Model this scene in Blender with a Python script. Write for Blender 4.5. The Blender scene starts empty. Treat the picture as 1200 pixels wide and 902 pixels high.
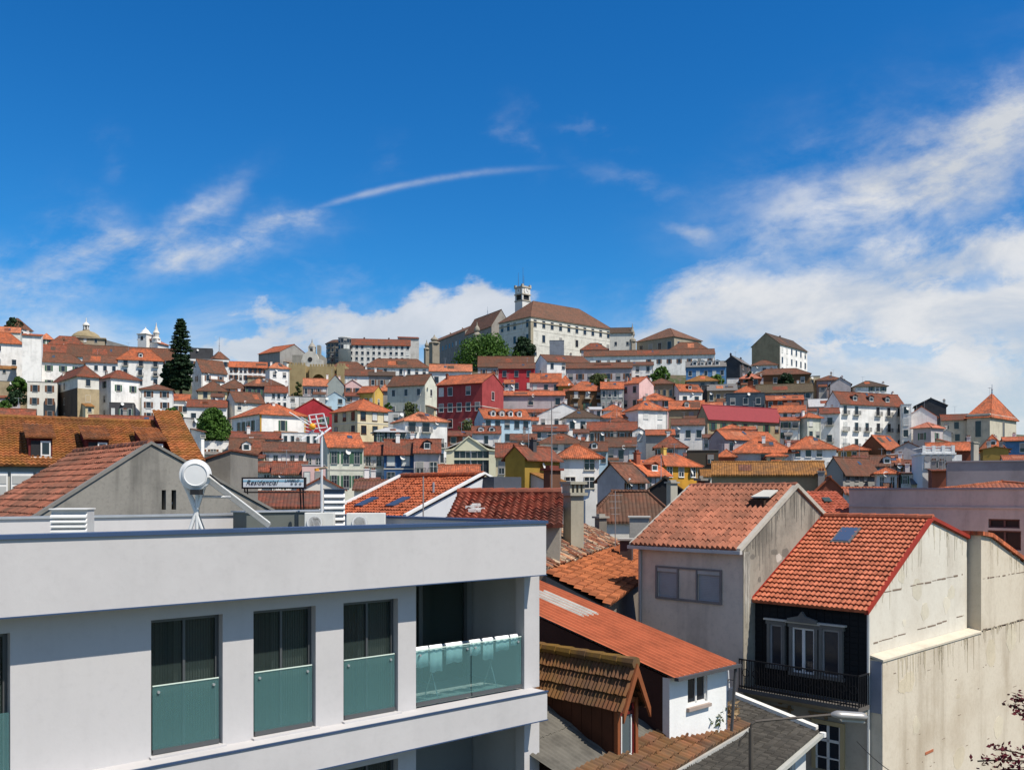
import bpy, math, random
from mathutils import Vector, Matrix
random.seed(7)
R = math.radians
F, HOR, ZC = 1100.0, 577.0, 15.0          # focal length and horizon in photo pixels, eye height above the street
scene = bpy.context.scene
COL = scene.collection

def px(u, v, Y):
    "world point seen at photo pixel (u, v) at depth Y"
    return Vector(((u-600)/F*Y, Y, ZC+(HOR-v)/F*Y))

# ------------------------------------------------------------------ materials
def nt(m):
    m.use_nodes = True
    return m.node_tree.nodes, m.node_tree.links
def new_mat(name):
    m = bpy.data.materials.new(name); n, l = nt(m)
    b = n['Principled BSDF']; b.inputs['Specular IOR Level'].default_value = .25
    return m, n, l, b
def mathn(n, l, op, a, b=None, c=None, clamp=False):
    x = n.new('ShaderNodeMath'); x.operation = op; x.use_clamp = clamp
    for i, s in enumerate((a, b, c)):
        if s is None: continue
        if isinstance(s, (int, float)): x.inputs[i].default_value = s
        else: l.new(s, x.inputs[i])
    return x.outputs[0]
def mixc(n, l, fac, a, b, mode='MIX'):
    x = n.new('ShaderNodeMix'); x.data_type = 'RGBA'; x.blend_type = mode
    for i, s in ((0, fac), (6, a), (7, b)):
        if isinstance(s, (int, float)): x.inputs[i].default_value = s
        elif isinstance(s, (tuple, list)): x.inputs[i].default_value = (*s[:3], 1)
        else: l.new(s, x.inputs[i])
    return x.outputs[2]
def noise(n, l, vec, scale, detail=3, rough=.55, dist=0):
    x = n.new('ShaderNodeTexNoise'); x.inputs['Scale'].default_value = scale
    x.inputs['Detail'].default_value = detail; x.inputs['Roughness'].default_value = rough
    x.inputs['Distortion'].default_value = dist
    if vec is not None: l.new(vec, x.inputs['Vector'])
    return x.outputs[0]
def ramp(n, l, s, lo, hi):
    x = n.new('ShaderNodeMapRange'); x.interpolation_type = 'SMOOTHSTEP'
    x.inputs[1].default_value = lo; x.inputs[2].default_value = hi
    l.new(s, x.inputs[0]); return x.outputs[0]
def obj_vec(n, l, scale=(1, 1, 1)):
    tc = n.new('ShaderNodeTexCoord'); oi = n.new('ShaderNodeObjectInfo')
    a = n.new('ShaderNodeVectorMath'); a.operation = 'ADD'
    k = n.new('ShaderNodeVectorMath'); k.operation = 'SCALE'; k.inputs[3].default_value = 60
    cb = n.new('ShaderNodeCombineXYZ'); l.new(oi.outputs['Random'], cb.inputs[0]); l.new(oi.outputs['Random'], cb.inputs[1])
    l.new(cb.outputs[0], k.inputs[0]); l.new(tc.outputs['Object'], a.inputs[0]); l.new(k.outputs[0], a.inputs[1])
    mp = n.new('ShaderNodeMapping'); mp.inputs['Scale'].default_value = scale; l.new(a.outputs[0], mp.inputs[0])
    return mp.outputs[0]
def bump(n, l, b, h, dist, strength=1):
    x = n.new('ShaderNodeBump'); x.inputs['Distance'].default_value = dist; x.inputs['Strength'].default_value = strength
    l.new(h, x.inputs['Height']); l.new(x.outputs[0], b.inputs['Normal'])

_wm = {}
def wall_mat(col, dirt=.35, fine=False, streak=.5, dirtcol=None, relief=.012):
    key = (tuple(col), dirt, fine, streak, dirtcol, relief)
    if key in _wm: return _wm[key]
    m, n, l, b = new_mat('plaster'); b.inputs['Roughness'].default_value = .92
    v = obj_vec(n, l); vs = obj_vec(n, l, (1, 1, .13))
    a = ramp(n, l, noise(n, l, v, .35, 5, .65), .42, .72)
    s = ramp(n, l, noise(n, l, vs, 1.1, 4, .6), .48, .75)
    d = dirtcol or tuple(c*.45 for c in col)
    c1 = mixc(n, l, mathn(n, l, 'MULTIPLY', a, dirt), col, d)
    c2 = mixc(n, l, mathn(n, l, 'MULTIPLY', s, dirt*streak), c1, tuple(x*.7 for x in d))
    if fine:
        f = noise(n, l, v, 7, 6, .7)
        c2 = mixc(n, l, mathn(n, l, 'MULTIPLY', ramp(n, l, f, .45, .8), dirt*.6), c2, tuple(x*.8 for x in d))
        bump(n, l, b, f, relief, .6)
    l.new(c2, b.inputs['Base Color']); _wm[key] = m; return m

_tm = {}
def tile_mat(col, old=.4, oldcol=(.07, .05, .035), pu=.24, pv=.38, near=False, moss=0., vary=1.):
    key = (tuple(col), old, oldcol, pu, pv, near, moss, vary)
    if key in _tm: return _tm[key]
    m, n, l, b = new_mat('clay tile'); b.inputs['Roughness'].default_value = .85
    uv = n.new('ShaderNodeUVMap'); sp = n.new('ShaderNodeSeparateXYZ'); l.new(uv.outputs[0], sp.inputs[0])
    u, v = sp.outputs[0], sp.outputs[1]
    fu = mathn(n, l, 'FLOOR', mathn(n, l, 'DIVIDE', u, pu)); fv = mathn(n, l, 'FLOOR', mathn(n, l, 'DIVIDE', v, pv))
    cb = n.new('ShaderNodeCombineXYZ'); l.new(fu, cb.inputs[0]); l.new(fv, cb.inputs[1])
    wn = n.new('ShaderNodeTexWhiteNoise'); l.new(cb.outputs[0], wn.inputs[0])
    o = obj_vec(n, l)
    big = ramp(n, l, noise(n, l, o, .28, 5, .65), .40, .70)
    med = ramp(n, l, noise(n, l, o, 1.1, 6, .75), .44, .66)
    c = mixc(n, l, wn.outputs[0], tuple(x*max(.2, 1-.34*vary) for x in col), tuple(min(1, x*(1+.22*vary)+.01*vary) for x in col))
    oi = n.new('ShaderNodeObjectInfo'); c = mixc(n, l, mathn(n, l, 'MULTIPLY', oi.outputs['Random'], .45), c, tuple(x*.5 for x in col))
    c = mixc(n, l, mathn(n, l, 'MULTIPLY', big, old), c, oldcol)
    c = mixc(n, l, mathn(n, l, 'MULTIPLY', med, old*.95), c, tuple(x*1.1 for x in oldcol))
    mp = n.new('ShaderNodeMapping'); mp.inputs['Scale'].default_value = (2.2, .22, 1); l.new(uv.outputs[0], mp.inputs[0])
    ad = n.new('ShaderNodeVectorMath'); ad.operation = 'ADD'; l.new(mp.outputs[0], ad.inputs[0]); l.new(oi.outputs['Location'], ad.inputs[1])
    c = mixc(n, l, mathn(n, l, 'MULTIPLY', ramp(n, l, noise(n, l, ad.outputs[0], 1.2, 4, .7), .5, .72), old*.8), c, tuple(x*.9 for x in oldcol))
    if moss: c = mixc(n, l, mathn(n, l, 'MULTIPLY', ramp(n, l, noise(n, l, o, .9, 5, .7), .38, .6), moss), c, (.2, .11, .015))
    l.new(c, b.inputs['Base Color'])
    if not near:
        s = mathn(n, l, 'ABSOLUTE', mathn(n, l, 'SINE', mathn(n, l, 'MULTIPLY', u, math.pi/pu)))
        h = mathn(n, l, 'ADD', s, mathn(n, l, 'MULTIPLY', mathn(n, l, 'FRACT', mathn(n, l, 'DIVIDE', v, -pv)), .8))
        bump(n, l, b, h, .05, .8)
    else:
        bump(n, l, b, noise(n, l, o, 25, 3), .006, .5)
    _tm[key] = m; return m

_pm = {}
def plain(col, rough=.6, metal=0., spec=.3, var=.15, name='paint'):
    key = (tuple(col), rough, metal, spec, var)
    if key in _pm: return _pm[key]
    m, n, l, b = new_mat(name)
    b.inputs['Roughness'].default_value = rough; b.inputs['Metallic'].default_value = metal
    b.inputs['Specular IOR Level'].default_value = spec
    if var:
        f = noise(n, l, obj_vec(n, l), 1.7, 5, .65)
        l.new(mixc(n, l, ramp(n, l, f, .35, .75), col, tuple(c*(1-var) for c in col)), b.inputs['Base Color'])
    else: b.inputs['Base Color'].default_value = (*col, 1)
    _pm[key] = m; return m

def leaf_mat(name, c1, c2):
    m, n, l, b = new_mat(name); b.inputs['Roughness'].default_value = .7
    g = n.new('ShaderNodeNewGeometry')
    f = noise(n, l, obj_vec(n, l), .35, 3)
    k = mathn(n, l, 'ADD', mathn(n, l, 'MULTIPLY', g.outputs['Random Per Island'], .55), mathn(n, l, 'MULTIPLY', ramp(n, l, f, .35, .65), .45))
    c = mixc(n, l, k, c1, c2); l.new(c, b.inputs['Base Color'])
    tr = n.new('ShaderNodeBsdfTranslucent'); l.new(c, tr.inputs[0])
    mx = n.new('ShaderNodeMixShader'); mx.inputs[0].default_value = .25
    l.new(b.outputs[0], mx.inputs[1]); l.new(tr.outputs[0], mx.inputs[2])
    l.new(mx.outputs[0], n['Material Output'].inputs[0]); return m

def glass_mat(name, col, alpha, rough=.05):
    m, n, l, b = new_mat(name); b.inputs['Base Color'].default_value = (*col, 1)
    b.inputs['Roughness'].default_value = rough; b.inputs['Specular IOR Level'].default_value = .5
    t = n.new('ShaderNodeBsdfTransparent'); t.inputs[0].default_value = (*[min(1, c*1.2+.66) for c in col], 1)
    mx = n.new('ShaderNodeMixShader'); mx.inputs[0].default_value = alpha
    l.new(t.outputs[0], mx.inputs[1]); l.new(b.outputs[0], mx.inputs[2])
    l.new(mx.outputs[0], n['Material Output'].inputs[0]); return m

PANE = plain((.018, .022, .03), .12, 0, .5, 0, 'window glass')
WHITE = plain((.7, .69, .66), .6)
STONEF = plain((.5, .47, .4), .8)
GREYF = plain((.28, .28, .28), .6)
BROWNF = plain((.12, .05, .025), .6)
DARK = plain((.02, .02, .022), .7)
METAL = plain((.5, .5, .5), .4, .6)

# ------------------------------------------------------------------ mesh building
class MB:
    def __init__(s): s.v = []; s.f = []; s.m = []; s.uv = []; s.mats = []; s.T = None
    def mi(s, m):
        if m not in s.mats: s.mats.append(m)
        return s.mats.index(m)
    def add(s, pts, faces, mat, uvs=None):
        o = len(s.v); k = s.mi(mat)
        s.v += [(s.T @ Vector(p)) if s.T else Vector(p) for p in pts]
        for i, f in enumerate(faces):
            s.f.append([o+j for j in f]); s.m.append(k)
            s.uv.append([uvs[j] for j in f] if uvs else [(pts[j][0]+pts[j][1], pts[j][2]) for j in f])
    def box(s, x0, x1, y0, y1, z0, z1, mat):
        if x0 > x1: x0, x1 = x1, x0
        if y0 > y1: y0, y1 = y1, y0
        p = [(x0,y0,z0),(x1,y0,z0),(x1,y1,z0),(x0,y1,z0),(x0,y0,z1),(x1,y0,z1),(x1,y1,z1),(x0,y1,z1)]
        s.add(p, [(3,2,1,0),(4,5,6,7),(0,1,5,4),(1,2,6,5),(2,3,7,6),(3,0,4,7)], mat)
    def prism(s, poly, d, mat, uvs=None):
        n = len(poly); d = Vector(d); P = [Vector(p) for p in poly]; Q = [p+d for p in P]
        nrm = Vector((0,0,0))
        for i in range(n): nrm += (P[i]-P[0]).cross(P[(i+1) % n]-P[0])
        a, b = list(range(n)), list(range(n, 2*n))
        if nrm.dot(d) > 0: a = a[::-1]; fl = True
        else: b = b[::-1]; fl = False
        F_ = [a, b]
        for i in range(n):
            j = (i+1) % n; q = (i, j, j+n, i+n); F_.append(q if fl else q[::-1])
        s.add(P+Q, F_, mat, (list(uvs)*2) if uvs else None)
    def slope(s, poly, th, mat):
        "roof slab: a top polygon thickened downwards, uv = (along the eave, up the slope) in metres"
        P = [Vector(p) for p in poly]
        nrm = Vector((0,0,0))
        for i in range(1, len(P)-1): nrm += (P[i]-P[0]).cross(P[i+1]-P[0])
        nrm.normalize()
        if nrm.z < 0: nrm = -nrm
        e = Vector((-nrm.y, nrm.x, 0))
        e = e.normalized() if e.length > 1e-4 else Vector((1,0,0))
        up = nrm.cross(e)
        s.prism(P, (0,0,-th), mat, [(p.dot(e), p.dot(up)) for p in P])
    def tube(s, p, q, r, mat, n=8, r2=None, cap=True):
        p, q = Vector(p), Vector(q); d = (q-p)
        if d.length < 1e-6: return
        d.normalize(); a = d.orthogonal().normalized(); b = d.cross(a); r2 = r if r2 is None else r2
        P = [p+(a*math.cos(t)+b*math.sin(t))*r for t in [2*math.pi*i/n for i in range(n)]]
        P += [q+(a*math.cos(t)+b*math.sin(t))*r2 for t in [2*math.pi*i/n for i in range(n)]]
        Fs = [(i, (i+1) % n, (i+1) % n+n, i+n) for i in range(n)]
        if cap: Fs += [list(range(n))[::-1], list(range(n, 2*n))]
        s.add(P, Fs, mat)
    def path(s, pts, r, mat, n=6):
        for a, b in zip(pts, pts[1:]): s.tube(a, b, r, mat, n)
    def lathe(s, prof, mat, n=24, c=(0,0,0), axis=None):
        P = []; Fs = []; rot = axis
        for r, z in prof:
            for i in range(n):
                t = 2*math.pi*i/n; p = Vector((r*math.cos(t), r*math.sin(t), z))
                if rot: p = rot @ p
                P.append(p+Vector(c))
        for k in range(len(prof)-1):
            for i in range(n):
                j = (i+1) % n; Fs.append((k*n+i, k*n+j, (k+1)*n+j, (k+1)*n+i))
        Fs += [list(range(n))[::-1], [(len(prof)-1)*n+i for i in range(n)]]
        s.add(P, Fs, mat)
    def cells(s, x0, x1, z0, z1, y0, y1, holes, mat):
        "upright wall slab with rectangular openings (xa, xb, za, zb)"
        xs = sorted({x0, x1, *[h[i] for h in holes for i in (0, 1) if x0 < h[i] < x1]})
        zs = sorted({z0, z1, *[h[i] for h in holes for i in (2, 3) if z0 < h[i] < z1]})
        for a, b in zip(xs, xs[1:]):
            for c, d in zip(zs, zs[1:]):
                mx, mz = (a+b)/2, (c+d)/2
                if any(h[0] < mx < h[1] and h[2] < mz < h[3] for h in holes): continue
                s.box(a, b, y0, y1, c, d, mat)
    def sheet(s, o, ex, ey, W, L, p, c, amp, step, mat, jit=0., sub=6, power=1., keep=None):
        "real tile or corrugated relief: o corner at the eave, ex along it, ey up the slope"
        o, ex, ey = Vector(o), Vector(ex).normalized(), Vector(ey).normalized(); nn = ex.cross(ey)
        nu = max(2, int(round(W/p))*sub); nc = max(1, int(round(L/c))); P = []; UV = []; Fs = []; rnd = random.Random(int(W*1000+L*77))
        cj = [[rnd.uniform(-jit, jit) for _ in range(nu//sub+2)] for _ in range(nc)]
        for j in range(nc):
            for (v, e) in ((j*L/nc, step), ((j+1)*L/nc, 0.)):
                for i in range(nu+1):
                    u = i*W/nu; h = amp*(.5-.5*math.cos(2*math.pi*i/sub))**power + e + cj[j][min(i//sub, nu//sub)]
                    P.append(o+ex*u+ey*(v+(cj[j][i//sub]*.8 if e else 0))+nn*h); UV.append((u+.001, (j+.5)*c))
        m = nu+1
        for r in range(2*nc-1):
            for i in range(nu):
                if keep and not keep((P[r*m+i]+P[(r+1)*m+i+1])/2): continue
                Fs.append((r*m+i, r*m+i+1, (r+1)*m+i+1, (r+1)*m+i))
        k = len(P)                                       # eave thickness
        for i in range(m): P.append(o+ex*(i*W/nu)-nn*.04); UV.append((i*W/nu, 0))
        for i in range(nu):
            if not keep or keep(P[i]): Fs.append((k+i, k+i+1, i+1, i))
        s.add(P, Fs, mat, UV)
    def stains(s, rn, x0, x1, zt, y, mat, n, lmin, lmax, wmax=.12):
        "run-off marks with a ragged taper below an edge, a hair proud of the wall"
        for i in range(n):
            x = rn.uniform(x0, x1); L = rn.uniform(lmin, lmax)*rn.random()**.5; w = rn.uniform(.02, wmax); z0 = zt(x) if callable(zt) else zt; P = []
            k = 6
            for j in range(k+1): t = j/k; P.append((x+w*(1-t**1.5)*.5+rn.uniform(-.012,.012), y, z0-L*t))
            for j in range(k, -1, -1): t = j/k; P.append((x-w*(1-t**1.5)*.5+rn.uniform(-.012,.012)-.004, y, z0-L*t))
            s.prism(P, (0,.004,0), mat)
    def patches(s, rn, x0, x1, z0, z1, y, mats, n, rmin, rmax):
        "irregular patches of newer or rougher plaster"
        for i in range(n):
            cx, cz, r = rn.uniform(x0,x1), rn.uniform(z0,z1), rn.uniform(rmin,rmax); m = 13; f = rn.uniform(.4,1.1); h = rn.uniform(-.0012,.0012)
            s.prism([(cx+r*rn.uniform(.7,1.1)*math.cos(2*math.pi*j/m), y+h, cz+r*f*rn.uniform(.7,1.1)*math.sin(2*math.pi*j/m)) for j in range(m)], (0,.006,0), rn.choice(mats))
    def caps(s, p, q, r, mat, seg=.4, flat=.7):
        "overlapping ridge tiles between two points"
        p, q = Vector(p), Vector(q); n = max(1, int((q-p).length/seg)); d = (q-p)/n
        for i in range(n): s.tube(p+d*i-d*.06, p+d*(i+1)+d*.06, r*1.12, mat, 8, r*.92)
    def build(s, name, parent=None, smooth=False, bevel=0, shadow=True):
        me = bpy.data.meshes.new(name); me.from_pydata([tuple(v) for v in s.v], [], s.f)
        for m in s.mats: me.materials.append(m)
        me.polygons.foreach_set('material_index', s.m)
        ul = me.uv_layers.new(name='UVMap'); flat = [c for f in s.uv for p in f for c in p]
        ul.data.foreach_set('uv', flat)
        if smooth: me.polygons.foreach_set('use_smooth', [True]*len(s.f))
        me.update(); o = bpy.data.objects.new(name, me); COL.objects.link(o)
        if parent: o.parent = parent
        if bevel:
            b = o.modifiers.new('bevel', 'BEVEL'); b.width = bevel; b.segments = 2; b.limit_method = 'ANGLE'
        return o

def root(name, label, cat, loc, rz=0., group=None):
    o = bpy.data.objects.new(name, None); COL.objects.link(o); o.location = loc; o.rotation_euler.z = rz
    o.empty_display_size = .3; return tag(o, label, cat, group)
def tag(o, label=None, cat=None, group=None, kind=None):
    if label: o['label'] = label
    if cat: o['category'] = cat
    if group: o['group'] = group
    if kind: o['kind'] = kind
    return o
def obj(name, mesh, parent, loc=(0,0,0), rz=0.):
    o = bpy.data.objects.new(name, mesh); COL.objects.link(o); o.parent = parent
    o.location = loc; o.rotation_euler.z = rz; return o
class Frame:
    "local axes of a building: x along its right face, y along its left face (both away from the near corner), z relative to eye height"
    def __init__(s, X, Y, beta): s.o = Vector((X, Y, 0)); s.b = beta; s.c, s.s = math.cos(beta), math.sin(beta)
    def loc(s, p):
        d = Vector(p)-s.o; return Vector((d.x*s.c+d.y*s.s, -d.x*s.s+d.y*s.c, d.z))
    def front(s, u, y=0.):          # local x where the plane y meets photo column u
        a = (u-600)/F; X0, Y0 = s.o.x-y*s.s, s.o.y+y*s.c; return (a*Y0-X0)/(s.c-a*s.s)
    def left(s, u, x=0.):           # local y where the plane x meets photo column u
        a = (u-600)/F; X0, Y0 = s.o.x+x*s.c, s.o.y+x*s.s; return (X0-a*Y0)/(s.s+a*s.c)
    def depth(s, x, y): return s.o.y+x*s.s+y*s.c
    def hit(s, u, v, p0, n):        # where the sight line through (u, v) meets a plane given in local axes
        o = s.loc((0,0,ZC)); d = s.loc(px(u, v, 1.))-o; n = Vector(n); t = (Vector(p0)-o).dot(n)/d.dot(n); return o+d*t
# ------------------------------------------------------------------ ground profile
def lerp_table(t, x):
    if x <= t[0][0]: return t[0][1]
    for (a, b), (c, d) in zip(t, t[1:]):
        if x <= c: return b+(d-b)*(x-a)/(c-a)
    return t[-1][1]
DEPTH = [(380,460),(400,410),(420,360),(440,318),(460,290),(480,264),(500,240),(520,216),(540,195),(560,172),(580,140),(600,90),(640,60)]
VSKY = [(0,400),(50,405),(110,410),(200,417),(300,430),(350,433),(400,425),(480,432),(500,432),(620,420),(740,416),(830,420),(880,442),(950,455),(1000,470),(1060,480),(1110,495),(1200,505)]
BASES = []
def ground_z(x, y):
    prior = lerp_table([(-1e4,0),(45,0),(100,3),(150,8),(200,16),(250,27),(300,42),(350,56),(400,68),(450,80),(520,82),(800,60),(2000,20)], y)
    if y > 20: prior = min(prior, ZC+(HOR-(lerp_table(VSKY, 600+x/y*F)+7))/F*y)
    if y > 520 or abs(x) > 450 or y < 60: return max(prior, -5) if y < 800 else prior
    sw, sz = .02, .02*prior
    for bx, by, bz in BASES:
        d2 = ((x-bx)**2+(y-by)**2)/196
        if d2 < 9: w = math.exp(-d2*1.3); sw += w; sz += w*bz
    return sz/sw

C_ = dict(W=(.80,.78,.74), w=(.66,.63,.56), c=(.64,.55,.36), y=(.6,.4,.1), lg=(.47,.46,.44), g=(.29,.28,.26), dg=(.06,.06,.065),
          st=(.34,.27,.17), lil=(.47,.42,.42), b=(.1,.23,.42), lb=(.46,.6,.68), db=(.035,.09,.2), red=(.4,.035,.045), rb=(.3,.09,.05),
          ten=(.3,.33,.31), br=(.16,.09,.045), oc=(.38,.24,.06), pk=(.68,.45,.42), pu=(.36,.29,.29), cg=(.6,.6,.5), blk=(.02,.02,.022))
T_ = dict(u=(.185,.085,.05), o=(.50,.125,.045), O=(.54,.18,.085), r=(.25,.062,.028), b=(.17,.062,.032), d=(.085,.05,.032), m=(.27,.115,.024), crim=(.23,.024,.03),
          g=(.16,.15,.14), G=(.42,.42,.42), mo=(.11,.085,.045), p=(.6,.2,.12))
def wallm(k): return wall_mat(C_[k] if isinstance(k, str) else k, .5)
def tilem(k):
    c = T_[k]
    if k == 'crim': return plain(c, .7)
    if k in 'gG': return plain(c, .7, 0, .3, .3)
    return tile_mat(c, {'u':.5,'o':.5,'O':.4,'r':.62,'b':.65,'d':.7,'m':.35,'mo':.7,'p':.3}[k])

_win = {}
SHUT = [plain((.6,.6,.57), .7), plain((.30,.29,.27), .7), plain((.05,.12,.07), .6), plain((.16,.07,.035), .6)]
WR = random.Random(99)
def window_mesh(w, h, style, small, var=0):
    w, h = round(w*8)/8, round(h*8)/8; key = (w, h, style, small, var)
    if key in _win: return _win[key]
    fr = {'w':WHITE,'s':STONEF,'g':GREYF,'b':BROWNF}[style]
    a = MB(); t = .075
    for x0, x1, z0, z1 in ((-w/2-t,-w/2,-t,h+t),(w/2,w/2+t,-t,h+t),(-w/2,w/2,h,h+t),(-w/2,w/2,-t,0)): a.box(x0,x1,-.07,.03,z0,z1,fr)
    a.box(-w/2-t-.05, w/2+t+.05, -.14, .03, -t-.06, -t+.002, fr)
    if not small:
        for x0, x1, z0, z1 in ((-.035,.035,0,h),(-w/2,-.035,h*.62,h*.62+.05),(.035,w/2,h*.62,h*.62+.05)): a.box(x0,x1,-.045,.02,z0,z1,WHITE if style != 'g' else GREYF)
    if var in (1, 2):
        sm = SHUT[var-1]; z0 = 0 if var == 1 else h*.45; a.box(-w/2, w/2, -.05, .03, z0, h, sm)
        for q in range(int((h-z0)/.16)): a.box(-w/2, w/2, -.056, -.045, z0+q*.16, z0+q*.16+.09, sm)
    if var in (3, 4):
        for x0, x1 in ((-w-.02, -w/2-.09), (w/2+.09, w+.02)): a.box(x0, x1, -.06, .02, 0, h, SHUT[var-1])
    p = MB(); p.box(-w/2, w/2, -.02, .03, 0, h, PANE)
    if small:
        a.box(-w/2, w/2, -.02, .03, 0, h, PANE); r = (a.build('window').data, None)
    else: r = (a.build('window').data, p.build('pane').data)
    for o in [o for o in COL.objects if o.name.split('.')[0] in ('window','pane') and o.parent is None]: bpy.data.objects.remove(o)
    _win[key] = r; return r
def put_window(par, x, y, z, side, w, h, style, small, hv=0):
    q = WR.random(); var = hv if hv else 0
    if q < .12: var = 1
    elif q < .3: var = 2
    m, p = window_mesh(w, h, style, small, var)
    o = obj('window', m, par, (x, y, z), 0 if side == 'R' else -math.pi/2)
    if p: obj('pane', p, o)
    return o
RAILM = plain((.05,.05,.055), .6)
def balcony(par, x, y, z, side, w, d=.7, h=.95, rail=None):
    b = MB(); rail = rail or RAILM
    b.box(-w/2, w/2, -d, .02, -.14, 0, STONEF)
    b.box(-w/2, w/2, -d, -d+.04, h-.05, h, rail); b.box(-w/2, w/2, -d, -d+.03, .05, .09, rail)
    for k in range(int(w/.16)+1):
        xx = -w/2+.02+k*(w-.04)/max(1, int(w/.16)); b.box(xx-.015, xx+.015, -d+.005, -d+.03, 0, h-.04, rail)
    for sx in (-w/2, w/2-.03):
        b.box(sx, sx+.03, -d, 0, h-.05, h, rail)
        for k in range(4): b.box(sx, sx+.03, -d+.1+k*.16, -d+.125+k*.16, 0, h-.04, rail)
    o = b.build('balcony', par); o.location = (x, y, z); o.rotation_euler.z = 0 if side == 'R' else -math.pi/2
    return o
def chimney(par, x, y, z0, h, w=.6, d=.5, mat=None):
    b = MB(); mat = mat or wallm('w')
    b.box(x-w/2, x+w/2, y-d/2, y+d/2, z0, z0+h, mat); b.box(x-w/2-.08, x+w/2+.08, y-d/2-.08, y+d/2+.08, z0+h, z0+h+.12, mat)
    for k in (-1, 1): b.box(x+k*w*.22-.1, x+k*w*.22+.1, y-.12, y+.12, z0+h+.12, z0+h+.38, tilem('r'))
    return b.build('chimney', par)
def dormer(par, x, yf, z, w, h, dep, tile, wmat, small):
    a = MB(); a.box(-w/2, w/2, 0, dep, 0, h, wmat)
    o = a.build('dormer', par); o.location = (x, yf, z)
    b = MB(); q = w/2+.15; rise = w*.3
    b.slope([(-q,-.15,h-.03),(0,-.15,h+rise),(0,dep,h+rise),(-q,dep,h-.03)], .08, tile); b.slope([(q,dep,h-.03),(0,dep,h+rise),(0,-.15,h+rise),(q,-.15,h-.03)], .08, tile)
    b.prism([(-w/2,.0,h-.02),(w/2,.0,h-.02),(0,.0,h+rise-.1)], (0,.1,0), wmat)
    b.build('dormer_roof', o); put_window(o, 0, 0, h*.12, 'R', w*.62, h*.72, 'w', True)
    return o

HOUSES = []
def H(label, u0, uc, u1, vr, ve, vb, roof='hip', wall='W', tile='o', wr=(0,0), wl=(0,0), Y=None, al=None, dep=8., wst=None, **k):
    HOUSES.append(dict(label=label, u0=u0, uc=uc, u1=u1, vr=vr, ve=ve, vb=vb, roof=roof, wall=wall, tile=tile, wr=wr, wl=wl, Y=Y, al=al, dep=dep, wst=wst, **k))
def layout(h):
    Y = h['Y'] or lerp_table(DEPTH, h['vb']); u0, uc, u1 = h['u0'], h['uc'], h['u1']
    a, b, c = (u0-600)/F, (u1-600)/F, (uc-600)/F; p = (uc-u0)/(u1-u0); X = c*Y
    al = h['al']
    if p < .03: beta = -math.atan((a+b)/2)*.85 if al is None else R(90-al)
    elif p > .97: beta = R(90)-math.atan(b)
    elif al is not None: beta = R(90-al)
    else:                                  # turn the house so that both visible faces get believable lengths
        best = None
        for d in range(4, 87):
            q = R(d)+math.atan(c); be = R(90)-q; ds, dt = math.cos(be)-b*math.sin(be), math.cos(q)+a*math.sin(q)
            if ds < .02 or dt < .02: continue
            s_, t_ = (b*Y-X)/ds, (X-a*Y)/dt; e = abs(math.log(max(t_,.01)/(.85*max(s_,.01))))
            if best is None or e < best[0]: best = (e, be)
        beta = best[1]
    alpha = R(90)-beta; X = c*Y
    s = h['ss'] if 'ss' in h else (b*Y-X)/(math.cos(beta)-b*math.sin(beta)) if u1 > uc else h['dep']
    t = (X-a*Y)/(math.cos(alpha)+a*math.sin(alpha)) if p >= .03 else h['dep']
    h.update(Yc=Y, beta=beta, s=s, t=t, fr=Frame(X, Y, beta))
    cx, cy = s/2, t/2; fr = h['fr']
    h['cx'] = fr.o.x+cx*fr.c-cy*fr.s; h['cy'] = fr.o.y+cx*fr.s+cy*fr.c
    h['zb'] = ZC+(HOR-h['vb'])/F*Y; h['ze'] = ZC+(HOR-h['ve'])/F*Y
    Ym = h['cy'] if h['roof'] not in ('shed',) else fr.depth(s/2, t)
    if Y > 90 and h['roof'] != 'flat':     # the drawn eave line is the tile edge, a little below the wall top
        half = h['t']/2 if h['roof'] == 'gr' else h['s']/2 if h['roof'] == 'gl' else min(h['s'], h['t'])/2
        h['ze'] += min(.6, .5*max(.3, (h['ve']-h['vr'])/F*Y)/half*.8+.12)
    h['zr'] = max(ZC+(HOR-h['vr'])/F*Ym, h['ze']+.35)
    if not h.get('free'): BASES.append((h['cx'], h['cy'], h['zb']-4.))

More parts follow.
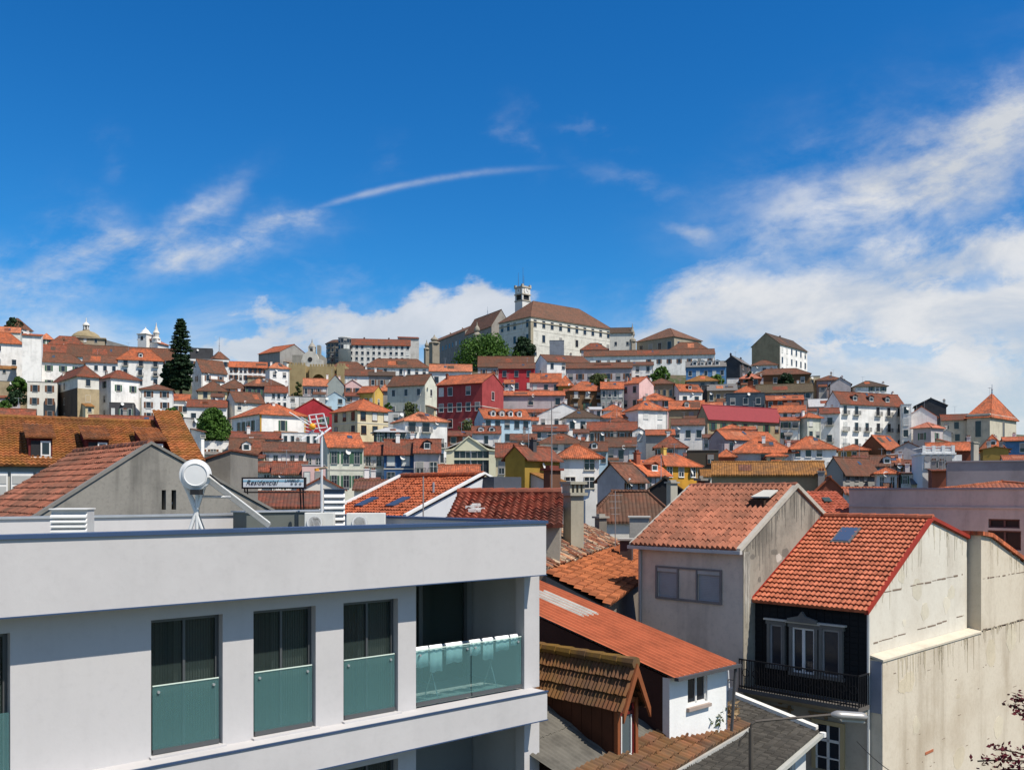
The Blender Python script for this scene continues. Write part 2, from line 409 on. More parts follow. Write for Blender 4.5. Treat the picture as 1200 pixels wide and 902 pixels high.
def roof_mesh(mb, a, b, ze, rise, kind, tile, o=.35, th=.14):
    og = .15
    if kind == 'gr':      # ridge along x
        k = rise/b
        for sg in (1, -1): mb.slope([(-a-og, sg*(b+o), ze-k*o), (a+og, sg*(b+o), ze-k*o), (a+og, 0, ze+rise), (-a-og, 0, ze+rise)], th, tile)
        mb.caps((-a-og, 0, ze+rise), (a+og, 0, ze+rise), .12, tile, 1.2)
    elif kind == 'gl':    # ridge along y
        k = rise/a
        for sg in (1, -1): mb.slope([(sg*(a+o), -b-og, ze-k*o), (sg*(a+o), b+og, ze-k*o), (0, b+og, ze+rise), (0, -b-og, ze+rise)], th, tile)
        mb.caps((0, -b-og, ze+rise), (0, b+og, ze+rise), .12, tile, 1.2)
    elif kind == 'shed':  # rises from the front to the back
        mb.slope([(-a-og, -b-o, ze-rise*o/(2*b)), (a+og, -b-o, ze-rise*o/(2*b)), (a+og, b+og, ze+rise), (-a-og, b+og, ze+rise)], th, tile)
    elif kind == 'shedx':
        mb.slope([(-a-o, -b-og, ze), (-a-o, b+og, ze), (a+og, b+og, ze+rise), (a+og, -b-og, ze+rise)], th, tile)
    else:                 # hip
        A, B = a+o, b+o; zz = ze-rise/min(a, b)*o
        if kind == 'pyr': rx = ry = 0
        else: rx, ry = max(0, a-b)*1., max(0, b-a)*1.
        p, q = Vector((-rx, -ry, ze+rise)), Vector((rx, ry, ze+rise)); c = [Vector(v) for v in ((-A,-B,zz),(A,-B,zz),(A,B,zz),(-A,B,zz))]
        if rx >= ry:
            polys = [[c[0],c[1],q,p],[c[1],c[2],q],[c[2],c[3],p,q],[c[3],c[0],p]]
        else:
            polys = [[c[0],c[1],p],[c[1],c[2],q,p],[c[2],c[3],q],[c[3],c[0],p,q]]
        for P in polys:
            P = [v for i, v in enumerate(P) if (v-P[i-1]).length > 1e-3]; mb.slope(P, th, tile)
        if (p-q).length > .5: mb.caps(p, q, .12, tile, 1.2)
        for i, e in enumerate(((p if rx >= ry else p), (q if rx >= ry else p), q, (p if rx >= ry else q))): mb.caps(c[i], e, .1, tile, 1.2)

def make_house(h, idx):
    rnd = random.Random(idx*31+5); h['wst'] = h['wst'] or rnd.choice('wwwssgg'); a, b = h['s']/2, h['t']/2; Y = h['Yc']
    gz = min(ground_z(h['cx'], h['cy']), h['zb']-1.)-.6
    r = root(h.get('name', 'house'), h['label'], h.get('cat', 'house'), (h['cx'], h['cy'], gz), h['beta'], h.get('group', 'houses of the hillside town'))
    ze, zr, zv = h['ze']-gz, h['zr']-gz, h['zb']-gz; rise = zr-ze; wm = wallm(h['wall']); tm = tilem(h['tile']); small = Y > 165
    kind = h['roof']; w = MB(); eps = .06
    if kind == 'gr':
        w.prism([(-a,-b,0),(-a,b,0),(-a,b,ze-eps),(-a,0,zr-eps-.1),(-a,-b,ze-eps)], (2*a,0,0), wm)
    elif kind == 'gl':
        w.prism([(-a,-b,0),(a,-b,0),(a,-b,ze-eps),(0,-b,zr-eps-.1),(-a,-b,ze-eps)], (0,2*b,0), wm)
    elif kind == 'shed':
        w.prism([(-a,-b,0),(-a,b,0),(-a,b,zr-.2),(-a,-b,ze-.16)], (2*a,0,0), wm)
    elif kind == 'shedx':
        w.prism([(-a,-b,0),(a,-b,0),(a,-b,zr-.2),(-a,-b,ze-.16)], (0,2*b,0), wm)
    elif kind == 'flat':
        w.box(-a, a, -b, b, 0, ze-.5, wm)
        for q in ((-a,a,-b,-b+.22),(-a,a,b-.22,b),(-a,-a+.22,-b+.22,b-.22),(a-.22,a,-b+.22,b-.22)): w.box(*q, ze-.5, ze, wm)
    else: w.box(-a, a, -b, b, 0, ze-eps, wm)
    w.build('wall', r)
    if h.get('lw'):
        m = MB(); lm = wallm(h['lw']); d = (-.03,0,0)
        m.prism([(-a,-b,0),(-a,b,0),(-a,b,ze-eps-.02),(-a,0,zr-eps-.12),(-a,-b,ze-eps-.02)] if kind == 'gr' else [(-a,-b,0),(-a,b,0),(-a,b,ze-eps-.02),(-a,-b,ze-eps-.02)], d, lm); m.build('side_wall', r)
    rf = r
    if kind != 'flat':
        m = MB(); roof_mesh(m, a, b, ze, rise, kind, tm, h.get('ov', .5 if Y > 90 else .3)); rf = m.build('roof', r)
        if kind in ('hip', 'pyr') and not h.get('nocor'):
            m = MB(); q = .16
            for bx in ((-a-q,a+q,-b-q,-b),(-a-q,a+q,b,b+q),(-a-q,-a,-b,b),(a,a+q,-b,b)): m.box(*bx, ze-.42, ze-.24, wall_mat((.6,.58,.52), .3))
            m.build('cornice', r)
    else:
        m = MB(); q = .08
        for bx in ((-a-q,a+q,-b-q,-b+.3),(-a-q,a+q,b-.3,b+q),(-a-q,-a+.3,-b+.3,b-.3),(a-.3,a+q,-b+.3,b-.3)): m.box(*bx, ze, ze+.1, tm if h['tile'] in 'gG' else wm)
        m.box(-a+.22, a-.22, -b+.22, b-.22, ze-.5, ze-.42, plain((.3,.28,.25), .9)); m.build('coping', r)
    # windows
    hv = rnd.choice((0,0,0,0,3,4)) if 'name' not in h else 0; jw = rnd.uniform(.85,1.1)
    for face, (rows, cols), L in (('R', h['wr'], 2*a), ('L', h['wl'], 2*b)):
        if not rows: continue
        sh = (ze-zv)/rows; cw = L/cols; ww = min(h.get('ww', 1.15), cw*.46); hh = min(h.get('wh', 1.75), sh*.58)
        for i in range(rows):
            for j in range(cols):
                if rnd.random() < (h['rowskip'][min(i, len(h['rowskip'])-1)] if 'rowskip' in h else h.get('skip', .08)): continue
                q = -L/2+(j+.5)*cw; z = zv+(i+.5)*sh-hh/2+h.get('wz', 0)
                if face == 'R': put_window(r, q+rnd.uniform(-.1,.1), -b, z, 'R', ww*jw, hh, h['wst'], small, hv)
                else: put_window(r, -a, q, z, 'L', ww*jw, hh, h['wst'], small, hv)
                bal = h.get('bal')
                if bal and face == bal and h.get('balmin', 0) <= i: balcony(r, q if face == 'R' else -a, -b if face == 'R' else q, z-.05, face, min(cw*.95, ww+.7))
    if h.get('band'):     # string course between storeys
        rows = h['wr'][0] or h['wl'][0]; m = MB(); bm = wall_mat((.55,.52,.45), .3)
        for i in range(1, rows):
            z = zv+(ze-zv)*i/rows
            m.box(-a-.07, a+.07, -b-.07, -b, z-.09, z+.09, bm); m.box(-a-.07, -a, -b, b, z-.09, z+.09, bm)
        m.build('string_course', r)
    if h.get('base'):     # lower storeys faced in another stone
        vt, cl, cr = h['base']; zt_ = ZC+(HOR-vt)/F*Y-gz; m = MB(); m.box(-a-.05, -a, -b-.02, b, 0, zt_, wall_mat(cl, .5, True)); m.box(-a-.05, a+.05, -b-.06, -b, 0, zt_-.2, wall_mat(cr, .5, True)); m.build('stone_base', r)
    if h.get('arch'):
        ua, ub, vt = h['arch']; xa, xb = h['fr'].front(ua)-a, h['fr'].front(ub)-a; zt_ = ZC+(HOR-vt)/F*Y-gz; ra = (xb-xa)/2; m = MB()
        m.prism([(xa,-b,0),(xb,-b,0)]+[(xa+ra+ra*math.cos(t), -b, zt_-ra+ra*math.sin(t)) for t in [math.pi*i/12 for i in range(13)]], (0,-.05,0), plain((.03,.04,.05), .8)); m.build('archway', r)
    if h.get('attic'):
        m = MB(); bm = wall_mat((.36,.31,.22), .6)
        for z0, z1, p in ((ze-2.9,ze-2.5,.3),(ze-.9,ze-.45,.35)): m.box(-a-p, a+p, -b-p, -b, z0, z1, bm); m.box(-a-p, -a, -b, b, z0, z1, bm)
        m.box(-a-.15, -a+1.5, -b-.15, -b, 0, ze-2.9, bm); m.box(-a-.15, -a, -b, -b+1.5, 0, ze-2.9, bm); m.box(a-1., a+.1, -b-.12, -b, 0, ze-2.9, bm); m.build('attic_band', r)
    if h.get('trim'):     # coloured corner strips
        m = MB(); tr = plain(h['trim'], .8)
        for x0, y0 in ((-a-.03, -b-.03), (a-.3, -b-.03)): m.box(x0, x0+.33, y0, y0+.06, 0, ze-.3, tr)
        m.box(-a-.03, -a+.03, -b+.03, -b+.33, 0, ze-.3, tr); m.build('corner_trim', r)
    # chimneys: given as fractions of the plan, else a random one
    chs = h.get('ch')
    if chs is None: chs = [(rnd.uniform(-.6,.6), rnd.uniform(-.1,.6))] if kind not in ('flat',) and rnd.random() < .75 and Y < 340 else []
    if 'ch' not in h and kind != 'flat' and rnd.random() < .4 and Y < 330: chs = chs+[(rnd.uniform(-.85,.85), rnd.uniform(.2,.7))]
    for fx, fy in chs:
        zz = ze+rise*(1-abs(fy)) if kind == 'gr' else ze+rise*(1-abs(fx)) if kind == 'gl' else ze+rise*max(0, 1-max(abs(fx), abs(fy)))
        chimney(rf, fx*a, fy*b, zz-.5, h.get('chh', 1.6), h.get('chw', .62), .5, wallm(rnd.choice('WWwg')) if 'chc' not in h else wallm(h['chc']))
    nd = h.get('dm', 0)
    for k in range(nd):
        fx = -.75+1.5*(k+.5)/nd; f = .38; dw = h.get('dw', 1.2)
        dormer(r, fx*a, -b*(1-f*.5), ze+rise*f*.42, dw, min(1.25, rise*.55)*h.get('dh', 1), b*.8, tm, wallm(h.get('dwall', 'W')), small)
    if h.get('fin'):
        m = MB(); m.tube((0,0,zr-.3), (0,0,zr+h['fin']*.6), .25, METAL, 6, .1); m.lathe([(.02,0),(.3,.25),(.02,.5)], METAL, 8, (0,0,zr+h['fin']*.35)); m.tube((0,0,zr+h['fin']*.6), (0,0,zr+h['fin']), .07, METAL, 5)
        m.build('finial', rf)
    if h.get('ant') or (Y < 330 and kind != 'flat' and rnd.random() < .45):
        m = MB(); x, y = rnd.uniform(-.6,.6)*a, rnd.uniform(-.3,.3)*b; zt = zr+rnd.uniform(1.2,2.2)
        m.tube((x,y,ze), (x,y,zt), .03, METAL, 5)
        m.tube((x-.6,y,zt-.1), (x+.6,y-.1,zt-.1), .02, METAL, 4)
        for q in range(5): m.tube((x-.5+q*.25,y-.35,zt-.1), (x-.5+q*.25,y+.35,zt-.1), .015, METAL, 4)
        m.build('antenna', rf)
    if 'name' not in h and Y > 90:
        sl = lambda y: ze+rise*(1-abs(y)/b)
        for _ in range(2):
            if kind in ('gr', 'hip') and b > 2 and a > 2.2 and rnd.random() < .5:      # a re-laid or older patch of tiles
                lim = .8 if kind == 'gr' else .35; x = rnd.uniform(-lim, lim-.3)*a; w_ = rnd.uniform(1.2, max(1.4, a*.6)); y1 = -b*rnd.uniform(.15,.4); y0 = -b*rnd.uniform(.6,.95)
                if kind == 'hip': w_ = min(w_, max(.6, a*.35))
                m = MB(); m.slope([(x,y0,sl(y0)+.05),(min(x+w_,a),y0,sl(y0)+.05),(min(x+w_,a),y1,sl(y1)+.05),(x,y1,sl(y1)+.05)], .04, tilem(rnd.choice('oOrrbbd'))); m.build('roof_patch', rf)
        if kind in ('gr', 'hip') and rise > 1 and rnd.random() < .35:
            x = rnd.uniform(-.35,.35)*a; y = -b*rnd.uniform(.4,.6); m = MB(); m.slope([(x,y,sl(y)+.09),(x+.75,y,sl(y)+.09),(x+.75,y+.9,sl(y+.9)+.09),(x,y+.9,sl(y+.9)+.09)], .1, plain((.05,.07,.1), .2)); m.build('skylight', rf)
        if rnd.random() < .28 and h['u1']-h['u0'] > 16:                                # lean-to or extension at the front
            w_ = a*rnd.uniform(.5,1.); x = rnd.uniform(-a, a-w_); d = rnd.uniform(1.5,3.); top = zv+(ze-zv)*rnd.uniform(.12,.42); m = MB(); k2 = rnd.uniform(.2,.45); am = wallm(rnd.choice(['W','w','w','lg','c','lil','st']))
            m.prism([(x,-b-d,0),(x,-b-.01,0),(x,-b-.01,top+d*k2-.12),(x,-b-d,top-.12)], (w_,0,0), am); an = m.build('extension', r)
            m = MB(); m.slope([(x-.2,-b-d-.35,top-.35*k2),(x+w_+.2,-b-d-.35,top-.35*k2),(x+w_+.2,-b-.02,top+d*k2),(x-.2,-b-.02,top+d*k2)], .12, tilem(rnd.choice('orrbbgm'))); m.build('extension_roof', an)
            hh = min(1.1, (top-zv)*.5)
            if hh > .4: put_window(an, x+w_*.5, -b-d, max(.1, top-hh-.5), 'R', .9, hh, 's', True)
        if rnd.random() < .3:                                                          # satellite dish
            m = MB(); c = Vector((rnd.uniform(-.8,.8)*a, -b-.25, ze-rnd.uniform(.3,1.2))); rot = Vector((0,0,1)).rotation_difference(Vector((.4,-1,.35)).normalized()).to_matrix(); m.lathe([(.02,0),(.25,.03),(.42,.10),(.43,.11),(.25,.05),(.02,.02)], plain((.6,.6,.58),.5), 14, c, rot); m.tube(c, c+Vector((0,.3,0)), .03, METAL, 5); m.build('satellite_dish', r)
        if rnd.random() < .4:
            m = MB(); x = rnd.choice((-1,1))*(a-.25); m.tube((x,-b-.07,0),(x,-b-.07,ze-.2),.06,plain((.4,.38,.34),.6),5); m.build('drainpipe', r)
    h['root'] = r; h['gz'] = gz
    return r
# ------------------------------------------------------------------ the hillside town, row by row (numbers are photo columns / heights; depth comes from DEPTH)
# --- left skyline
H('white house under a weathered hip roof at the far left top of the hill', 3,22,38, 373,384,396,'hip','W','b',(1,2),Y=470)
H('low orange roofed house on the far left skyline below the hilltop house', -12,-12,24, 383,388,397,'gr','w','O',(1,3),Y=440)
H('large cream townhouse with tall dark windows cut by the left edge of the view', -30,-30,26, 389,400,446,'hip','W','o',(3,3),Y=300,ch=[])
H('blank white slab walled building beside the cream townhouse at far left', 26,26,48.5, 391,392.5,446,'shed','W','o',Y=292,dep=7)
H('small orange roofed house just right of the blank white wall', 46,46,62, 391,397,404,'hip','w','O',(1,2),Y=420)
H('brown tiled house in front of the domed church, left end', 57,57,99, 394,403,412,'hip','w','r',(1,3),Y=415)
H('red tiled long house below the domed church', 48,48,80, 404,412,420,'gr','W','r',(1,3),Y=385)
H('very long brown roofed building running below the two church towers', 78,78,206, 406,417,424,'gr','W','b',(1,9),Y=362,ch=[(.1,.3)])
H('white terrace house with brown eaves and a row of four dark windows', 33,33,98, 413.5,423,456,'hip','W','b',(2,4),skip=.1)
H('ramshackle whitewashed houses below the long brown roof', 97,97,139, 416,424,438,'gr','W','b',(1,4),Y=318)
H('tower like old house with white top and brown stone base', 61,91,116, 432.5,440,494,'hip','w','r',(3,1),(3,1),Y=250,wst='s',al=50,base=(454,(.10,.07,.05),(.42,.33,.2)))
H('pale house with reddish hip roof between the stone tower house and the white block', 115,130,164, 434,442.5,492,'hip','W','r',(2,2),(3,1),Y=256,wst='s')
H('dark rubble annex with small openings under the pale reddish roofed house', 128,128,157, 471,471.5,493,'flat','dg','g',(1,3),Y=246)
H('peeling whitewashed building with a dark archway at the far left', 32,32,67, 446,447,492,'flat','w','g',(3,2),Y=256,wst='g',arch=(51,65,466))
H('old garden wall house with blank stone front at the far left edge', -20,-20,30, 445,445.5,472,'flat','st','g',Y=275)
H('low rust roofed shed directly behind the big mustard roof', -40,-40,40, 478.5,493,500,'gr','rb','r',Y=150,ch=[])
H('white three storey house with orange hip roof and dormer left of the tall conifer', 138,138,191, 409,421,452,'hip','W','o',(3,3),Y=300,dm=1,bal='R',balmin=1,ch=[])
H('white house with three rows of tiny windows under a thin brown roof', 165,165,202, 450.5,456,493,'hip','W','b',(3,2),Y=252)
H('long rust roofed row just behind the mustard roof with a pale end wall', 102,102,206, 487.5,496,505,'gr','W','r',(1,3),Y=150,ch=[(-.2,.1)])
H('plain grey walled annex at the right end of the rust roofed row', 206,216,230, 489,489.5,512,'flat','lg','g',Y=152)
H('flat grey metal clad hall on the skyline right of the conifer', 222,222,249, 407,407.5,421,'flat','dg','g',Y=385)
H('white flat building under the grey metal hall right of the conifer', 220,220,269, 419,420,441,'flat','W','g',(2,5),Y=350)
H('brown turret house with a tall finial on the skyline', 247,252,267, 412,420,428,'hip','br','b',Y=372,fin=6,ch=[])
H('brown gabled house with deep dark eaves right of the conifer', 225,236,266, 422,436,451,'gr','W','b',(1,2),(1,1))
H('cream house with two small windows under a wide brown roof', 232,232,266, 446.5,458,468,'hip','c','b',(1,2))
H('small white house with flat orange roof at the foot of the conifer', 200,200,222, 462,469,490,'gr','W','o',(1,2),Y=262,ch=[])
H('white cottage row under two tone brown and orange roofs above the round tree', 219,219,266, 468.5,476.5,500,'gr','W','r',(1,3),Y=245,ch=[])
H('narrow house with a tall blank gable and a small cream front', 264,275,310, 459.5,471,496,'gr','w','b',(2,3),Y=248)
H('cluster house with mottled brown roof above the cream fronted house', 256,256,291, 445,455,463,'hip','w','b',(1,2))
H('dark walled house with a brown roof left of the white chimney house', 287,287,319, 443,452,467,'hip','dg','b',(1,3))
H('arcaded building with black openings under a long red roof', 268,268,313, 424,430,446,'gr','W','o',(2,8),Y=330,wst='b',ch=[])
# --- below the arch
H('white house with orange hip roof left of the fortress arch', 311,316,339, 425,431,447,'hip','W','O',(1,2))
H('grey gabled hall with orange roof end left of the baroque front', 303,328,361, 405,412,430,'gl','g','o',Y=378,ch=[])
H('brown roofed house below the white orange roofed one by the arch', 300,300,331, 444,451,459,'hip','w','b',(1,3))
H('white fronted house with a row of four small windows and a white chimney', 310,310,337, 452,460,479,'gr','W','r',(2,4),ch=[(.85,0)],chc='W')
H('tiny white flat roofed lean to beside the white chimney', 337,337,350, 464,464.5,478,'flat','W','G',(2,1))
H('big white house with orange hip roof and yellow corner strips', 272,305,358, 473,485,511,'hip','W','o',(1,1),(1,6),Y=205,trim=(.5,.27,.05),ch=[(-.1,-.5)],chc='W',wh=2.3,al=52)
H('deep red gabled house with one white window below the arch', 343,343,392, 468.5,482,504,'gl','red','o',(1,2),Y=225,ch=[],skip=.4)
H('ochre villa with orange hip roof and a pink tiled skirt', 389,419,459, 468,480.5,511,'hip','c','o',(2,3),(2,3),Y=208,wst='b',al=48,band=1)
H('lilac walled house with orange roof in front of the fortress arch', 355,355,384, 443.5,452,466,'gr','lil','O',(1,4),ch=[(.95,0)],chc='W')
H('dark green walled house with a yellow gable right of the arch', 383,383,403, 440.5,452,465,'gl','ten','o')
H('plain grey walled block left of the pale blue gable', 350,350,381, 464,464.5,485,'flat','lg','g',(1,3))
H('pale blue gabled house with small square windows', 380,380,404.5, 460.5,467,483,'gl','lb','G',(2,2),dep=9)
H('small pinkish gabled house above the lilac cottage', 402,402,424, 446.5,453,464,'gl','pk','o',(1,2))
H('lilac cottage with a narrow red roof beside the yellow gabled house', 404,404,421, 460,464,482,'gr','lil','r',(2,2))
H('yellow gabled house with orange roof in the middle of the slope', 419,438,449, 452.5,460,482,'gl','y','o',(1,1),(1,3),ch=[])
H('little orange roofed hut right of the yellow gable', 446,446,457, 451.5,458,474,'hip','g','O')
# --- below the long white college
H('small brown roofed house under the curved college building', 385,385,431, 424,433,444,'hip','w','b',(1,4),Y=345)
H('brown roofed white block with many windows below the college right end', 428,428,502, 420.5,430,441,'hip','W','b',(1,8),Y=335)
H('low white house with four dark windows under a mossy brown roof', 404,404,448, 433,440,451,'gr','W','b',(1,3),Y=312)
H('grey flat eaved house between the mossy roof and the brown mansion', 432,432,463, 435.5,440,457,'gr','g','d',(1,3),Y=300)
H('brown roofed mansion with grey upper storey and cream ground floor', 454,498,512, 439.5,451,488,'gl','cg','b',(2,1),(2,3),Y=252,al=24,ch=[(0,.4)])
H('pale house with tiled roof behind the crimson house', 503,503,553, 427,435,456,'gr','W','O',(1,3),Y=268)
H('deep crimson tall house with white framed windows and a lit blank gable end', 512,565,590, 439,448.5,504,'gl',(.32,.055,.055),'o',(2,1),(3,5),Y=228,al=27,wst='w',dm=0,chc='rb',ch=[(-.4,.85),(.3,-.9)],ww=1.25,wh=2.,band=1)
H('long house with weathered brown roof above the red walled house', 560,560,626, 417.5,430,444,'gr','lil','b',(1,5),Y=310)
H('red walled house with white framed windows right of the crimson gable', 584,584,627, 425,432,459,'gr','red','b',(2,3),Y=286,ch=[])
H('blue house with four dormers in its orange roof', 556,567,622, 479.5,490.5,520,'gr','lb','o',(2,5),(1,1),Y=218,dm=4,ch=[],dw=1.1)
H('house with two white dormers in a rust roof below the blue house', 553,553,587, 499.5,508,524,'gr','W','r',(1,3),Y=200,dm=2)
H('mottled lilac grey apartment front with a thin orange roof', 582,582,662, 458.5,463.5,494,'gr','lil','o',(2,5),Y=242,skip=.25)
H('pinkish house with three windows and flat orange roof', 621,621,658, 437.5,448,462,'gr','pk','o',(1,3),Y=275)
H('small round orange roof between the pinkish house and the brown timber house', 654,654,671, 441,452,464,'hip','oc','o',Y=272,ch=[])
H('white convent house with small square windows, left wing', 626,641,691, 416.5,423.5,446,'gr','W','b',(2,4),(1,1),Y=312)
H('long lilac convent wing with six windows above the bush', 663,663,741, 425,432,452,'gr','lil','b',(1,7),Y=300,ch=[])
H('very long upper convent wing with a straight brown roof', 684,684,838, 410,418,433,'gr','W','b',(1,13),Y=385,ch=[])
H('short white convent block with a blue shaded front', 728,728,766, 424.3,428.5,448,'gr','W','b',(2,3),Y=306,ch=[])
H('brown timber house with balconies under an orange roof', 661,668,709, 447,457.5,482,'hip','br','o',(2,3),(1,1),Y=258,bal='R',wst='b')
H('greenish grey house with tall windows right of the timber house', 704,704,731, 447.5,456,482,'gr','ten','o',(2,4),Y=256)
H('pinkish white house with bright blank gable and orange roof', 728,749,766, 442,449,480,'gl','pk','o',(1,1),(2,2),Y=262,al=40)
H('whitewashed house with a large slanting blank gable end', 629,629,691, 473.5,487,504,'gl','W','r',(1,4),Y=232,skip=.3,ch=[(.1,-.8)],chc='W')
H('white house with a dark brown pyramid roof below the slanting gable', 658,664,703, 480.5,489.5,508,'hip','W','d',(1,3),(1,1),Y=222)
H('small orange roof above the lilac walled orange house', 707,707,731, 474.5,481,489,'hip','W','o',Y=246)
H('lilac walled house under a broad orange roof', 702,702,743, 481,490,502,'hip','lil','o',(1,4),Y=232)
H('bright white cube house with orange hip roof and one small window', 733,748,782, 470,480,508,'hip','W','o',(2,2),(1,1),Y=226,skip=.5)
H('grey house with a wide rust brown roof below the white cube house', 688,688,747, 494.5,505,521,'gr','g','r',(1,5),Y=206)
H('grey cottage with tile roof left of the wide rust roof', 624,624,666, 498,505.5,516,'gr','lg','r',(1,3),Y=212)
H('white cottage with dark window and brown roof below the blue house', 598,598,629, 508.5,516,530,'gr','W','b',(1,3),Y=196)
H('long low mossy brown roof behind the tall thin mast', 630,630,685, 508.5,520,530,'hip','w','b',(1,4),Y=194,ch=[(.8,-.2)],chc='W')
H('lilac house with three dark windows and a brown roof', 710,710,746, 512.5,524,543,'gr','lil','b',(1,3),Y=186)
H('bluish house with a dormer in its brown roof left of the lilac one', 681,681,712, 517.5,529,546,'gr','lb','b',(1,3),Y=182,dm=1)
# --- centre right
H('blue house with a row of white dormers below the library', 804,804,851, 423.5,430.5,446,'gr','b','g',(1,5),Y=330,dm=4,ch=[],dw=1.6,dh=1.3)
H('slate grey gabled house with a white sunlit side', 848,867,880.5, 419.5,424,445,'gr','dg','g',(2,2),Y=328,ch=[(-.9,.2),(.8,.2)],chc='dg',al=30)
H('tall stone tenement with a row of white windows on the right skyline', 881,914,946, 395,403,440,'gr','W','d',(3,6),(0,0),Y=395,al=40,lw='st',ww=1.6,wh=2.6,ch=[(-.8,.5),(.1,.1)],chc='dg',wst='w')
H('white cottage with brown hip roof at the foot of the stone tenement', 881,881,911, 422,428.5,441,'hip','W','b',(1,3),Y=345)
H('low pink roofed house with red wall right of the white rectangle', 868,868,891, 437,444,454,'hip','rb','p',(1,2),Y=300)
H('long brown house with hip roof below the stone tenement', 884,884,949, 432,440,454,'hip','br','b',(1,4),Y=308)
H('grey house with yellowish brown roof below the blue dormer house', 805,805,841, 440,447,458,'hip','g','m',(1,3),Y=300)
H('blank white block between the bush and the pink roof', 852,852,869, 443,443.5,455,'flat','W','G',Y=306)
H('long stone shed with a grey corrugated roof', 829,829,864, 450.5,458,475,'gr','st','g',(1,4),Y=278,ch=[])
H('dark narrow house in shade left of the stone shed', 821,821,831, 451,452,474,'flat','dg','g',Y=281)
H('white house with blue doors and an orange roof with dormer', 786,796,823, 450.5,458.5,478,'gr','W','o',(1,2),(1,1),Y=268,dm=1,ch=[],dwall='rb')
H('old beige stone house with a sloping brown roof', 762,762,789, 443.5,450,472,'hip','st','b',(1,4),Y=272)
H('low house with a broad orange hip roof left of the beige front', 749,749,788, 461,469.5,479,'hip','pk','o',(1,3),Y=252)
H('beige fronted house under an orange roof with a gabled dormer', 784,784,826, 469.5,480,496,'gr','st','o',(1,4),Y=238,dm=1,dwall='c')
H('white walled house below a plain brown roof strip', 787,787,826, 490.5,498.5,520,'gr','W','b',(1,3),Y=215,ch=[])
H('small orange roof left of the crimson warehouse', 824,824,849, 471.5,477,484,'gr','w','o',Y=250,ch=[])
H('dark slate blue house with a white door below the orange roof', 851,851,896, 460.5,461,480,'flat',(.06,.09,.12),'g',(1,3),Y=262)
H('short orange roof above the slate blue house', 862,862,889, 452.5,460,468,'hip','dg','o',Y=270)
H('wide mossy grey roofed house on the right slope', 886,886,953, 450,461,470,'gr','g','mo',(1,5),Y=276,ch=[(.5,.1)])
H('long beige warehouse with a smooth crimson roof', 817,829,916, 476.5,490.5,511,'gr','st','crim',(1,7),(1,1),Y=225,ch=[(-.4,.1)],wst='b',al=62)
H('red brown walled house with a flat orange roof above the warehouse', 898,898,942, 463.5,469.5,479,'gr','rb','o',(1,4),Y=252,ch=[])
H('white walled house under an orange roof right of the crimson roof', 905,905,945, 475,484,495,'gr','W','o',(1,4),Y=238)
H('tiny orange roofed box on the big orange roof', 846,846,871, 498,503,509,'hip','rb','o',Y=208,ch=[])
H('purple walled hall with a wide orange roof below the warehouse', 831,849,909, 505,514.5,534,'gr','pu','o',(1,4),(0,0),Y=196,ch=[],al=56)
H('large orange hip roofed house with a pale grey front', 854,858,932, 512.5,531,546,'hip','lg','o',(1,3),Y=178,ch=[(.05,-.4)],chc='W')
H('small orange lean to left of the pale grey front', 842,842,861, 527,536,544,'hip','rb','o',Y=176,ch=[])
# --- right slope
H('yellow house top on the right skyline', 944,944,961, 440.5,441,456,'flat','c','g',(1,3),Y=312)
H('brown roofed purple house beside the yellow skyline house', 957,957,988, 440,446,458,'hip','pu','b',(1,3),Y=308)
H('grey lilac gabled house on the right skyline', 973,973,997, 443.5,451,466,'gl','lil','b',Y=298)
H('white skyline villa with two rows of windows under a grey roof', 995,1003,1039, 446.5,453,469,'hip','W','d',(2,5),(1,1),Y=295,ch=[(.95,-.3)])
H('apartment house with three rows of balconies and a red dormer roof', 968,984,1060, 460.5,473,528,'gr','W','r',(3,6),Y=236,bal='R',dm=3,dw=1.7,dwall='dg',ww=1.2,wh=2.1,al=66,ch=[(.9,.2)])
H('narrow white corner house beside the balcony apartment house', 1056,1056,1068, 470,474,528,'flat','W','G',(4,1),Y=238)
H('narrow beige house with paired windows and a small orange roof', 935,946,962, 484,489.5,516,'hip','cg','o',(2,2),Y=222,wst='s',ch=[(-.8,.2)],chc='W')
H('white house with a single blue balcony window right of the beige house', 961,961,984, 478,485,524,'gr','W','r',(2,1),Y=228,bal='R')
H('metallic grey roofed shed above the red roof strip', 948,948,981, 467.5,477,486,'gr','lg','G',Y=250,ch=[])
H('small white house with awning right of the crimson warehouse', 915,915,937, 489,493,516,'gr','W','o',(2,2),Y=224,bal='R')
H('bluish white house with a very broad orange hip roof', 918,928,980, 511.5,526.5,552,'hip','W','o',(2,4),(0,0),Y=176,ch=[(-.9,.3)],chc='W')
H('house with a big dark brown gable and a sunlit orange roof', 1008,1036,1057, 510.5,527,545,'gr','br','o',(1,2),Y=182,ch=[])
H('ochre house with a low orange roof left of the dark brown gable', 984,984,1017, 521,528,542,'hip','oc','o',(1,3),Y=180)
H('plain lilac grey gable wall house in the lower right town', 1049,1049,1080, 518.5,527,556,'gl','lil','r',Y=172,ch=[])
H('large brown roofed house with a grey gable and a long window strip', 966,988,1029, 536,556,579,'gr','g','b',(2,4),Y=140,ch=[],al=50)
H('little white turret house with a blue striped front', 1028,1028,1051, 548.5,556,579,'hip','W','o',(1,2),Y=136,ch=[])
H('pinkish house with a white dormer in its brown roof', 1021,1021,1059, 533.5,547,560,'gr','pk','b',(1,3),Y=156,dm=1)
H('rust roofed house in front of the lilac gable wall', 1050,1050,1079, 539,545,562,'gr','br','r',(1,4),Y=154)
H('low whitewashed yard building left of the balustraded house', 1056,1056,1082, 553,556,570,'shed','W','b',(1,3),Y=135)
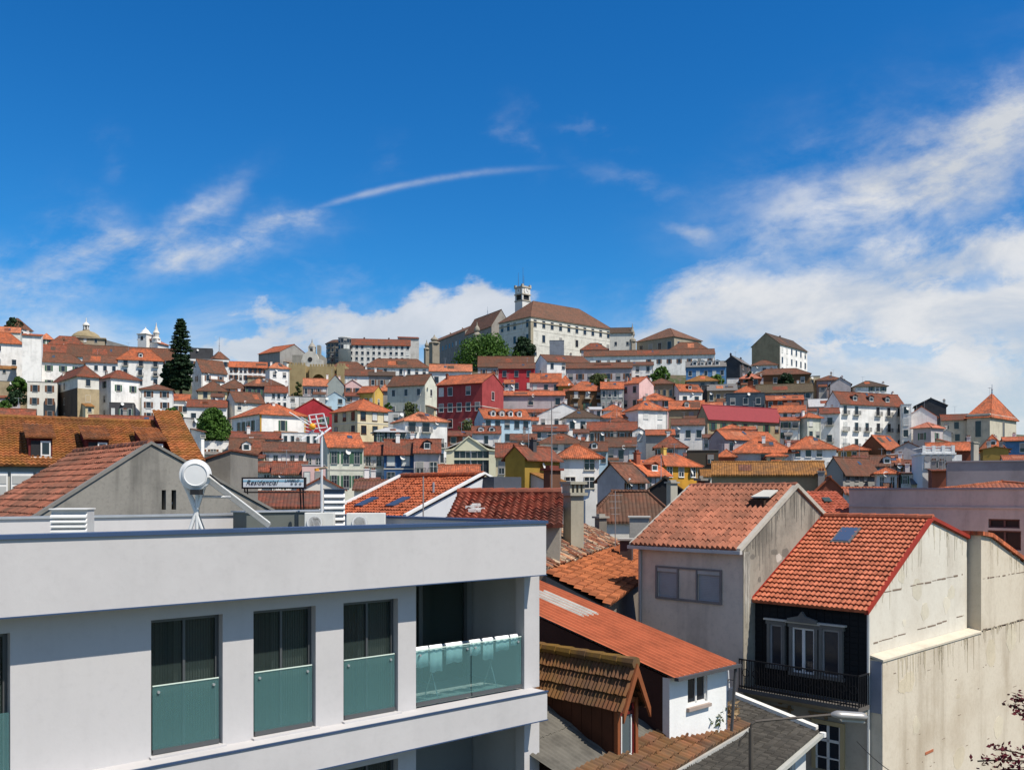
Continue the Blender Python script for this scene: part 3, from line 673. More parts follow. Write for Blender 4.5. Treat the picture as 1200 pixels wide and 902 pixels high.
H('white house with a blank bright gable near the right edge', 1062,1062,1098, 477.5,490,522,'gl','W','o',Y=240,ch=[])
H('dark grey gabled house on the right skyline beside the white gable', 1073,1073,1109, 467.5,476,502,'gl','dg','g',Y=262,ch=[(.9,-.4)],chc='w')
H('small house with one lit white wall and a pink roof', 1070,1091,1105, 495,501,522,'hip','lil','p',(1,1),(1,1),Y=232,ch=[])
H('low white shed right of the pink roofed house', 1104,1104,1115, 504,508,521,'gl','W','G',Y=236)
H('orange roofed row behind the balustraded white house', 1086,1086,1139, 518.5,529,540,'gr','rb','o',Y=172,ch=[(.95,.1)])
H('red hip roofed house with a small dormer near the right edge', 1148,1148,1180, 510,530,543,'hip','w','o',(1,2),Y=180,dm=1)
H('blue walled house cut by the right edge of the view', 1176,1176,1220, 512,517,534,'gr','b','o',(1,3),Y=190)
H('mustard walled house at the right edge', 1152,1152,1182, 524,527,546,'gl','oc','m',Y=160)
H('plain orange roof at the right edge above the purple wall', 1176,1176,1225, 533.5,540,552,'gr','w','o',Y=140,ch=[])
# --- lower middle, left part
H('white flat roofed modern block with a long window strip', 214,214,271, 516,516.5,540,'flat','W','G',(1,4),Y=165,ww=2.6,wh=.8)
H('long low brick coloured roof above the mansard house', 263,263,331, 506,514,526,'gr','w','r',(1,5),Y=176,ch=[(-.2,-.3)],chc='W')
H('mansard house with one white dormer window in a brown roof', 268,268,309, 513.5,533,552,'gr','w','b',(1,4),Y=162,dm=1,dw=1.5)
H('house with a brown roof over a strip of attic windows', 308,308,358, 518,529,552,'gr','W','b',(1,5),Y=158)
H('lilac fronted house with an orange roof left of the antenna mast', 356,356,378, 520,531,556,'gr','lil','r',(1,2),Y=160)
H('white flat terrace building with a metal pergola', 330,330,374, 506.5,507,524,'flat','W','G',(1,5),Y=178)
H('plain rust roofed shed behind the hotel sign, left half', 268,268,318, 541,553,575,'gr','w','r',(1,4),Y=118,ch=[])
H('plain rust roofed shed behind the hotel sign, right half', 319,319,359, 541,556,578,'gr','w','r',(1,3),Y=116,ch=[])
H('flat pink walled house beside the antenna mast', 354,354,380, 544.5,545,578,'flat','pk','G',(1,2),Y=112)
H('white house with grey upper storey and a bright orange roof', 375,384,426, 507,524,578,'gr','cg','o',(2,3),Y=140,band=1,ch=[],wst='g',al=72)
H('white house with four french windows left of the dark blue house', 426,426,450, 518.5,533.5,568,'gr','W','r',(2,2),Y=143,ww=1.3,wh=2.,bal='R',ch=[])
H('dark blue house with white framed windows', 450,450,485, 515,533,568,'gr','db','r',(2,2),Y=142,band=1,ww=1.3,ch=[(-.1,-.2),(.9,.1)],chc='W')
H('lilac house with an attic dormer right of the dark blue house', 485,485,516, 514.5,531,568,'gr','lil','r',(1,2),Y=141,dm=1,bal='R',dwall='dg',ch=[])
H('dark glazed conservatory block with a curved grey roof', 438,441,475, 501.5,506,520,'hip',(.03,.05,.06),'G',(1,6),Y=168,wst='g',nocor=1,ch=[])
H('white apartment block with stacked balconies and an orange hip roof', 461,475,524, 483,493,545,'hip','W','O',(3,3),Y=172,bal='R',ww=1.6,al=66,ch=[])
H('narrow cream house with one window behind the ochre gable', 581,581,607, 519.5,536,562,'gr','c','r',(1,2),Y=135,ch=[])
H('bright plain orange roofed shed behind the big tiled roof', 514,514,562, 545,559.5,575,'gr','w','o',Y=100,ch=[])
H('ochre gabled house with a long brown timber side', 592,615,656, 523,540,572,'gr',(.3,.19,.035),'r',(0,0),Y=104,ch=[(-.2,-.4)],chc='dg',al=40)
H('white house with a bright orange hip roof and a large blank wall', 650,656,702, 521.5,537.5,576,'hip','W','o',(2,2),Y=110,skip=.5,ch=[])
H('house with a mottled brown roof and a lilac gable', 700,732,756, 542.5,566,588,'gr','lil','b',(1,3),Y=94,ch=[],al=52)
H('house with an orange roof dormer and a pale lilac gable', 722,756,784, 540,558,582,'gr','lil','o',(1,3),Y=104,dm=1,dwall='rb',al=52,ch=[(-.7,-.2)],chc='rb')
H('deep yellow house with orange hip roof and a yellow chimney', 748,778,818, 531.5,546,562,'hip',(.5,.25,.03),'o',(1,3),(0,0),Y=122,ch=[(-.35,-.1)],chc='y',al=48)
H('small orange roof among the mixed roofs in mid town', 757,757,791, 503.5,510,524,'gr','g','o',Y=200,ch=[])
H('lilac house under a patched orange and brown roof', 768,768,804, 510.5,525,542,'hip','lil','r',(1,3),Y=180)
H('dark weathered flat topped ruin just left of the long mustard roof', 806,806,842, 526,528,566,'flat',(.07,.06,.045),'g',(2,2),Y=130,wst='b')
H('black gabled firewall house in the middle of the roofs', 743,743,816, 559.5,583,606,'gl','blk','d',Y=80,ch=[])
H('old house with a long straight mustard roof and rubble wall', 835,835,967, 541,557.5,580,'gr','st','m',Y=95,ch=[],dep=6)
H('red gabled roof left of the mustard roofed house end', 956,956,990, 559,574,590,'gl','rb','o',Y=88)
H('red gable roof left of the large brown roof', 992,992,1040, 572,577,590,'gr','w','o',Y=70,ch=[])
H('low house with a dark mossy hip roof in the lower middle', 687,691,793, 575.5,606,626,'hip','w','b',Y=60,ch=[],ov=.25)
H('orange roofed cottages behind the hotel sign', 296,296,374, 576.5,592,604,'gr','w','r',Y=62,ch=[],dep=7)
H('rough whitewashed stone gable behind the louvred vent', 352,352,402, 559,571,600,'gl','w','r',Y=72,ch=[],skip=.5)
H('brown roofed shed at the left foot of the big tiled roof', 415,415,470, 563,572,590,'gr','w','b',Y=72,ch=[])
H('red roofed pavilion behind the grey concrete building', 1095,1095,1270, 564.5,573.5,590,'hip','pk','o',Y=58,dep=9,ch=[])
H('purple rendered hall with a blind recessed window', 1110,1110,1290, 541,541.5,578,'flat','pu','r',Y=74)
# --- small buildings squeezed between the larger ones
H('narrow white terrace house between the crimson gable and the red walled house', 591,591,603, 445,449.5,463,'gr','W','o',(2,2),Y=256,ch=[])
H('white cottage tucked right of the slanting blank gable', 690,690,705, 477,480,492,'gr','W','G',(1,2),Y=236,ch=[])
H('low white wall house under the brown roofs left of the tall thin mast', 606,606,632, 516.5,518,528,'shed','W','b',(1,3),Y=186)
H('tiny white house left of the wide rust brown roof', 672,672,690, 503,507.5,518,'gr','W','b',(1,2),Y=202,ch=[])
H('small cream house under the orange hip roof left of the white cube', 716,716,734, 489.5,494,506,'hip','c','r',(1,2),Y=222,ch=[])
H('white gabled shed in front of the white cube house', 741,741,757, 502,507,520,'gl','W','r',(1,1),Y=204,ch=[])
H('white yard house right of the lilac house with the patched roof', 802,802,818, 531,535,548,'gr','W','r',(1,2),Y=170,ch=[])
H('small white house at the foot of the beige fronted house', 824,824,840, 509,513,527,'gr','W','b',(1,2),Y=200,ch=[])
H('tiny grey shed beneath the red brown walled house', 940,940,957, 479,482,490,'gr','lg','r',(1,2),Y=244,ch=[])
H('small white house between the yellow skyline house and the purple one', 930,930,946, 451,455,466,'gr','W','b',(1,2),Y=290,ch=[])
H('little white house below the grey lilac skyline gable', 984,984,999, 461,464.5,476,'gr','W','r',(1,2),Y=272,ch=[])
H('brick red walled yard block right of the balustraded house', 1092,1092,1112, 551,553,568,'shed','rb','r',Y=120)
H('pale house with a brown roof under the conical green bush left', 190,190,203, 490,494,506,'gr','W','b',(1,1),Y=200,ch=[])
H('tall shaded white house behind the narrow gable by the round tree', 247,247,262, 461,465,484,'gr','W','b',(2,2),Y=256,ch=[])
H('small brown roofed house below the arcaded building', 290,290,304, 463,467,479,'hip','w','b',(1,2),Y=262,ch=[])
H('tiny lilac house at the left foot of the fortress wall', 327,327,341, 464,468,480,'gr','lil','r',(1,2),Y=272,ch=[])
H('white block behind the deep red gabled house', 336,336,352, 478,479,492,'flat','W','g',(2,2),Y=236)
H('plain grey wall house left of the white balcony apartment block', 455,455,473, 482,482.5,508,'flat','lg','g',(2,1),Y=200)
H('small brick red roofed house below the crimson house', 525,525,552, 505,511,522,'gr','rb','r',(1,2),Y=186,ch=[])
H('tiny white house between the mottled apartment front and the slanting gable', 612,612,631, 489,493,505,'gr','W','o',(1,2),Y=224,ch=[])
H('pale pink house behind the wide orange roof of the purple hall', 868,868,886, 500,504,512,'gr','pk','o',(1,2),Y=212,ch=[])
H('white house with small windows left of the narrow beige house', 921,921,936, 516,519,532,'gr','W','r',(1,2),Y=190,ch=[])
H('white house under a rust roof right of the ochre low house', 1000,1000,1016, 534,538,548,'gr','W','r',(1,2),Y=166,ch=[])
H('little yellow house left of the red gabled roof', 900,900,920, 531,535,546,'hip','c','o',(1,2),Y=166,ch=[])
H('white cottage below the plain lilac grey gable', 1079,1079,1094, 541,544,556,'gr','W','r',(1,2),Y=142,ch=[])
H('tiny cream house between the two brown roofs near the antenna', 296,296,309, 533,537,548,'gr','c','r',(1,1),Y=148,ch=[])
H('low white annex below the four french windows', 421,421,444, 560,563,574,'shed','W','r',(1,2),Y=124)
# ------------------------------------------------------------------ landmarks on the hill
H('university palace with long brown hip roof and white window rows on the hill top', 585,622,717, 357.5,370.5,420,'hip',(.62,.6,.53),'u',(3,10),(3,5),Y=440,al=50,name='university_palace',cat='palace',group='university buildings',ch=[],ww=1.9,wh=3.4,wst='s',band=1,attic=1,rowskip=[.7,.45,.0])
H('steep roofed stone chapel left of the university palace', 545,576,588, 368.5,382,425,'gl',(.3,.28,.25),'u',(1,1),(1,5),Y=464,al=62,ss=11,name='chapel',cat='chapel',group='university buildings',ch=[],ww=1.3,wh=3.,fin=4)
H('long dark stone university wing with brown base left of the chapel', 499,545,549, 389,387,434,'gl',(.26,.24,.22),'u',(1,1),(2,12),Y=492,al=64,ss=13,name='university_wing',cat='university wing',group='university buildings',ch=[(.1,-.9),(.1,-.3),(.1,.3)],chc='st',ww=1.4,wh=2.4)
H('pale gallery with a low roof between the palace and the library', 715,715,742, 384,390.5,416,'gr',(.6,.58,.52),'d',(1,2),Y=452,name='gallery_building',cat='gallery',group='university buildings',ch=[])
H('baroque library with dark stone side and arched white windows', 746,790,822, 385,394,416,'hip',(.33,.29,.22),'u',(1,3),(1,4),Y=440,al=48,name='library_building',cat='library',group='university buildings',ch=[],ww=2.2,wh=4.4,wst='w')
H('small hip roofed house at the foot of the palace wall', 681,681,712, 402,410,416,'hip','lil','r',Y=405,ch=[])
H('brown hip roofed house in front of the library', 786,786,828, 401,409.5,418,'hip','lil','b',(1,3),Y=410,ch=[])
H('glazed grey stair block against the palace wall', 644,644,661, 398.5,399,422,'flat',(.2,.22,.26),'g',Y=425,name='stair_block',cat='stair block',wst='g')
H('long white college building with four rows of windows and a red roof', 408,408,481, 397.5,404,430,'gr',(.66,.64,.6),'r',(4,11),Y=400,name='college_building',cat='college',group='university buildings',ch=[(-.5,.2),(.3,.2)],chc='dg',wst='w',ww=1.5,wh=1.7,ov=.5)
H('blank pale end block of the white college building', 466,467,491, 394.5,396,430,'shed',(.5,.49,.46),'r',Y=415,name='college_block',cat='college',group='university buildings',ch=[])
H('grey beige church with a tall red pyramid roof and pointed windows', 1133,1160,1191, 461,486.5,520,'pyr',(.5,.46,.36),'o',(1,1),(1,1),Y=235,al=46,name='church_apse',cat='church',ch=[],fin=2.4,ww=1.6,wh=4.,wst='s')
H('low nave with brown roof joining the pyramid roofed church', 1103,1103,1140, 485.5,493,520,'gr',(.45,.42,.34),'r',(2,3),Y=242,name='church_nave',cat='church',ch=[])

def college_bay():
    Y = 399; k = Y/F; c = px(396, 428, Y+4); gz = c.z-6; z = lambda v: ZC+(HOR-v)/F*Y-gz
    r = root('college_bay', 'rounded grey and white corner bay with curved roof at the left end of the college', 'college', (c.x, c.y, gz), R(-30), 'university buildings'); wm, st = wall_mat((.62,.6,.56), .4), wall_mat((.27,.255,.23), .5)
    rr = 14*k/1.; m = MB(); m.lathe([(rr*.95,0),(rr*.95,z(403)),(rr*1.0,z(402.6)),(rr*1.0,z(401.8))], st, 40); m.build('wall', r, True)
    m = MB(); m.lathe([(rr*1.08,z(401.8)),(rr*.9,z(400.2)),(rr*.5,z(397.2)),(.1,z(396))], tile_mat((.12,.06,.04),.6), 40); m.build('roof', r)
    for i in range(4):
        for j in range(9):
            t = R(-165+j*22); o = put_window(r, math.cos(t)*rr*.955, math.sin(t)*rr*.955, z(424.5-i*6), 'R', 1.2, 1.5, 's', True); o.rotation_euler.z = t+math.pi/2
    b2 = px(404, 428, 394); r2 = root('college_turret', 'white rounded stair turret with ribbon windows on the college corner', 'college', (b2.x, b2.y, gz), 0., 'university buildings'); q = 7.2*k
    m = MB(); m.lathe([(q,0),(q,z(399)),(q*1.06,z(398.6)),(q*1.06,z(398)),(.2,z(396.8))], wm, 28); m.build('wall', r2, True)
    for i in range(2):
        for j in range(6): t = R(-160+j*28); o = put_window(r2, math.cos(t)*q, math.sin(t)*q, z(404.5+i*7), 'R', 1.3, 1.6, 'g', True); o.rotation_euler.z = t+math.pi/2
college_bay()
def clock_tower():
    Y = 474; fr = Frame((612.5-600)/F*Y, Y, R(42)); gz = ZC+(HOR-372)/F*Y-14
    r = root('clock_tower', 'square stone clock tower with white dial rising behind the palace roof', 'clock tower', (fr.o.x, fr.o.y, gz), fr.b, 'university buildings')
    z = lambda v: ZC+(HOR-v)/F*Y-gz
    st, wh = wall_mat((.42,.38,.31), .5), wall_mat((.66,.64,.6), .25); w = 2.75; m = MB()
    m.box(-w, w, -w, w, 0, z(354), wh); m.box(-w-.25, w+.25, -w-.25, w+.25, z(354), z(352.6), st)
    for sx in (-1, 1):
        for sy in (-1, 1): m.box(sx*w-.75*(sx>0)-.01*0, sx*w+.75*(sx<0), sy*w-.75*(sy>0), sy*w+.75*(sy<0), z(352.6), z(346.5), wh)
    m.box(-w+.6, w-.6, -w+.6, w-.6, z(352.6), z(346.5), DARK)
    m.box(-w-.3, w+.3, -w-.3, w+.3, z(346.5), z(345.2), st); m.box(-w, w, -w, w, z(345.2), z(338.5), wh)
    m.box(-w-.4, w+.4, -w-.4, w+.4, z(338.5), z(337.2), st)
    m.build('shaft', r)
    m = MB()
    for sx in (-1, 1):
        for sy in (-1, 1): m.box(sx*2.6-.5, sx*2.6+.5, sy*2.6-.5, sy*2.6+.5, z(337.2), z(334.6), st)
    m.box(-2.2, 2.2, -2.2, 2.2, z(337.2), z(335.8), st); m.build('parapet', r)
    for nm, ax, c in (('clock_face', Matrix.Rotation(R(90), 3, 'X'), (0,-w-.02,z(342))), ('clock_face', Matrix.Rotation(R(-90), 3, 'Y'), (-w-.02,0,z(342)))):
        m = MB(); m.lathe([(1.75,-.02),(1.75,.12)], st, 20, c, ax); m.lathe([(1.45,.1),(1.45,.2)], WHITE, 20, c, ax)
        o = m.build(nm, r); h = MB(); d = Vector((0,-.26,0)) if ax[0][0] == 1 else Vector((-.26,0,0)); q = Vector(c)+d; e = Vector((1,0,0)) if ax[0][0] == 1 else Vector((0,-1,0))
        h.tube(q, q+Vector((0,0,1.2)), .09, DARK, 5); h.tube(q, q+e*.8-Vector((0,0,.3)), .1, DARK, 5); h.build('clock_hand', o)
    for x, y, v in ((-2.4,.6,320),(.4,.2,313),(1.6,.8,322)):
        m = MB(); m.tube((x,y,z(337)), (x,y,z(v)), .14, plain((.1,.1,.12),.5), 6, .05); m.build('antenna_mast', r)
clock_tower()

def dome_church():
    Y = 432; c = px(101, 407, Y); gz = c.z-16
    r = root('domed_church', 'stone church with a low tiled dome and white lantern on the left skyline', 'church', (c.x, c.y, gz), R(20))
    z = lambda v: ZC+(HOR-v)/F*Y-gz; k = Y/F; st = wall_mat((.34,.28,.2), .5)
    m = MB(); m.box(-8.2, 8.2, -6, 6, 0, z(398.5), st); m.box(-8.8, 8.8, -6.6, 6.6, z(398.5), z(397.3), st); m.build('drum', r)
    for x in (-4.5, 0, 4.5): put_window(r, x, -6, z(403), 'R', 1.1, 1.6, 's', True)
    m = MB(); dm = wall_mat((.3,.24,.14), .5); m.lathe([(6.6,z(397.3)),(6.2,z(395)),(5.2,z(392)),(3.6,z(389.3)),(1.8,z(388))], dm, 28); m.build('dome', r, smooth=True)
    m = MB(); m.lathe([(1.5,z(388.2)),(1.5,z(386.5))], st, 12)
    for i in range(6): t = i*math.pi/3; m.tube((1.05*math.cos(t),1.05*math.sin(t),z(386.5)), (1.05*math.cos(t),1.05*math.sin(t),z(381.5)), .28, WHITE, 6)
    m.lathe([(.75,z(386.5)),(.75,z(381.5))], DARK, 10); m.lathe([(1.6,z(381.5)),(1.5,z(380.8)),(1.1,z(379)),(.25,z(377.5)),(.1,z(372))], wall_mat((.6,.58,.54),.3), 12); m.build('lantern', r)
    m = MB(); p = [(9,-5,z(402)),(21,-5,0),(21,7,0),(9,7,z(402))]
    m.prism([(8.9,-5,0),(20,-5,0),(20,-5,z(406)),(9.5,-5,z(399.5)),(8.9,-5,z(399.5))], (0,9,0), wall_mat((.22,.21,.2),.4)); m.build('transept', r)
dome_church()

def twin_church():
    Y = 384; c = px(172, 412, Y); gz = c.z-8
    r = root('twin_tower_church', 'white church with two small bell towers and a rounded gable above the long brown roof', 'church', (c.x, c.y, gz), R(-18)); k = Y/F
    z = lambda v: ZC+(HOR-v)/F*Y-gz; wm = wall_mat((.76,.73,.68), .2)
    X = lambda u: (u-172)*k
    m = MB(); m.box(X(164), X(187), .3, 7, 0, z(401.5), wm); m.build('nave_wall', r)
    m = MB()
    for sg in (1, -1): m.slope([(X(174.5)+sg*5., -.1, z(402.5)), (X(174.5)+sg*5., 7, z(402.5)), (X(174.5), 7, z(396.5)), (X(174.5), -.1, z(396.5))], .2, tilem('o'))
    m.build('nave_roof', r)
    for u, w, t, e, y, lab in ((169.6, 2.15, 384, 392.5, -.9, 'bell_tower'), (158.5, 1.7, 391, 396.5, 3., 'bell_tower')):
        m = MB(); x = X(u); m.box(x-w, x+w, y-w+1.2, y+w+1.2, 0, z(e), wm); m.box(x-w-.3, x+w+.3, y-w+.9, y+w+1.5, z(e), z(e-1.1), wall_mat((.5,.47,.42),.3))
        o = m.build(lab, r); d = MB()
        d.lathe([(w*1.15,z(e-1.1)),(w*.9,z(e-2.5)),(w*.5,z(t+2.6)),(.25,z(t+.8)),(.12,z(t-1))], wall_mat((.7,.68,.64),.3), 12, (x,y+1.2,0)); d.build('spire', o)
        d = MB(); d.prism([(x-.6,y-w+1.22,z(e+6.5)),(x+.6,y-w+1.22,z(e+6.5)),(x+.6,y-w+1.22,z(e+3)),(x+.3,y-w+1.22,z(e+2)),(x-.3,y-w+1.22,z(e+2)),(x-.6,y-w+1.22,z(e+3))], (0,-.08,0), DARK); d.build('belfry_opening', o)
    m = MB(); x = X(183); m.box(x-1.3, x+1.3, -.2, 2.2, z(402), z(397.5), wm); m.lathe([(1.7,z(397.5)),(1.5,z(396.3)),(1.,z(395)),(1.1,z(392)),(1.35,z(390.5)),(.7,z(387)),(.5,z(384.5)),(.3,z(383)),(.08,z(378))], wall_mat((.6,.56,.5),.4), 10, (x,1,0)); m.build('cupola', r)
twin_church()

def fortress():
    Y = 328; x0 = px(338, 0, Y).x; c = px(338, 462, Y); gz = c.z-3
    r = root('fortress_gate', 'sandy crenellated fortress wall with a deep round arch under the college', 'fortress gate', (c.x, c.y, gz), 0.); k = Y/F
    z = lambda v: ZC+(HOR-v)/F*Y-gz; X = lambda u: (u-338)*k; st = wall_mat((.36,.275,.14), .45, True, .7)
    m = MB(); m.box(0, X(357.5), 0, 8, 0, z(427.5), st)
    for i in range(6): m.box(.2+i*1.0, .8+i*1.0, 0, .7, z(427.5), z(425), st)
    m.build('left_tower', r)
    m = MB(); m.box(X(357.5), X(362), 2.4, 8, 0, z(428.5), st); m.box(X(391.5), X(394.5), 2.4, 8, 0, z(428.5), st); m.build('recess_wall', r)
    a, b, s = X(365), X(380.5), z(447); ra = (b-a)/2; arch = [(a+ra-ra*math.cos(t), .6, s+ra*math.sin(t)*1.15) for t in [math.pi*i/14 for i in range(15)]]
    m = MB(); x0, x1, zt = X(362), X(391.5), z(429)
    m.prism([(x0,.6,0),(a,.6,0)]+arch+[(b,.6,0),(x1,.6,0),(x1,.6,zt),(x0,.6,zt)], (0,3.4,0), st)
    m.box(x0, x1, 4., 8, 0, zt, st)
    for i in range(9): m.box(x0+.15+i*.98, x0+.75+i*.98, .6, 1.3, zt, z(426.3), st)
    m.build('arch_wall', r)
    m = MB(); m.box(X(394.5), X(404.5), .2, 8, 0, z(428), st)
    for i in range(3): m.box(X(394.5)+.15+i*1.05, X(394.5)+.75+i*1.05, .2, .9, z(428), z(425.5), st)
    m.build('right_tower', r)
    BASES.append((c.x+10, c.y+4, c.z-2))
fortress()

def baroque_front():
    Y = 372; c = px(366, 428, Y); gz = c.z-6; r = root('baroque_church', 'grey church front with a curved gable and small turret above the fortress wall', 'church', (c.x, c.y, gz), 0.); k = Y/F
    z = lambda v: ZC+(HOR-v)/F*Y-gz; X = lambda u: (u-366)*k; st, wh = wall_mat((.3,.28,.24),.5), wall_mat((.55,.52,.46),.5)
    m = MB(); m.box(X(341), X(376), 2, 12, 0, z(415), st); m.build('nave', r)
    m = MB(); P = [(X(353),0,0),(X(378),0,0),(X(378),0,z(422)),(X(373),0,z(420))]+[(X(363.5)+X(375.5)*math.cos(t)*.98,0,z(420)+2.9*math.sin(t)) for t in [math.pi*i/10 for i in range(11)]]+[(X(354),0,z(420)),(X(353),0,z(422))]
    m.prism(P, (0,1.8,0), wh); m.build('curved_gable', r)
    m = MB(); m.lathe([(.9,0),(.9,.1)], DARK, 14, (X(363.5),-.05,z(421)), Matrix.Rotation(R(90),3,'X')); m.build('round_window', r)
    m = MB(); x = X(363); m.box(x-1.3, x+1.3, 3, 5.6, z(415), z(405), wh); m.box(x-.55,x+.55,2.95,3,z(412),z(407),DARK); m.lathe([(1.7,z(405)),(1.5,z(404)),(.9,z(401.5)),(.3,z(399.5)),(.08,z(395))], st, 10, (x,4.3,0)); m.box(X(369),X(372.5),4,7,z(415),z(402.5),st); m.build('turret', r)
baroque_front()

def pinnacle(u, vb, vt, Y, w, label):
    c = px(u, vb, Y); k = Y/F; h = (vb-vt)*k; st = wall_mat((.28,.25,.2), .4)
    r = root('stone_pinnacle', label, 'pinnacle', (c.x, c.y, c.z-8), R(30), 'stone pinnacles on the hill')
    m = MB(); m.box(-w, w, -w, w, 0, 8+h*.35, st); m.lathe([(w*1.5,8+h*.35),(w*1.4,8+h*.42),(w*.6,8+h*.5),(w*1.05,8+h*.6),(w*.9,8+h*.7),(w*.3,8+h*.82),(.08,8+h)], st, 10); m.build('pillar', r)
pinnacle(741, 412, 379, 452, 1.2, 'dark stone pinnacle at the right end of the pale gallery')
pinnacle(500, 416, 398, 492, 1.1, 'stone pinnacle at the far left corner of the university wing')
pinnacle(509, 408, 392, 484, 2., 'broad stone turret tip over the left end of the university wing')
pinnacle(559, 402, 377, 436, 1.3, 'slim white stone turret in front of the chapel roof')

def pediment_house():
    Y = 150; fr = Frame((523-600)/F*Y, Y, R(4)); gz = ZC-13
    r = root('pediment_house', 'cream building with a curved arched parapet and wide dark glazed loggia', 'house', (fr.o.x, fr.o.y, gz), fr.b, 'houses of the hillside town'); k = Y/F
    z = lambda v: ZC+(HOR-v)/F*Y-gz; X = lambda u: (u-523)*k; cm, gm = wall_mat((.62,.6,.43), .2), wall_mat((.4,.38,.3), .4)
    top = [(523,526.5),(529,526),(535,523),(540,518),(545,514.5),(549,513.3),(553,513.5),(558,515.5),(563,519.5),(569,524),(574,526),(581,526.5)]
    m = MB(); a, b = X(532), X(573); za, zb, zc, zd = z(557), z(528), z(536.5), z(538.8)
    m.cells(0, X(581), 0, z(527), 0, .4, [(a,b,za,zd),(a,b,zc,zb)], cm)
    m.prism([(X(u),0,z(v)) for u, v in [(523,527.01),(581,527.01)]]+[(X(u),0,z(v)) for u, v in top[::-1]], (0,.4,0), cm)
    m.build('front_wall', r)
    m = MB(); m.box(.05, X(581)-.05, .45, 9, 0, z(528), gm); m.build('wall', r)
    m = MB(); m.box(a-.05, b+.05, .28, .36, za, zb, PANE)
    for i in range(7): x = a+(b-a)*i/6; m.box(x-.05, x+.05, .16, .3, za, zb, GREYF)
    m.build('loggia_window', r)
    m = MB()
    for p in ([(521,527),(531,526)],[(531,526),(549,510.5)],[(549,510.5),(572,526)],[(572,526),(583,527)]):
        (u0, v0), (u1, v1) = p; m.prism([(X(u0),-.25,z(v0)),(X(u1),-.25,z(v1)),(X(u1),-.25,z(v1+1.4)),(X(u0),-.25,z(v0+1.4))], (0,.24,0), cm)
    m.build('cornice', r)
    m = MB(); m.slope([(-.2,.5,z(525)),(-.2,10,z(525)),(X(549),10,z(513)),(X(549),.5,z(513))], .15, tilem('G')); m.slope([(X(583),.5,z(525)),(X(583),10,z(525)),(X(549),10,z(513)),(X(549),.5,z(513))], .15, tilem('g')); m.build('roof', r)
    BASES.append((fr.o.x+4, fr.o.y+4, ZC-6))
pediment_house()

def balustrade_house():
    Y = 128; fr = Frame((1081-600)/F*Y, Y, R(-12)); gz = ZC-8
    r = root('balustrade_house', 'white house with a roof balustrade and a row of four arched windows', 'house', (fr.o.x, fr.o.y, gz), fr.b, 'houses of the hillside town')
    W = fr.front(1119); z = lambda v: ZC+(HOR-v)/F*Y-gz; wm = wall_mat((.78,.78,.76), .15)
    m = MB(); m.box(0, W, 0, 7, 0, z(530), wm); m.box(-.15, W+.15, -.15, 7.15, z(532.5), z(530.5), wm); m.build('wall', r)
    m = MB(); m.box(0, W, 0, .25, z(524), z(523), wm); m.box(0, W, 0, .25, z(530), z(529), wm); m.box(0,.25,.25,7,z(524),z(523),wm)
    for i in range(25): x = .1+i*(W-.2)/24; m.lathe([(.05,z(529)),(.1,z(527.5)),(.05,z(525)),(.07,z(524))], wm, 6, (x,.12,0))
    for i in range(4): x = .2+i*(W-.4)/3; m.box(x-.2, x+.2, -.03, .28, z(530), z(522), wm)
    m.build('balustrade', r)
    for u in (1087, 1095.5, 1103.5, 1111.5):
        x = fr.front(u); w = put_window(r, x, 0, z(548), 'R', .75, 1.25, 'g', False)
        m = MB(); m.lathe([(.47,0),(.47,.1)], GREYF, 14, (x,0,z(548)+1.3), Matrix.Rotation(R(90),3,'X')); m.build('window_arch', r)
    m = MB(); m.box(W-.05, W+.9, .1, 6, 0, z(533), wm); m.build('side_wing', r)
    BASES.append((fr.o.x+2, fr.o.y+3, ZC-6))
balustrade_house()

for h in HOUSES: layout(h)
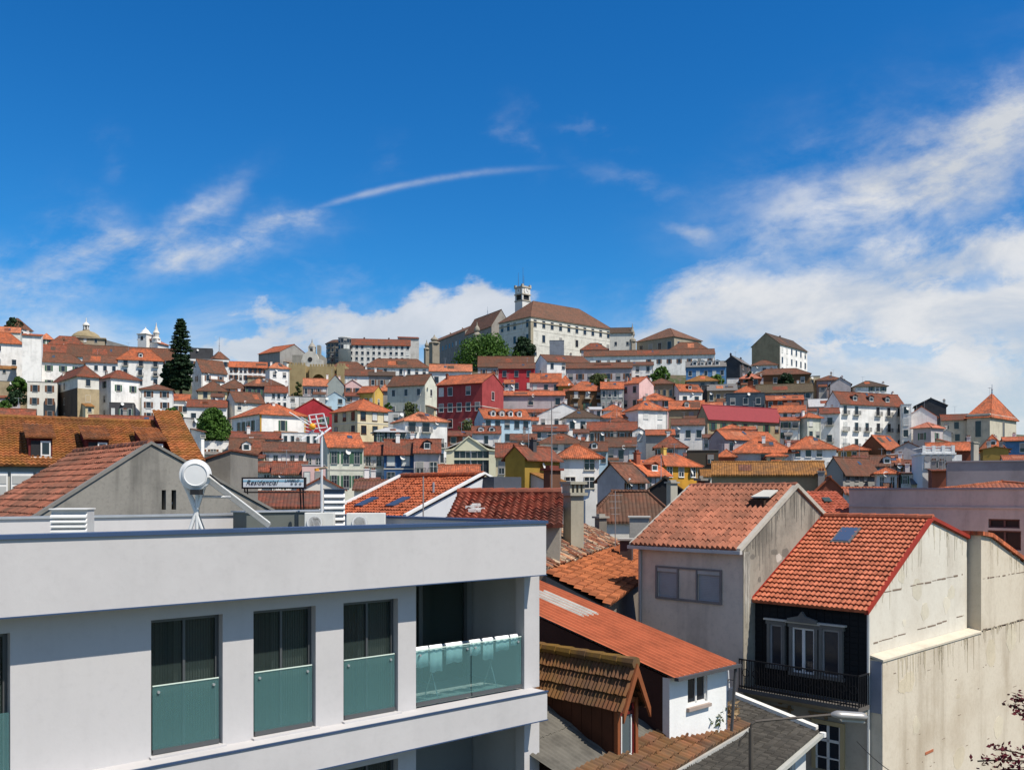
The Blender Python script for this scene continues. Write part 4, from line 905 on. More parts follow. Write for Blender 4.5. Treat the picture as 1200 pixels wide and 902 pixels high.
# ------------------------------------------------------------------ foreground: the modern white building
BM = Frame(40/F*19, 19, R(41.3))
def modern():
    f = BM; G = -ZC
    r = root('modern_building', 'modern pale grey apartment building with blue edged coping in the left foreground', 'building', (f.o.x, f.o.y, ZC), f.b)
    wm = wall_mat((.475,.46,.455), .16, True, .6, None, .004); blue = plain((.05,.085,.17), .35, .3, .5, .1, 'coated metal'); Z = lambda v, y, x: (HOR-v)/F*f.depth(x, y)
    m = MB(); m.box(-17, 0, 0, .25, -1.675, -.62, wm); m.box(-.25, 0, .25, 10.7, -1.675, -.62, wm); m.box(-17, -.25, 10.45, 10.7, -1.675, -.62, wm)
    m.build('parapet', r)
    m = MB(); m.box(-17, .03, -.035, .3, -.62, -.565, blue); m.box(-.3, .03, .3, 10.4, -.62, -.565, blue); m.box(-17, .03, 10.4, 10.74, -.62, -.565, METAL); m.box(-17, .012, -.012, 0, -1.675, -1.655, blue)
    m.build('coping', r)
    m = MB(); m.box(-17, -.25, .25, 10.45, -1.67, -1.0, wm); m.build('roof_slab', r)
    m = MB(); m.box(-17, -.25, .25, 10.45, -1.0, -.985, plain((.24,.25,.23), .9, 0, .2, .3, 'roof felt')); m.build('roof_felt', r)
    xr = f.front(632, .45)
    # upper storey wall with real openings
    W3 = [f.front(u, .45) for u in (177, 261, 297, 370, 402.5, 466.5)]; B0, B1 = f.front(487.5, .45), f.front(614.5, .45); L1 = f.front(12, .45)
    zt, zb = -1.93, -4.02
    ops = [(W3[0],W3[1],zb,zt),(W3[2],W3[3],zb,zt),(W3[4],W3[5],zb,zt),(B0,B1,zb,-1.70),(L1-1.6,L1,zb,zt)]
    m = MB(); m.cells(-17, xr, -4.02, -1.67, .45, .72, ops, wm)
    m.box(xr-.27, xr, .72, 10.7, -ZC, -1.67, wm); m.box(-17, xr-.27, 10.4, 10.65, -ZC, -1.67, wm)
    m.build('upper_wall', r)
    m = MB(); m.box(-17, .03, 0, 10.7, -4.6, -4.02, wm); m.build('floor_band', r)
    m = MB(); m.box(-17, .045, -.02, .02, -4.035, -4.005, blue); m.box(-17, .045, -.014, .0, -4.605, -4.585, blue); m.build('drip_edge', r)
    ops2 = [(o[0], o[1], -6.9, -4.85) for o in ops[:3]]+[(B0,B1,-6.9,-4.62)]
    m = MB(); m.cells(-17, xr, -ZC, -4.6, .45, .72, ops2, wm); m.build('lower_wall', r)
    # rooms behind
    dk = wall_mat((.22,.22,.22), .1); m = MB()
    for zz in (-4.02, -6.95):
        m.box(-16, xr-.3, 2.3, 2.4, zz, zz+2.3, dk)
        for x in (B0-.12, W3[5]+.1, W3[4]-.12, W3[3]+.1, W3[2]-.12, W3[1]+.1, W3[0]-.12): m.box(x, x+.06, .73, 2.3, zz, zz+2.3, dk)
    m.box(B0-.02, B1+.02, .73, 2.3, -4.015, -4.0, wall_mat((.3,.3,.29),.2)); m.box(-16, xr-.3, .73, 2.35, -7.0, -6.95, dk)
    m.build('interior', r)
    al = plain((.10,.105,.11), .4, .4, .4, .1, 'window frame'); pane = glass_mat('glazing', (.045,.065,.06), .4); fro = glass_mat('frosted glass', (.13,.25,.25), .30, .12)
    cur = plain((.36,.38,.35), .9, 0, .1, .2, 'curtain')
    def window(x0, x1, z0, z1, guard):
        m = MB(); y0, y1 = .6, .67
        for q in ((x0,x0+.06,z0,z1),(x1-.06,x1,z0,z1),(x0+.06,x1-.06,z1-.06,z1),(x0+.06,x1-.06,z0,z0+.08),((x0+x1)/2-.02,(x0+x1)/2+.02,z0+.08,z1-.06)): m.box(q[0],q[1],y0,y1,q[2],q[3],al)
        w = m.build('window', r)
        m = MB(); m.box(x0+.06, x1-.06, .63, .645, z0+.08, z1-.06, pane); m.build('pane', w)
        m = MB(); n = 26
        for k in range(n):
            a = x0+.1+(x1-x0)*.42*k/n; m.box(a, a+(x1-x0)*.42/n*1.02, .86+.035*math.sin(k*1.7), .875+.035*math.sin(k*1.7), z0+.05, z1-.02, cur)
        m.build('curtain', w)
        m = MB()
        for k in range(40):
            a = (x0+x1)/2-.1+(x1-x0)*.52*k/40; m.box(a, a+(x1-x0)*.52/40*1.02, .74+.012*math.sin(k*2.1), .745+.012*math.sin(k*2.1), z0+.05, z1-.02, plain((.6,.66,.62), .9, 0, .1, .2, 'net curtain'))
        m.build('net_curtain', w)
        if guard: rail(x0, x1, z0, w)
        m = MB(); m.box(x0-.03, x1+.03, .36, .62, z0-.0, z0+.03, wm); m.build('sill', w)
    def rail(x0, x1, z0, par, mid=False):
        xs = [x0+.03, (x0+x1)/2, x1-.03] if mid else [x0+.03, x1-.03]
        for a, b in zip(xs, xs[1:]):
            m = MB(); m.box(a+.012, b-.012, .50, .514, z0+.1, z0+1.07, fro); g = m.build('glass_guard', par)
            m = MB(); m.box(a+.012, b-.012, .495, .519, z0+1.07, z0+1.085, plain((.6,.7,.62), .3, 0, .5, 0, 'glass edge')); m.build('top_edge', g)
            m = MB()
            for xx in (a+.1, b-.1):
                q_ = MB(); q_.lathe([(.022,-.02),(.022,.02)], METAL, 10, (xx,.50,z0+.98), Matrix.Rotation(R(90),3,'X')); q_.build('clamp', g)
            m.box(a+.012, b-.012, .48, .535, z0+.04, z0+.11, al); m.build('base_rail', g)
    for i in (0, 2, 4): window(W3[i], W3[i+1], zb, zt, True); window(W3[i], W3[i+1], -6.9, -4.85, True)
    window(L1-1.6, L1, zb, zt, False)
    m = MB(); m.box(L1-1.6, L1-.02, .42, .46, zb+.05, zb+1.0, fro); m.build('glass_guard', r)
    m = MB()
    for k in range(9): m.box(L1-1.6, L1-.12, .50, .56, zb+1.1+k*.075, zb+1.14+k*.075, WHITE)
    m.build('shutter', r)
    bal = MB(); y = 2.18
    for q in ((B0+.1,B0+.18),((B0+B1)/2-.05,(B0+B1)/2+.05),(B1-.2,B1-.12)): bal.box(q[0],q[1],y,y+.07,zb,-1.8,al)
    b = bal.build('balcony_door', r); m = MB(); m.box(B0+.18,B1-.2,y+.03,y+.045,zb,-1.8,pane); m.build('pane', b)
    rail(B0, B1, zb, r, True); rail(B0, B1, -6.95, r, True)
    return f, B0, B1, zb, r
f, B0, B1, zb, modern_root = modern()

def at(f, x, y, z): return (f.o.x+x*f.c-y*f.s, f.o.y+x*f.s+y*f.c, ZC+z)
# laundry on the balcony
rk = root('clothes_rack', 'thin metal clothes drying rack behind the balcony glass', 'clothes rack', at(f, (B0+B1)/2, .80, zb), f.b)
m = MB(); W = (B1-B0)/2-.3
for yy in (-.22, -.08, .08, .22): m.tube((-W,yy,1.02), (W,yy,1.02), .009, METAL, 5)
for x in (-W, W): m.tube((x,-.24,1.02), (x,.24,1.02), .012, METAL, 5)
m.build('hanging_bars', rk); m = MB()
for x in (-W*.7, W*.7): m.tube((x,-.25,0), (x,.2,1.02), .012, METAL, 5); m.tube((x,.25,0), (x,-.2,1.02), .012, METAL, 5)
m.build('leg', rk)
tw = plain((.86,.87,.88), .95, 0, .1, .08, 'towelling'); rnd = random.Random(3)
tlab = ['white towel hanging at the far left end of the balcony glass','long white towel hanging second from the left behind the balcony glass','broad white towel left of the glass joint on the balcony','small white cloth just right of the glass joint on the balcony','long white towel in the middle of the right balcony pane','wide white towel near the right balcony pier','last small white cloth beside the right balcony pier']
for i, (q, w, d) in enumerate(((.07,.34,.36),(.20,.30,.48),(.36,.40,.36),(.55,.27,.28),(.67,.27,.4),(.81,.36,.26),(.93,.2,.2))):
    x = B0+(B1-B0)*q; m = MB(); n = 10; P = []; 
    for j, (yy, zz) in enumerate(((.545,1.10-d*1.0),(.545,1.10-d*.5),(.55,1.10),(.575,1.13),(.605,1.10),(.615,1.10-d*.6))):
        for k in range(n+1): P.append((x-w/2+w*k/n+rnd.uniform(-.004,.004), yy+.008*math.sin(k*1.3+i), zz+(.012*math.sin(k*.9+i*2) if j in (0,5) else 0)))
    Fs = [(a*(n+1)+k, a*(n+1)+k+1, (a+1)*(n+1)+k+1, (a+1)*(n+1)+k) for a in range(5) for k in range(n)]
    o3 = at(f, 0, 0, zb); m.add(P, Fs, tw); o = m.build('towel', None, True); o.location = o3; o.rotation_euler.z = f.b; tag(o, tlab[i], 'towel', 'towels drying on the balcony')
    sd = o.modifiers.new('thickness', 'SOLIDIFY'); sd.thickness = .006
# things on the flat roof (felt at -.985)
def vent(u0, u1, vt, Y, label, dark):
    a, b = px(u0, vt, Y), px(u1, vt, Y); x = (a.x+b.x)/2; w = (b.x-a.x)/2; base = ZC-.985; h = a.z-base
    r = root('roof_vent', label, 'roof vent', (x, Y+w, base), R(12), 'louvred vent boxes on the flat roof'); w *= .9
    m = MB(); c = plain((.05,.075,.12), .4) if dark else plain((.5,.5,.5), .5)
    m.box(-w, w, -w+.06, w, 0, h, c); m.build('casing', r)
    m = MB(); n = 7
    for k in range(n): z = .06+k*(h-.1)/n; m.prism([(-w,-w+.055,z),(-w,-w-.03,z-.02),(-w,-w-.03,z+.01),(-w,-w+.055,z+(h-.1)/n*.62)], (2*w,0,0), WHITE)
    m.build('louvre', r)
    m = MB(); m.box(-w-.02, w+.02, -w-.03, w+.02, h, h+.02, WHITE if not dark else c); m.build('lid', r)
vent(53, 97, 597, 16.2, 'squat pale louvred vent box at the left end of the flat roof', False)
vent(376, 402.5, 573.5, 22.6, 'tall white louvred vent box beside the antenna mast', True)
def ac(u0, u1, vt, Y, label):
    a, b = px(u0, vt, Y), px(u1, vt, Y); w = b.x-a.x; base = ZC-.985; h = a.z-base; r = root('air_conditioner', label, 'air conditioner', ((a.x+b.x)/2, Y, base), R(4), 'air conditioners on the flat roof')
    m = MB(); m.box(-w/2, w/2, 0, .32, .08, h, plain((.66,.65,.6), .5)); m.build('casing', r, bevel=.012)
    m = MB(); c = (-w*.15, -.005, h*.54)
    m.lathe([(h*.36,-.01),(h*.36,.012)], DARK, 20, c, Matrix.Rotation(R(90),3,'X'))
    for k in range(5): rr = h*(.08+.07*k); m.lathe([(rr,.012),(rr,.02),(rr-.008,.02)], WHITE, 20, c, Matrix.Rotation(R(90),3,'X'))
    m.build('fan_grille', r)
    m = MB(); m.box(-w*.4,-w*.3,.02,.3,0,.08,DARK); m.build('foot', r); m = MB(); m.box(w*.3,w*.4,.02,.3,0,.08,DARK); m.build('foot', r)
ac(357, 391, 600.5, 22.2, 'cream air conditioner unit under the tall louvred vent')
ac(406, 451, 601, 22.0, 'wider cream air conditioner unit right of the tall louvred vent')
r = root('roof_hatch', 'low dark grey box at the back edge of the flat roof', 'roof hatch', at(f, f.front(345, 9.6), 9.6, -.985), f.b)
m = MB(); m.box(-1.6, 1.2, -.4, .4, 0, .46, plain((.1,.11,.1), .6)); m.build('casing', r); m = MB(); m.box(-1.65, 1.25, -.45, .45, .46, .5, plain((.3,.32,.34), .4)); m.build('lid', r)

def solar():
    Y = 16.5; c = px(229, 556, Y); k = Y/F; base = ZC-.985
    r = root('solar_water_heater', 'white solar water heater with a round tank and slanting collector on the roof', 'solar water heater', (c.x, c.y, base)); o = Vector((c.x, c.y, base))
    ax = Vector((-.305,.952,0)).normalized(); dn = Vector((.952,.305,0)); cz = c.z-base
    wh = plain((.62,.62,.61), .35, 0, .4, .05, 'enamel'); rot = Vector((0,0,1)).rotation_difference(-ax).to_matrix(); R0 = 18.3*k
    m = MB(); m.lathe([(R0*.98,-1.6),(R0,-1.56),(R0,-.03),(R0*.985,0),(R0*.86,.012),(R0*.80,.035),(R0*.70,.05),(R0*.66,.036),(0.01,.04)], wh, 40, (0,0,cz), rot); m.build('tank', r, smooth=False)
    g = plain((.5,.51,.52), .35, .5); fa, fb = ax*.25, ax*1.65
    pt = lambda q, lat, z: Vector((0,0,z))+q+dn*lat
    end = px(317, 615, Y+1.3)-o; top = Vector((.2,-.02,cz-.03))
    m = MB(); d = end-top; n2 = Vector((0,0,1)).cross(d).normalized()
    up = d.cross(ax).normalized(); up = up if up.z > 0 else -up
    for q in (0,):
        A = [top+ax*.05+up*.03, end+ax*.05+up*.03, end+ax*1.85+up*.03, top+ax*1.85+up*.03]; m.prism(A, -up*.10, g)
    m.build('collector_frame', r)
    m = MB(); A = [top+ax*.12+up*.035+d*.03, end+ax*.12+up*.035-d*.03, end+ax*1.78+up*.035-d*.03, top+ax*1.78+up*.035+d*.03]; m.prism(A, up*.008, plain((.01,.014,.03), .08, 0, .5, 0, 'collector glass')); m.build('collector_glass', r)
    m = MB(); m.tube(top+up*.02+d*.02, top+d*.97+up*.02-ax*.03, .02, WHITE, 8); m.tube(Vector((.27,-.05,cz)), top+d*.2-ax*.06+up*.05, .016, DARK, 6); m.build('pipe', r)
    for q in (fa, fb):
        m = MB(); m.tube(pt(q,-.16,cz-R0*.8), pt(q,.22,0), .03, wh, 8); m.tube(pt(q,.14,cz-R0*.8), pt(q,-.2,0), .03, wh, 8); m.tube(pt(q,.02,cz-R0*.9), pt(q,.02,0), .03, wh, 8); m.tube(pt(q,-.2,cz-R0*.6), pt(q,-.02,cz-R0*2.), .03, wh, 8); m.tube(pt(q,.04,cz-R0*1.4), pt(q,.6,cz-R0*1.45), .022, g, 6); m.build('support_leg', r)
    m = MB(); m.box(-.06,.1,-.1,.1,cz-R0*1.28,cz-R0*.95, DARK); m.build('valve_box', r)
solar()

def antenna():
    Y = 25; b = px(377, 604, Y); base = ZC-.985; r = root('antenna_mast', 'tall white mast with a grid aerial and a yellow tipped aerial on the flat roof', 'antenna mast', (b.x, b.y, base)); k = Y/F
    P = lambda u, v, dy=0: Vector(((u-377)*k, dy, (HOR-v)*k+.985)); g = plain((.66,.66,.66), .4, .2)
    m = MB(); m.tube((0,0,0), P(377,505), .034, g, 8); m.build('pole', r)
    m = MB()
    for u0, u1 in ((362,366),(370,374),(379,383.5)): m.tube(P(u0,486.5 if u0<375 else 484.5), P(u1,503-(u0-362)*.1), .022, g, 6)
    for t in (0,.33,.66,1): m.tube(P(362+4*t,486.5+16*t), P(379+4.5*t,484.5+16*t), .016, g, 5)
    m.tube(P(374,503), P(377,508), .02, g, 5); m.build('grid_aerial', r)
    m = MB(); 
    for i in range(4): m.tube(P(356+i*1.5,490+i*5,-.3), P(367,497+i*3,.1), .014, g, 5)
    m.tube(P(342,484,-.3), P(370,502,.1), .016, g, 5); m.tube(P(357,516,-.4), P(366,503,.2), .022, g, 5); m.tube(P(373,516,-.4), P(384,500,.4), .026, g, 5)
    m.build('yagi_aerial', r)
    m = MB(); m.lathe([(.02,-.09),(.07,-.06),(.09,0),(.07,.06),(.02,.09)], plain((.75,.33,.02), .4), 14, P(367,500,-.1)); m.build('yellow_cap', r, True)
    m = MB(); m.tube(P(372,549), P(385,548,-.2), .03, plain((.4,.3,.2),.6), 6); m.tube(P(373,549,-.2), P(373,552,-.2), .06, plain((.7,.3,.03),.5), 8); m.build('receiver', r)
antenna()
def sign():
    Y = 40; a, b = px(283, 559, Y), px(358, 572, Y); r = root('hotel_sign', 'black framed white hotel sign with italic lettering and three stars on posts', 'sign', (a.x, Y, a.z-1.6)); k = Y/F
    P = lambda u, v: ((u-283)*k, (559-v)*k+1.6); w, h = 75*k, 13.5*k
    m = MB(); m.box(0, w, 0, .2, 1.6-h, 1.6, plain((.012,.012,.014), .5)); m.build('frame', r)
    m = MB(); m.box(.08, w-.08, -.03, .0, 1.6-h+.07, 1.6-.07, plain((.62,.7,.74), .4, 0, .3, .1)); m.box(.08, w-.08, -.035, -.03, 1.6-.2, 1.6-.12, plain((.2,.42,.55), .5)); pn = m.build('panel', r)
    ink = plain((.015,.02,.025), .6, 0, .2, 0, 'ink')
    for txt, x, z, s, sh in (('Residencial', .2, 1.6-h+.17, .30, .35), ('LARBELO', w*.68, 1.6-.185, .15, .2), ('* * *', w*.77, 1.6-h+.08, .26, 0)):
        cu = bpy.data.curves.new('lettering', 'FONT'); cu.body = txt; cu.size = s; cu.shear = sh; cu.extrude = .004; cu.materials.append(ink)
        o = bpy.data.objects.new('lettering', cu); COL.objects.link(o); me = bpy.data.meshes.new_from_object(o.evaluated_get(bpy.context.evaluated_depsgraph_get())); bpy.data.objects.remove(o); o = bpy.data.objects.new('lettering', me); COL.objects.link(o); o.parent = pn; o.location = (x, -.045, z); o.rotation_euler = (R(90), 0, 0)
    m = MB()
    for u in (351, 354.5, 286, 289): x = (u-283)*k; m.tube((x,.1,1.6-h), (x-.05,.6,-.6), .035, DARK, 6)
    m.box(.0, w, .05, .15, 1.6-h-.18, 1.6-h-.12, DARK); m.build('post', r)
sign()

# ------------------------------------------------------------------ left foreground roofs
def near_tile(k, **a): return tile_mat(T_[k] if isinstance(k, str) else k, near=True, **a)
def grey_gable():
    fr = Frame(-13.07, 34, R(41.3)); r = root('grey_gable_house', 'bare grey concrete gable with two slit windows and a sloping clay tile roof', 'house', (fr.o.x, fr.o.y, 0), fr.b)
    Z = ZC; g = wall_mat((.25,.235,.205), .75, True, 1., (.11,.105,.095)); zp = 1.73+Z; sl, sr = .674, .52; a, b = -6.5, 7.5; D = 8.9
    m = MB()
    s1, s2 = fr.front(190), fr.front(207); q = fr.front(198); zz = lambda v, x: Z+(HOR-v)/F*fr.depth(x, 0)
    holes = [(fr.front(189.5), fr.front(194.5), zz(597,q), zz(574,q)), (fr.front(201), fr.front(206.5), zz(597,q), zz(574,q))]
    zc = zz(573.5, q)
    m.cells(a, b, 0, min(zp+a*sl, zp-b*sr), 0, .35, [], g)
    zlo = min(zp+a*sl, zp-b*sr)
    # gable triangle in pieces around the slits
    L = lambda x: zp+(x*sl if x < 0 else -x*sr)
    xs = sorted({a, 0, b, *[h for w in holes for h in w[:2]]})
    for x0, x1 in zip(xs, xs[1:]):
        inh = any(w[0] <= (x0+x1)/2 <= w[1] for w in holes)
        if not inh: m.prism([(x0,0,zlo),(x1,0,zlo),(x1,0,L(x1)),(x0,0,L(x0))], (0,.35,0), g)
        else:
            m.prism([(x0,0,zlo),(x1,0,zlo),(x1,0,holes[0][2]),(x0,0,holes[0][2])], (0,.35,0), g); m.prism([(x0,0,holes[0][3]),(x1,0,holes[0][3]),(x1,0,L(x1)),(x0,0,L(x0))], (0,.35,0), g)
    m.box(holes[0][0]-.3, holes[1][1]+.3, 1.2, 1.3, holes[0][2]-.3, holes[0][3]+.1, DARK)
    m.build('gable_wall', r)
    m = MB(); m.box(a, a+.3, .36, D, 0, L(a)-.1, g); m.box(b-.3, b, .36, D, 0, L(b)-.1, g); m.prism([(a,D-.3,0),(b,D-.3,0),(b,D-.3,L(b)-.1),(0,D-.3,zp-.1),(a,D-.3,L(a)-.1)], (0,.3,0), g); m.build('wall', r)
    m = MB(); tm = near_tile((.30,.105,.06), old=.6, pu=.24, pv=.42, vary=1.3)
    m.sheet((a-.3, D+.1, L(a-.3)+.02), (0,-1,0), (1,0,sl), D-.05, math.hypot(-a+.3, (-a+.3)*sl), .24, .42, .055, .05, tm, .012)
    m.sheet((b+.3, .05, L(b+.3)+.02), (0,1,0), (-1,0,sr), D-.05, math.hypot(b+.3, (b+.3)*sr), .24, .42, .055, .05, tm, .012); m.caps((0,.05,zp+.05), (0,D,zp+.05), .13, tm, .42); m.build('roof', r)
    m = MB(); cp = wall_mat((.2,.19,.17), .5, True)
    m.prism([(a,-.06,L(a)+.02),(0,-.06,zp+.02),(0,-.06,zp+.13),(a,-.06,L(a)+.13)], (0,.34,0), cp); m.prism([(0,-.06,zp+.02),(b,-.06,L(b)+.02),(b,-.06,L(b)+.13),(0,-.06,zp+.13)], (0,.34,0), cp); m.build('verge_coping', r)
grey_gable()
def mustard():
    Y = 52; th = R(30); o = px(181, 0, Y); run = 6.; zr = ZC+3.85; ze = ZC+1.25; rise = zr-ze; dz = rise/run; x0 = -24.
    r = root('mansard_house', 'house with a large mustard orange tiled roof and three red sided dormers at left', 'house', (o.x, Y, 0), th)
    tm = near_tile((.35,.112,.032), old=.6, oldcol=(.11,.05,.02), pu=.22, pv=.34, moss=.4); wm = wall_mat((.36,.35,.31), .5)
    m = MB(); m.prism([(x0,-run+.3,0),(x0,run,0),(x0,run,ze),(x0,0,zr-.15),(x0,-run+.3,ze-.05)], (-x0,0,0), wm); m.build('wall', r)
    m = MB(); m.sheet((x0,-run,ze), (1,0,0), (0,1,dz), -x0, math.hypot(run,rise), .22, .34, .055, .055, tm, .01); m.slope([(x0,run+.3,ze-.1),(0,run+.3,ze-.1),(0,0,zr),(x0,0,zr)], .12, tm); m.caps((x0,0,zr+.05), (0,0,zr+.05), .13, tm, .42); m.build('roof', r)
    red = plain((.13,.022,.02), .8, 0, .2, .2, 'red render'); m = MB()
    m.prism([(0,-run-.6,ze-.9),(0,.3,zr-1.),(0,.3,zr+.62),(0,-run-.6,ze-.1*dz+.55-.6*dz)], (1.25,0,0), red); m.box(.1, 1.2, -run+.2, 6., 0, ze-.1, wm); m.build('party_wall', r)
    m = MB(); m.sheet((-.1,-run-.65,ze+.58-.6*dz), (1,0,0), (0,1,dz), 1.45, math.hypot(run+.95,(run+.95)*dz), .25, .36, .055, .05, tm, .01); m.build('party_roof', r)
    for xa in (-1.35, -3.95, -6.45):
        xb = xa+1.02; yf = -5.0; zb = ze+(yf+run)*dz+.05; zt = zb+.84
        m = MB(); m.box(xa, xb, yf, yf+2.7, zb-.4, zt, red); d = m.build('dormer', r)
        m = MB(); m.sheet((xa-.15,yf-.22,zt+.05), (1,0,0), (0,1,.27), xb-xa+.3, 3.1, .2, .34, .04, .04, near_tile((.34,.11,.03), old=.5), .01); m.prism([(xa-.02,yf-.1,zt),(xa-.02,yf+2.7,zt),(xa-.02,yf+2.7,zt+.27*2.8)], (xb-xa+.04,0,0), red); m.build('dormer_roof', d)
        m = MB(); w = xb-xa
        m.box(xa+w*.1, xb+.04, yf-.07, yf-.0, zb-.1, zb-.02, WHITE); m.box(xa+w*.1, xa+w*.95, yf-.03, yf-.002, zb, zt-.12, DARK)
        for q0, q1 in ((.5,.56),(.86,.92)): m.box(xa+w*q0, xa+w*q1, yf-.08, yf-.03, zb, zt-.12, WHITE)
        m.box(xa+w*.56, xa+w*.86, yf-.08, yf-.03, zb, zb+.08, WHITE); m.box(xa+w*.56, xa+w*.86, yf-.08, yf-.03, zt-.2, zt-.12, WHITE); m.box(xa+w*.56, xa+w*.86, yf-.06, yf-.045, zb+.08, zt-.2, PANE); m.build('window', d)
    for k in range(8):
        xx = -3.6-k*1.05; m = MB(); m.box(xx-.46, xx+.46, -run+.22, -run+.31, ze-2.4, ze-.3, WHITE)
        for q in range(4): m.box(xx-.4, xx+.4, -run+.2, -run+.225, ze-2.35+q*.5, ze-1.97+q*.5, plain((.4,.4,.38),.5))
        m.build('shutter', r)
mustard()
def grey_party():
    fr = Frame(px(236,0,52).x, 52, R(3)); r = root('grey_party_house', 'plain grey house end with a single sloping top left of the hotel sign', 'house', (fr.o.x, fr.o.y, 0), fr.b); z = lambda v: ZC+(HOR-v)/F*52; w = fr.front(270)
    m = MB(); m.prism([(-1.5,0,0),(w,0,0),(w,0,z(527)),(0,0,z(542)),(-1.5,0,z(549))], (0,7,0), wall_mat((.24,.22,.19),.55,True)); m.build('wall', r)
    m = MB(); m.slope([(-1.6,-.1,z(549)),(w+.1,-.1,z(526)),(w+.1,7.1,z(526)),(-1.6,7.1,z(549))], .1, tilem('r')); m.build('roof', r)
grey_party()

def big_tile():
    Y = 38; fr = Frame((478-600)/F*Y, Y, R(44)); r = root('tiled_house', 'house with a broad patchy orange tile roof, two skylights and a white gable', 'house', (fr.o.x, fr.o.y, 0), fr.b)
    z = lambda v, d: ZC+(HOR-v)/F*d; t = fr.left(402); s = fr.front(637); ze = z(603, Y); xp = s*.52; zr = z(557.5, fr.depth(xp, 0)); k = (zr-ze)/xp; wm = wall_mat((.56,.58,.6), .25)
    t2 = t+1.2
    m = MB(); m.prism([(0,0,0),(s,0,0),(s,0,ze+.2),(xp,0,zr-.1),(0,0,ze-.1)], (0,t2,0), wm); m.build('wall', r)
    tm = near_tile((.46,.11,.04), old=.45, oldcol=(.13,.05,.03), pu=.2, pv=.3); m = MB()
    m.sheet((-.15, t2, ze-.1), (0,-1,0), (1,0,k), t2+.05, math.hypot(xp+.15, (xp+.15)*k), .2, .3, .05, .05, tm, .018); k2 = (zr-ze-.2)/(s-xp)
    m.sheet((s+.15, 0, ze+.1), (0,1,0), (-1,0,k2), t2+.05, math.hypot(s-xp+.15, (s-xp)*k2), .2, .3, .05, .05, tm, .018); m.caps((xp,0,zr+.08),(xp,t2,zr+.08),.12,tm,.4); m.build('roof', r)
    m = MB(); m.prism([(-.2,-.14,ze-.08),(xp,-.14,zr+.08),(xp,-.14,zr+.17),(-.2,-.14,ze+.02)], (0,.2,0), WHITE); m.prism([(xp,-.14,zr+.08),(s+.1,-.14,ze+.2),(s+.1,-.14,ze+.29),(xp,-.14,zr+.17)], (0,.2,0), WHITE)
    m.prism([(-.2,t2-.1,ze-.08),(xp,t2-.1,zr+.08),(xp,t2-.1,zr+.17),(-.2,t2-.1,ze+.02)], (0,.2,0), WHITE); m.build('verge', r)
    for u, v in ((430, 589), (467, 589)):
        p = fr.hit(u, v, (0,0,ze), (-k,0,1)); m = MB(); nn = Vector((-k,0,1)).normalized(); ex = Vector((1,0,k)).normalized(); c = Vector((p.x, p.y, p.z))+nn*.09
        q = [c-ex*.5-Vector((0,.3,0)), c+ex*.5-Vector((0,.3,0)), c+ex*.5+Vector((0,.3,0)), c-ex*.5+Vector((0,.3,0))]; m.prism(q, -nn*.15, plain((.05,.06,.09), .25)); m.build('skylight', r)
    p = fr.hit(508, 577, (0,0,ze), (-k,0,1)); m = MB(); m.tube((p.x,p.y,p.z-.1),(p.x,p.y,p.z+.45),.05,METAL,6); m.build('vent_pipe', r)
    # dark box dormer on the white gable end
    x0, x1 = fr.front(566, .0), fr.front(598, .0); zz = z(573, fr.depth(x0, 0)); zt = z(558.5, fr.depth(x0, 0))
    m = MB(); m.box(x0, x1, -.7, .0, zz, zt, plain((.07,.075,.09), .5)); m.box(x0-.1, x1+.15, -.85, .0, zz-.28, zz-.05, WHITE); m.build('box_dormer', r)
big_tile()
def front_tiles():
    Y = 31; fr = Frame((656-600)/F*Y, Y, R(86.5)); r = root('brown_tiled_house', 'house with worn brown tile rows and a patch of white mortar behind the flat roof', 'house', (fr.o.x, fr.o.y, 0), fr.b)
    z = lambda v, d: ZC+(HOR-v)/F*d; t = fr.left(520); xp = 4.; ze = z(613, Y); zr = z(578.5, fr.depth(xp, 0)); k = (zr-ze)/xp; wm = wall_mat((.3,.27,.22), .6, True)
    m = MB(); m.prism([(0,0,0),(xp+3,0,0),(xp+3,0,ze-.3),(xp,0,zr-.12),(0,0,ze-.1)], (0,t,0), wm); m.build('wall', r)
    tm = near_tile((.30,.075,.04), old=.55, oldcol=(.1,.05,.035), pu=.26, pv=.42); m = MB()
    m.sheet((-.3, t, ze-.1), (0,-1,0), (1,0,k), t+.1, math.hypot(xp+.3, (xp+.3)*k), .26, .40, .08, .09, tm, .02); m.slope([(xp,-.05,zr),(xp,t,zr),(xp+3.2,t,ze-.2),(xp+3.2,-.05,ze-.2)], .1, tm); m.caps((xp,0,zr+.08),(xp,t,zr+.08),.14,tm,.4); m.build('roof', r)
    rnd = random.Random(5); m = MB()
    for i in range(9):
        p = fr.hit(556+rnd.uniform(-6,8), 597+rnd.uniform(-4,4), (0,0,ze), (-k,0,1)); m.box(p.x-.12, p.x+.12, p.y-.14, p.y+.14, p.z+.02, p.z+.1+rnd.uniform(0,.03), plain((.6,.58,.55), .9))
    m.build('mortar_patch', r)
front_tiles()

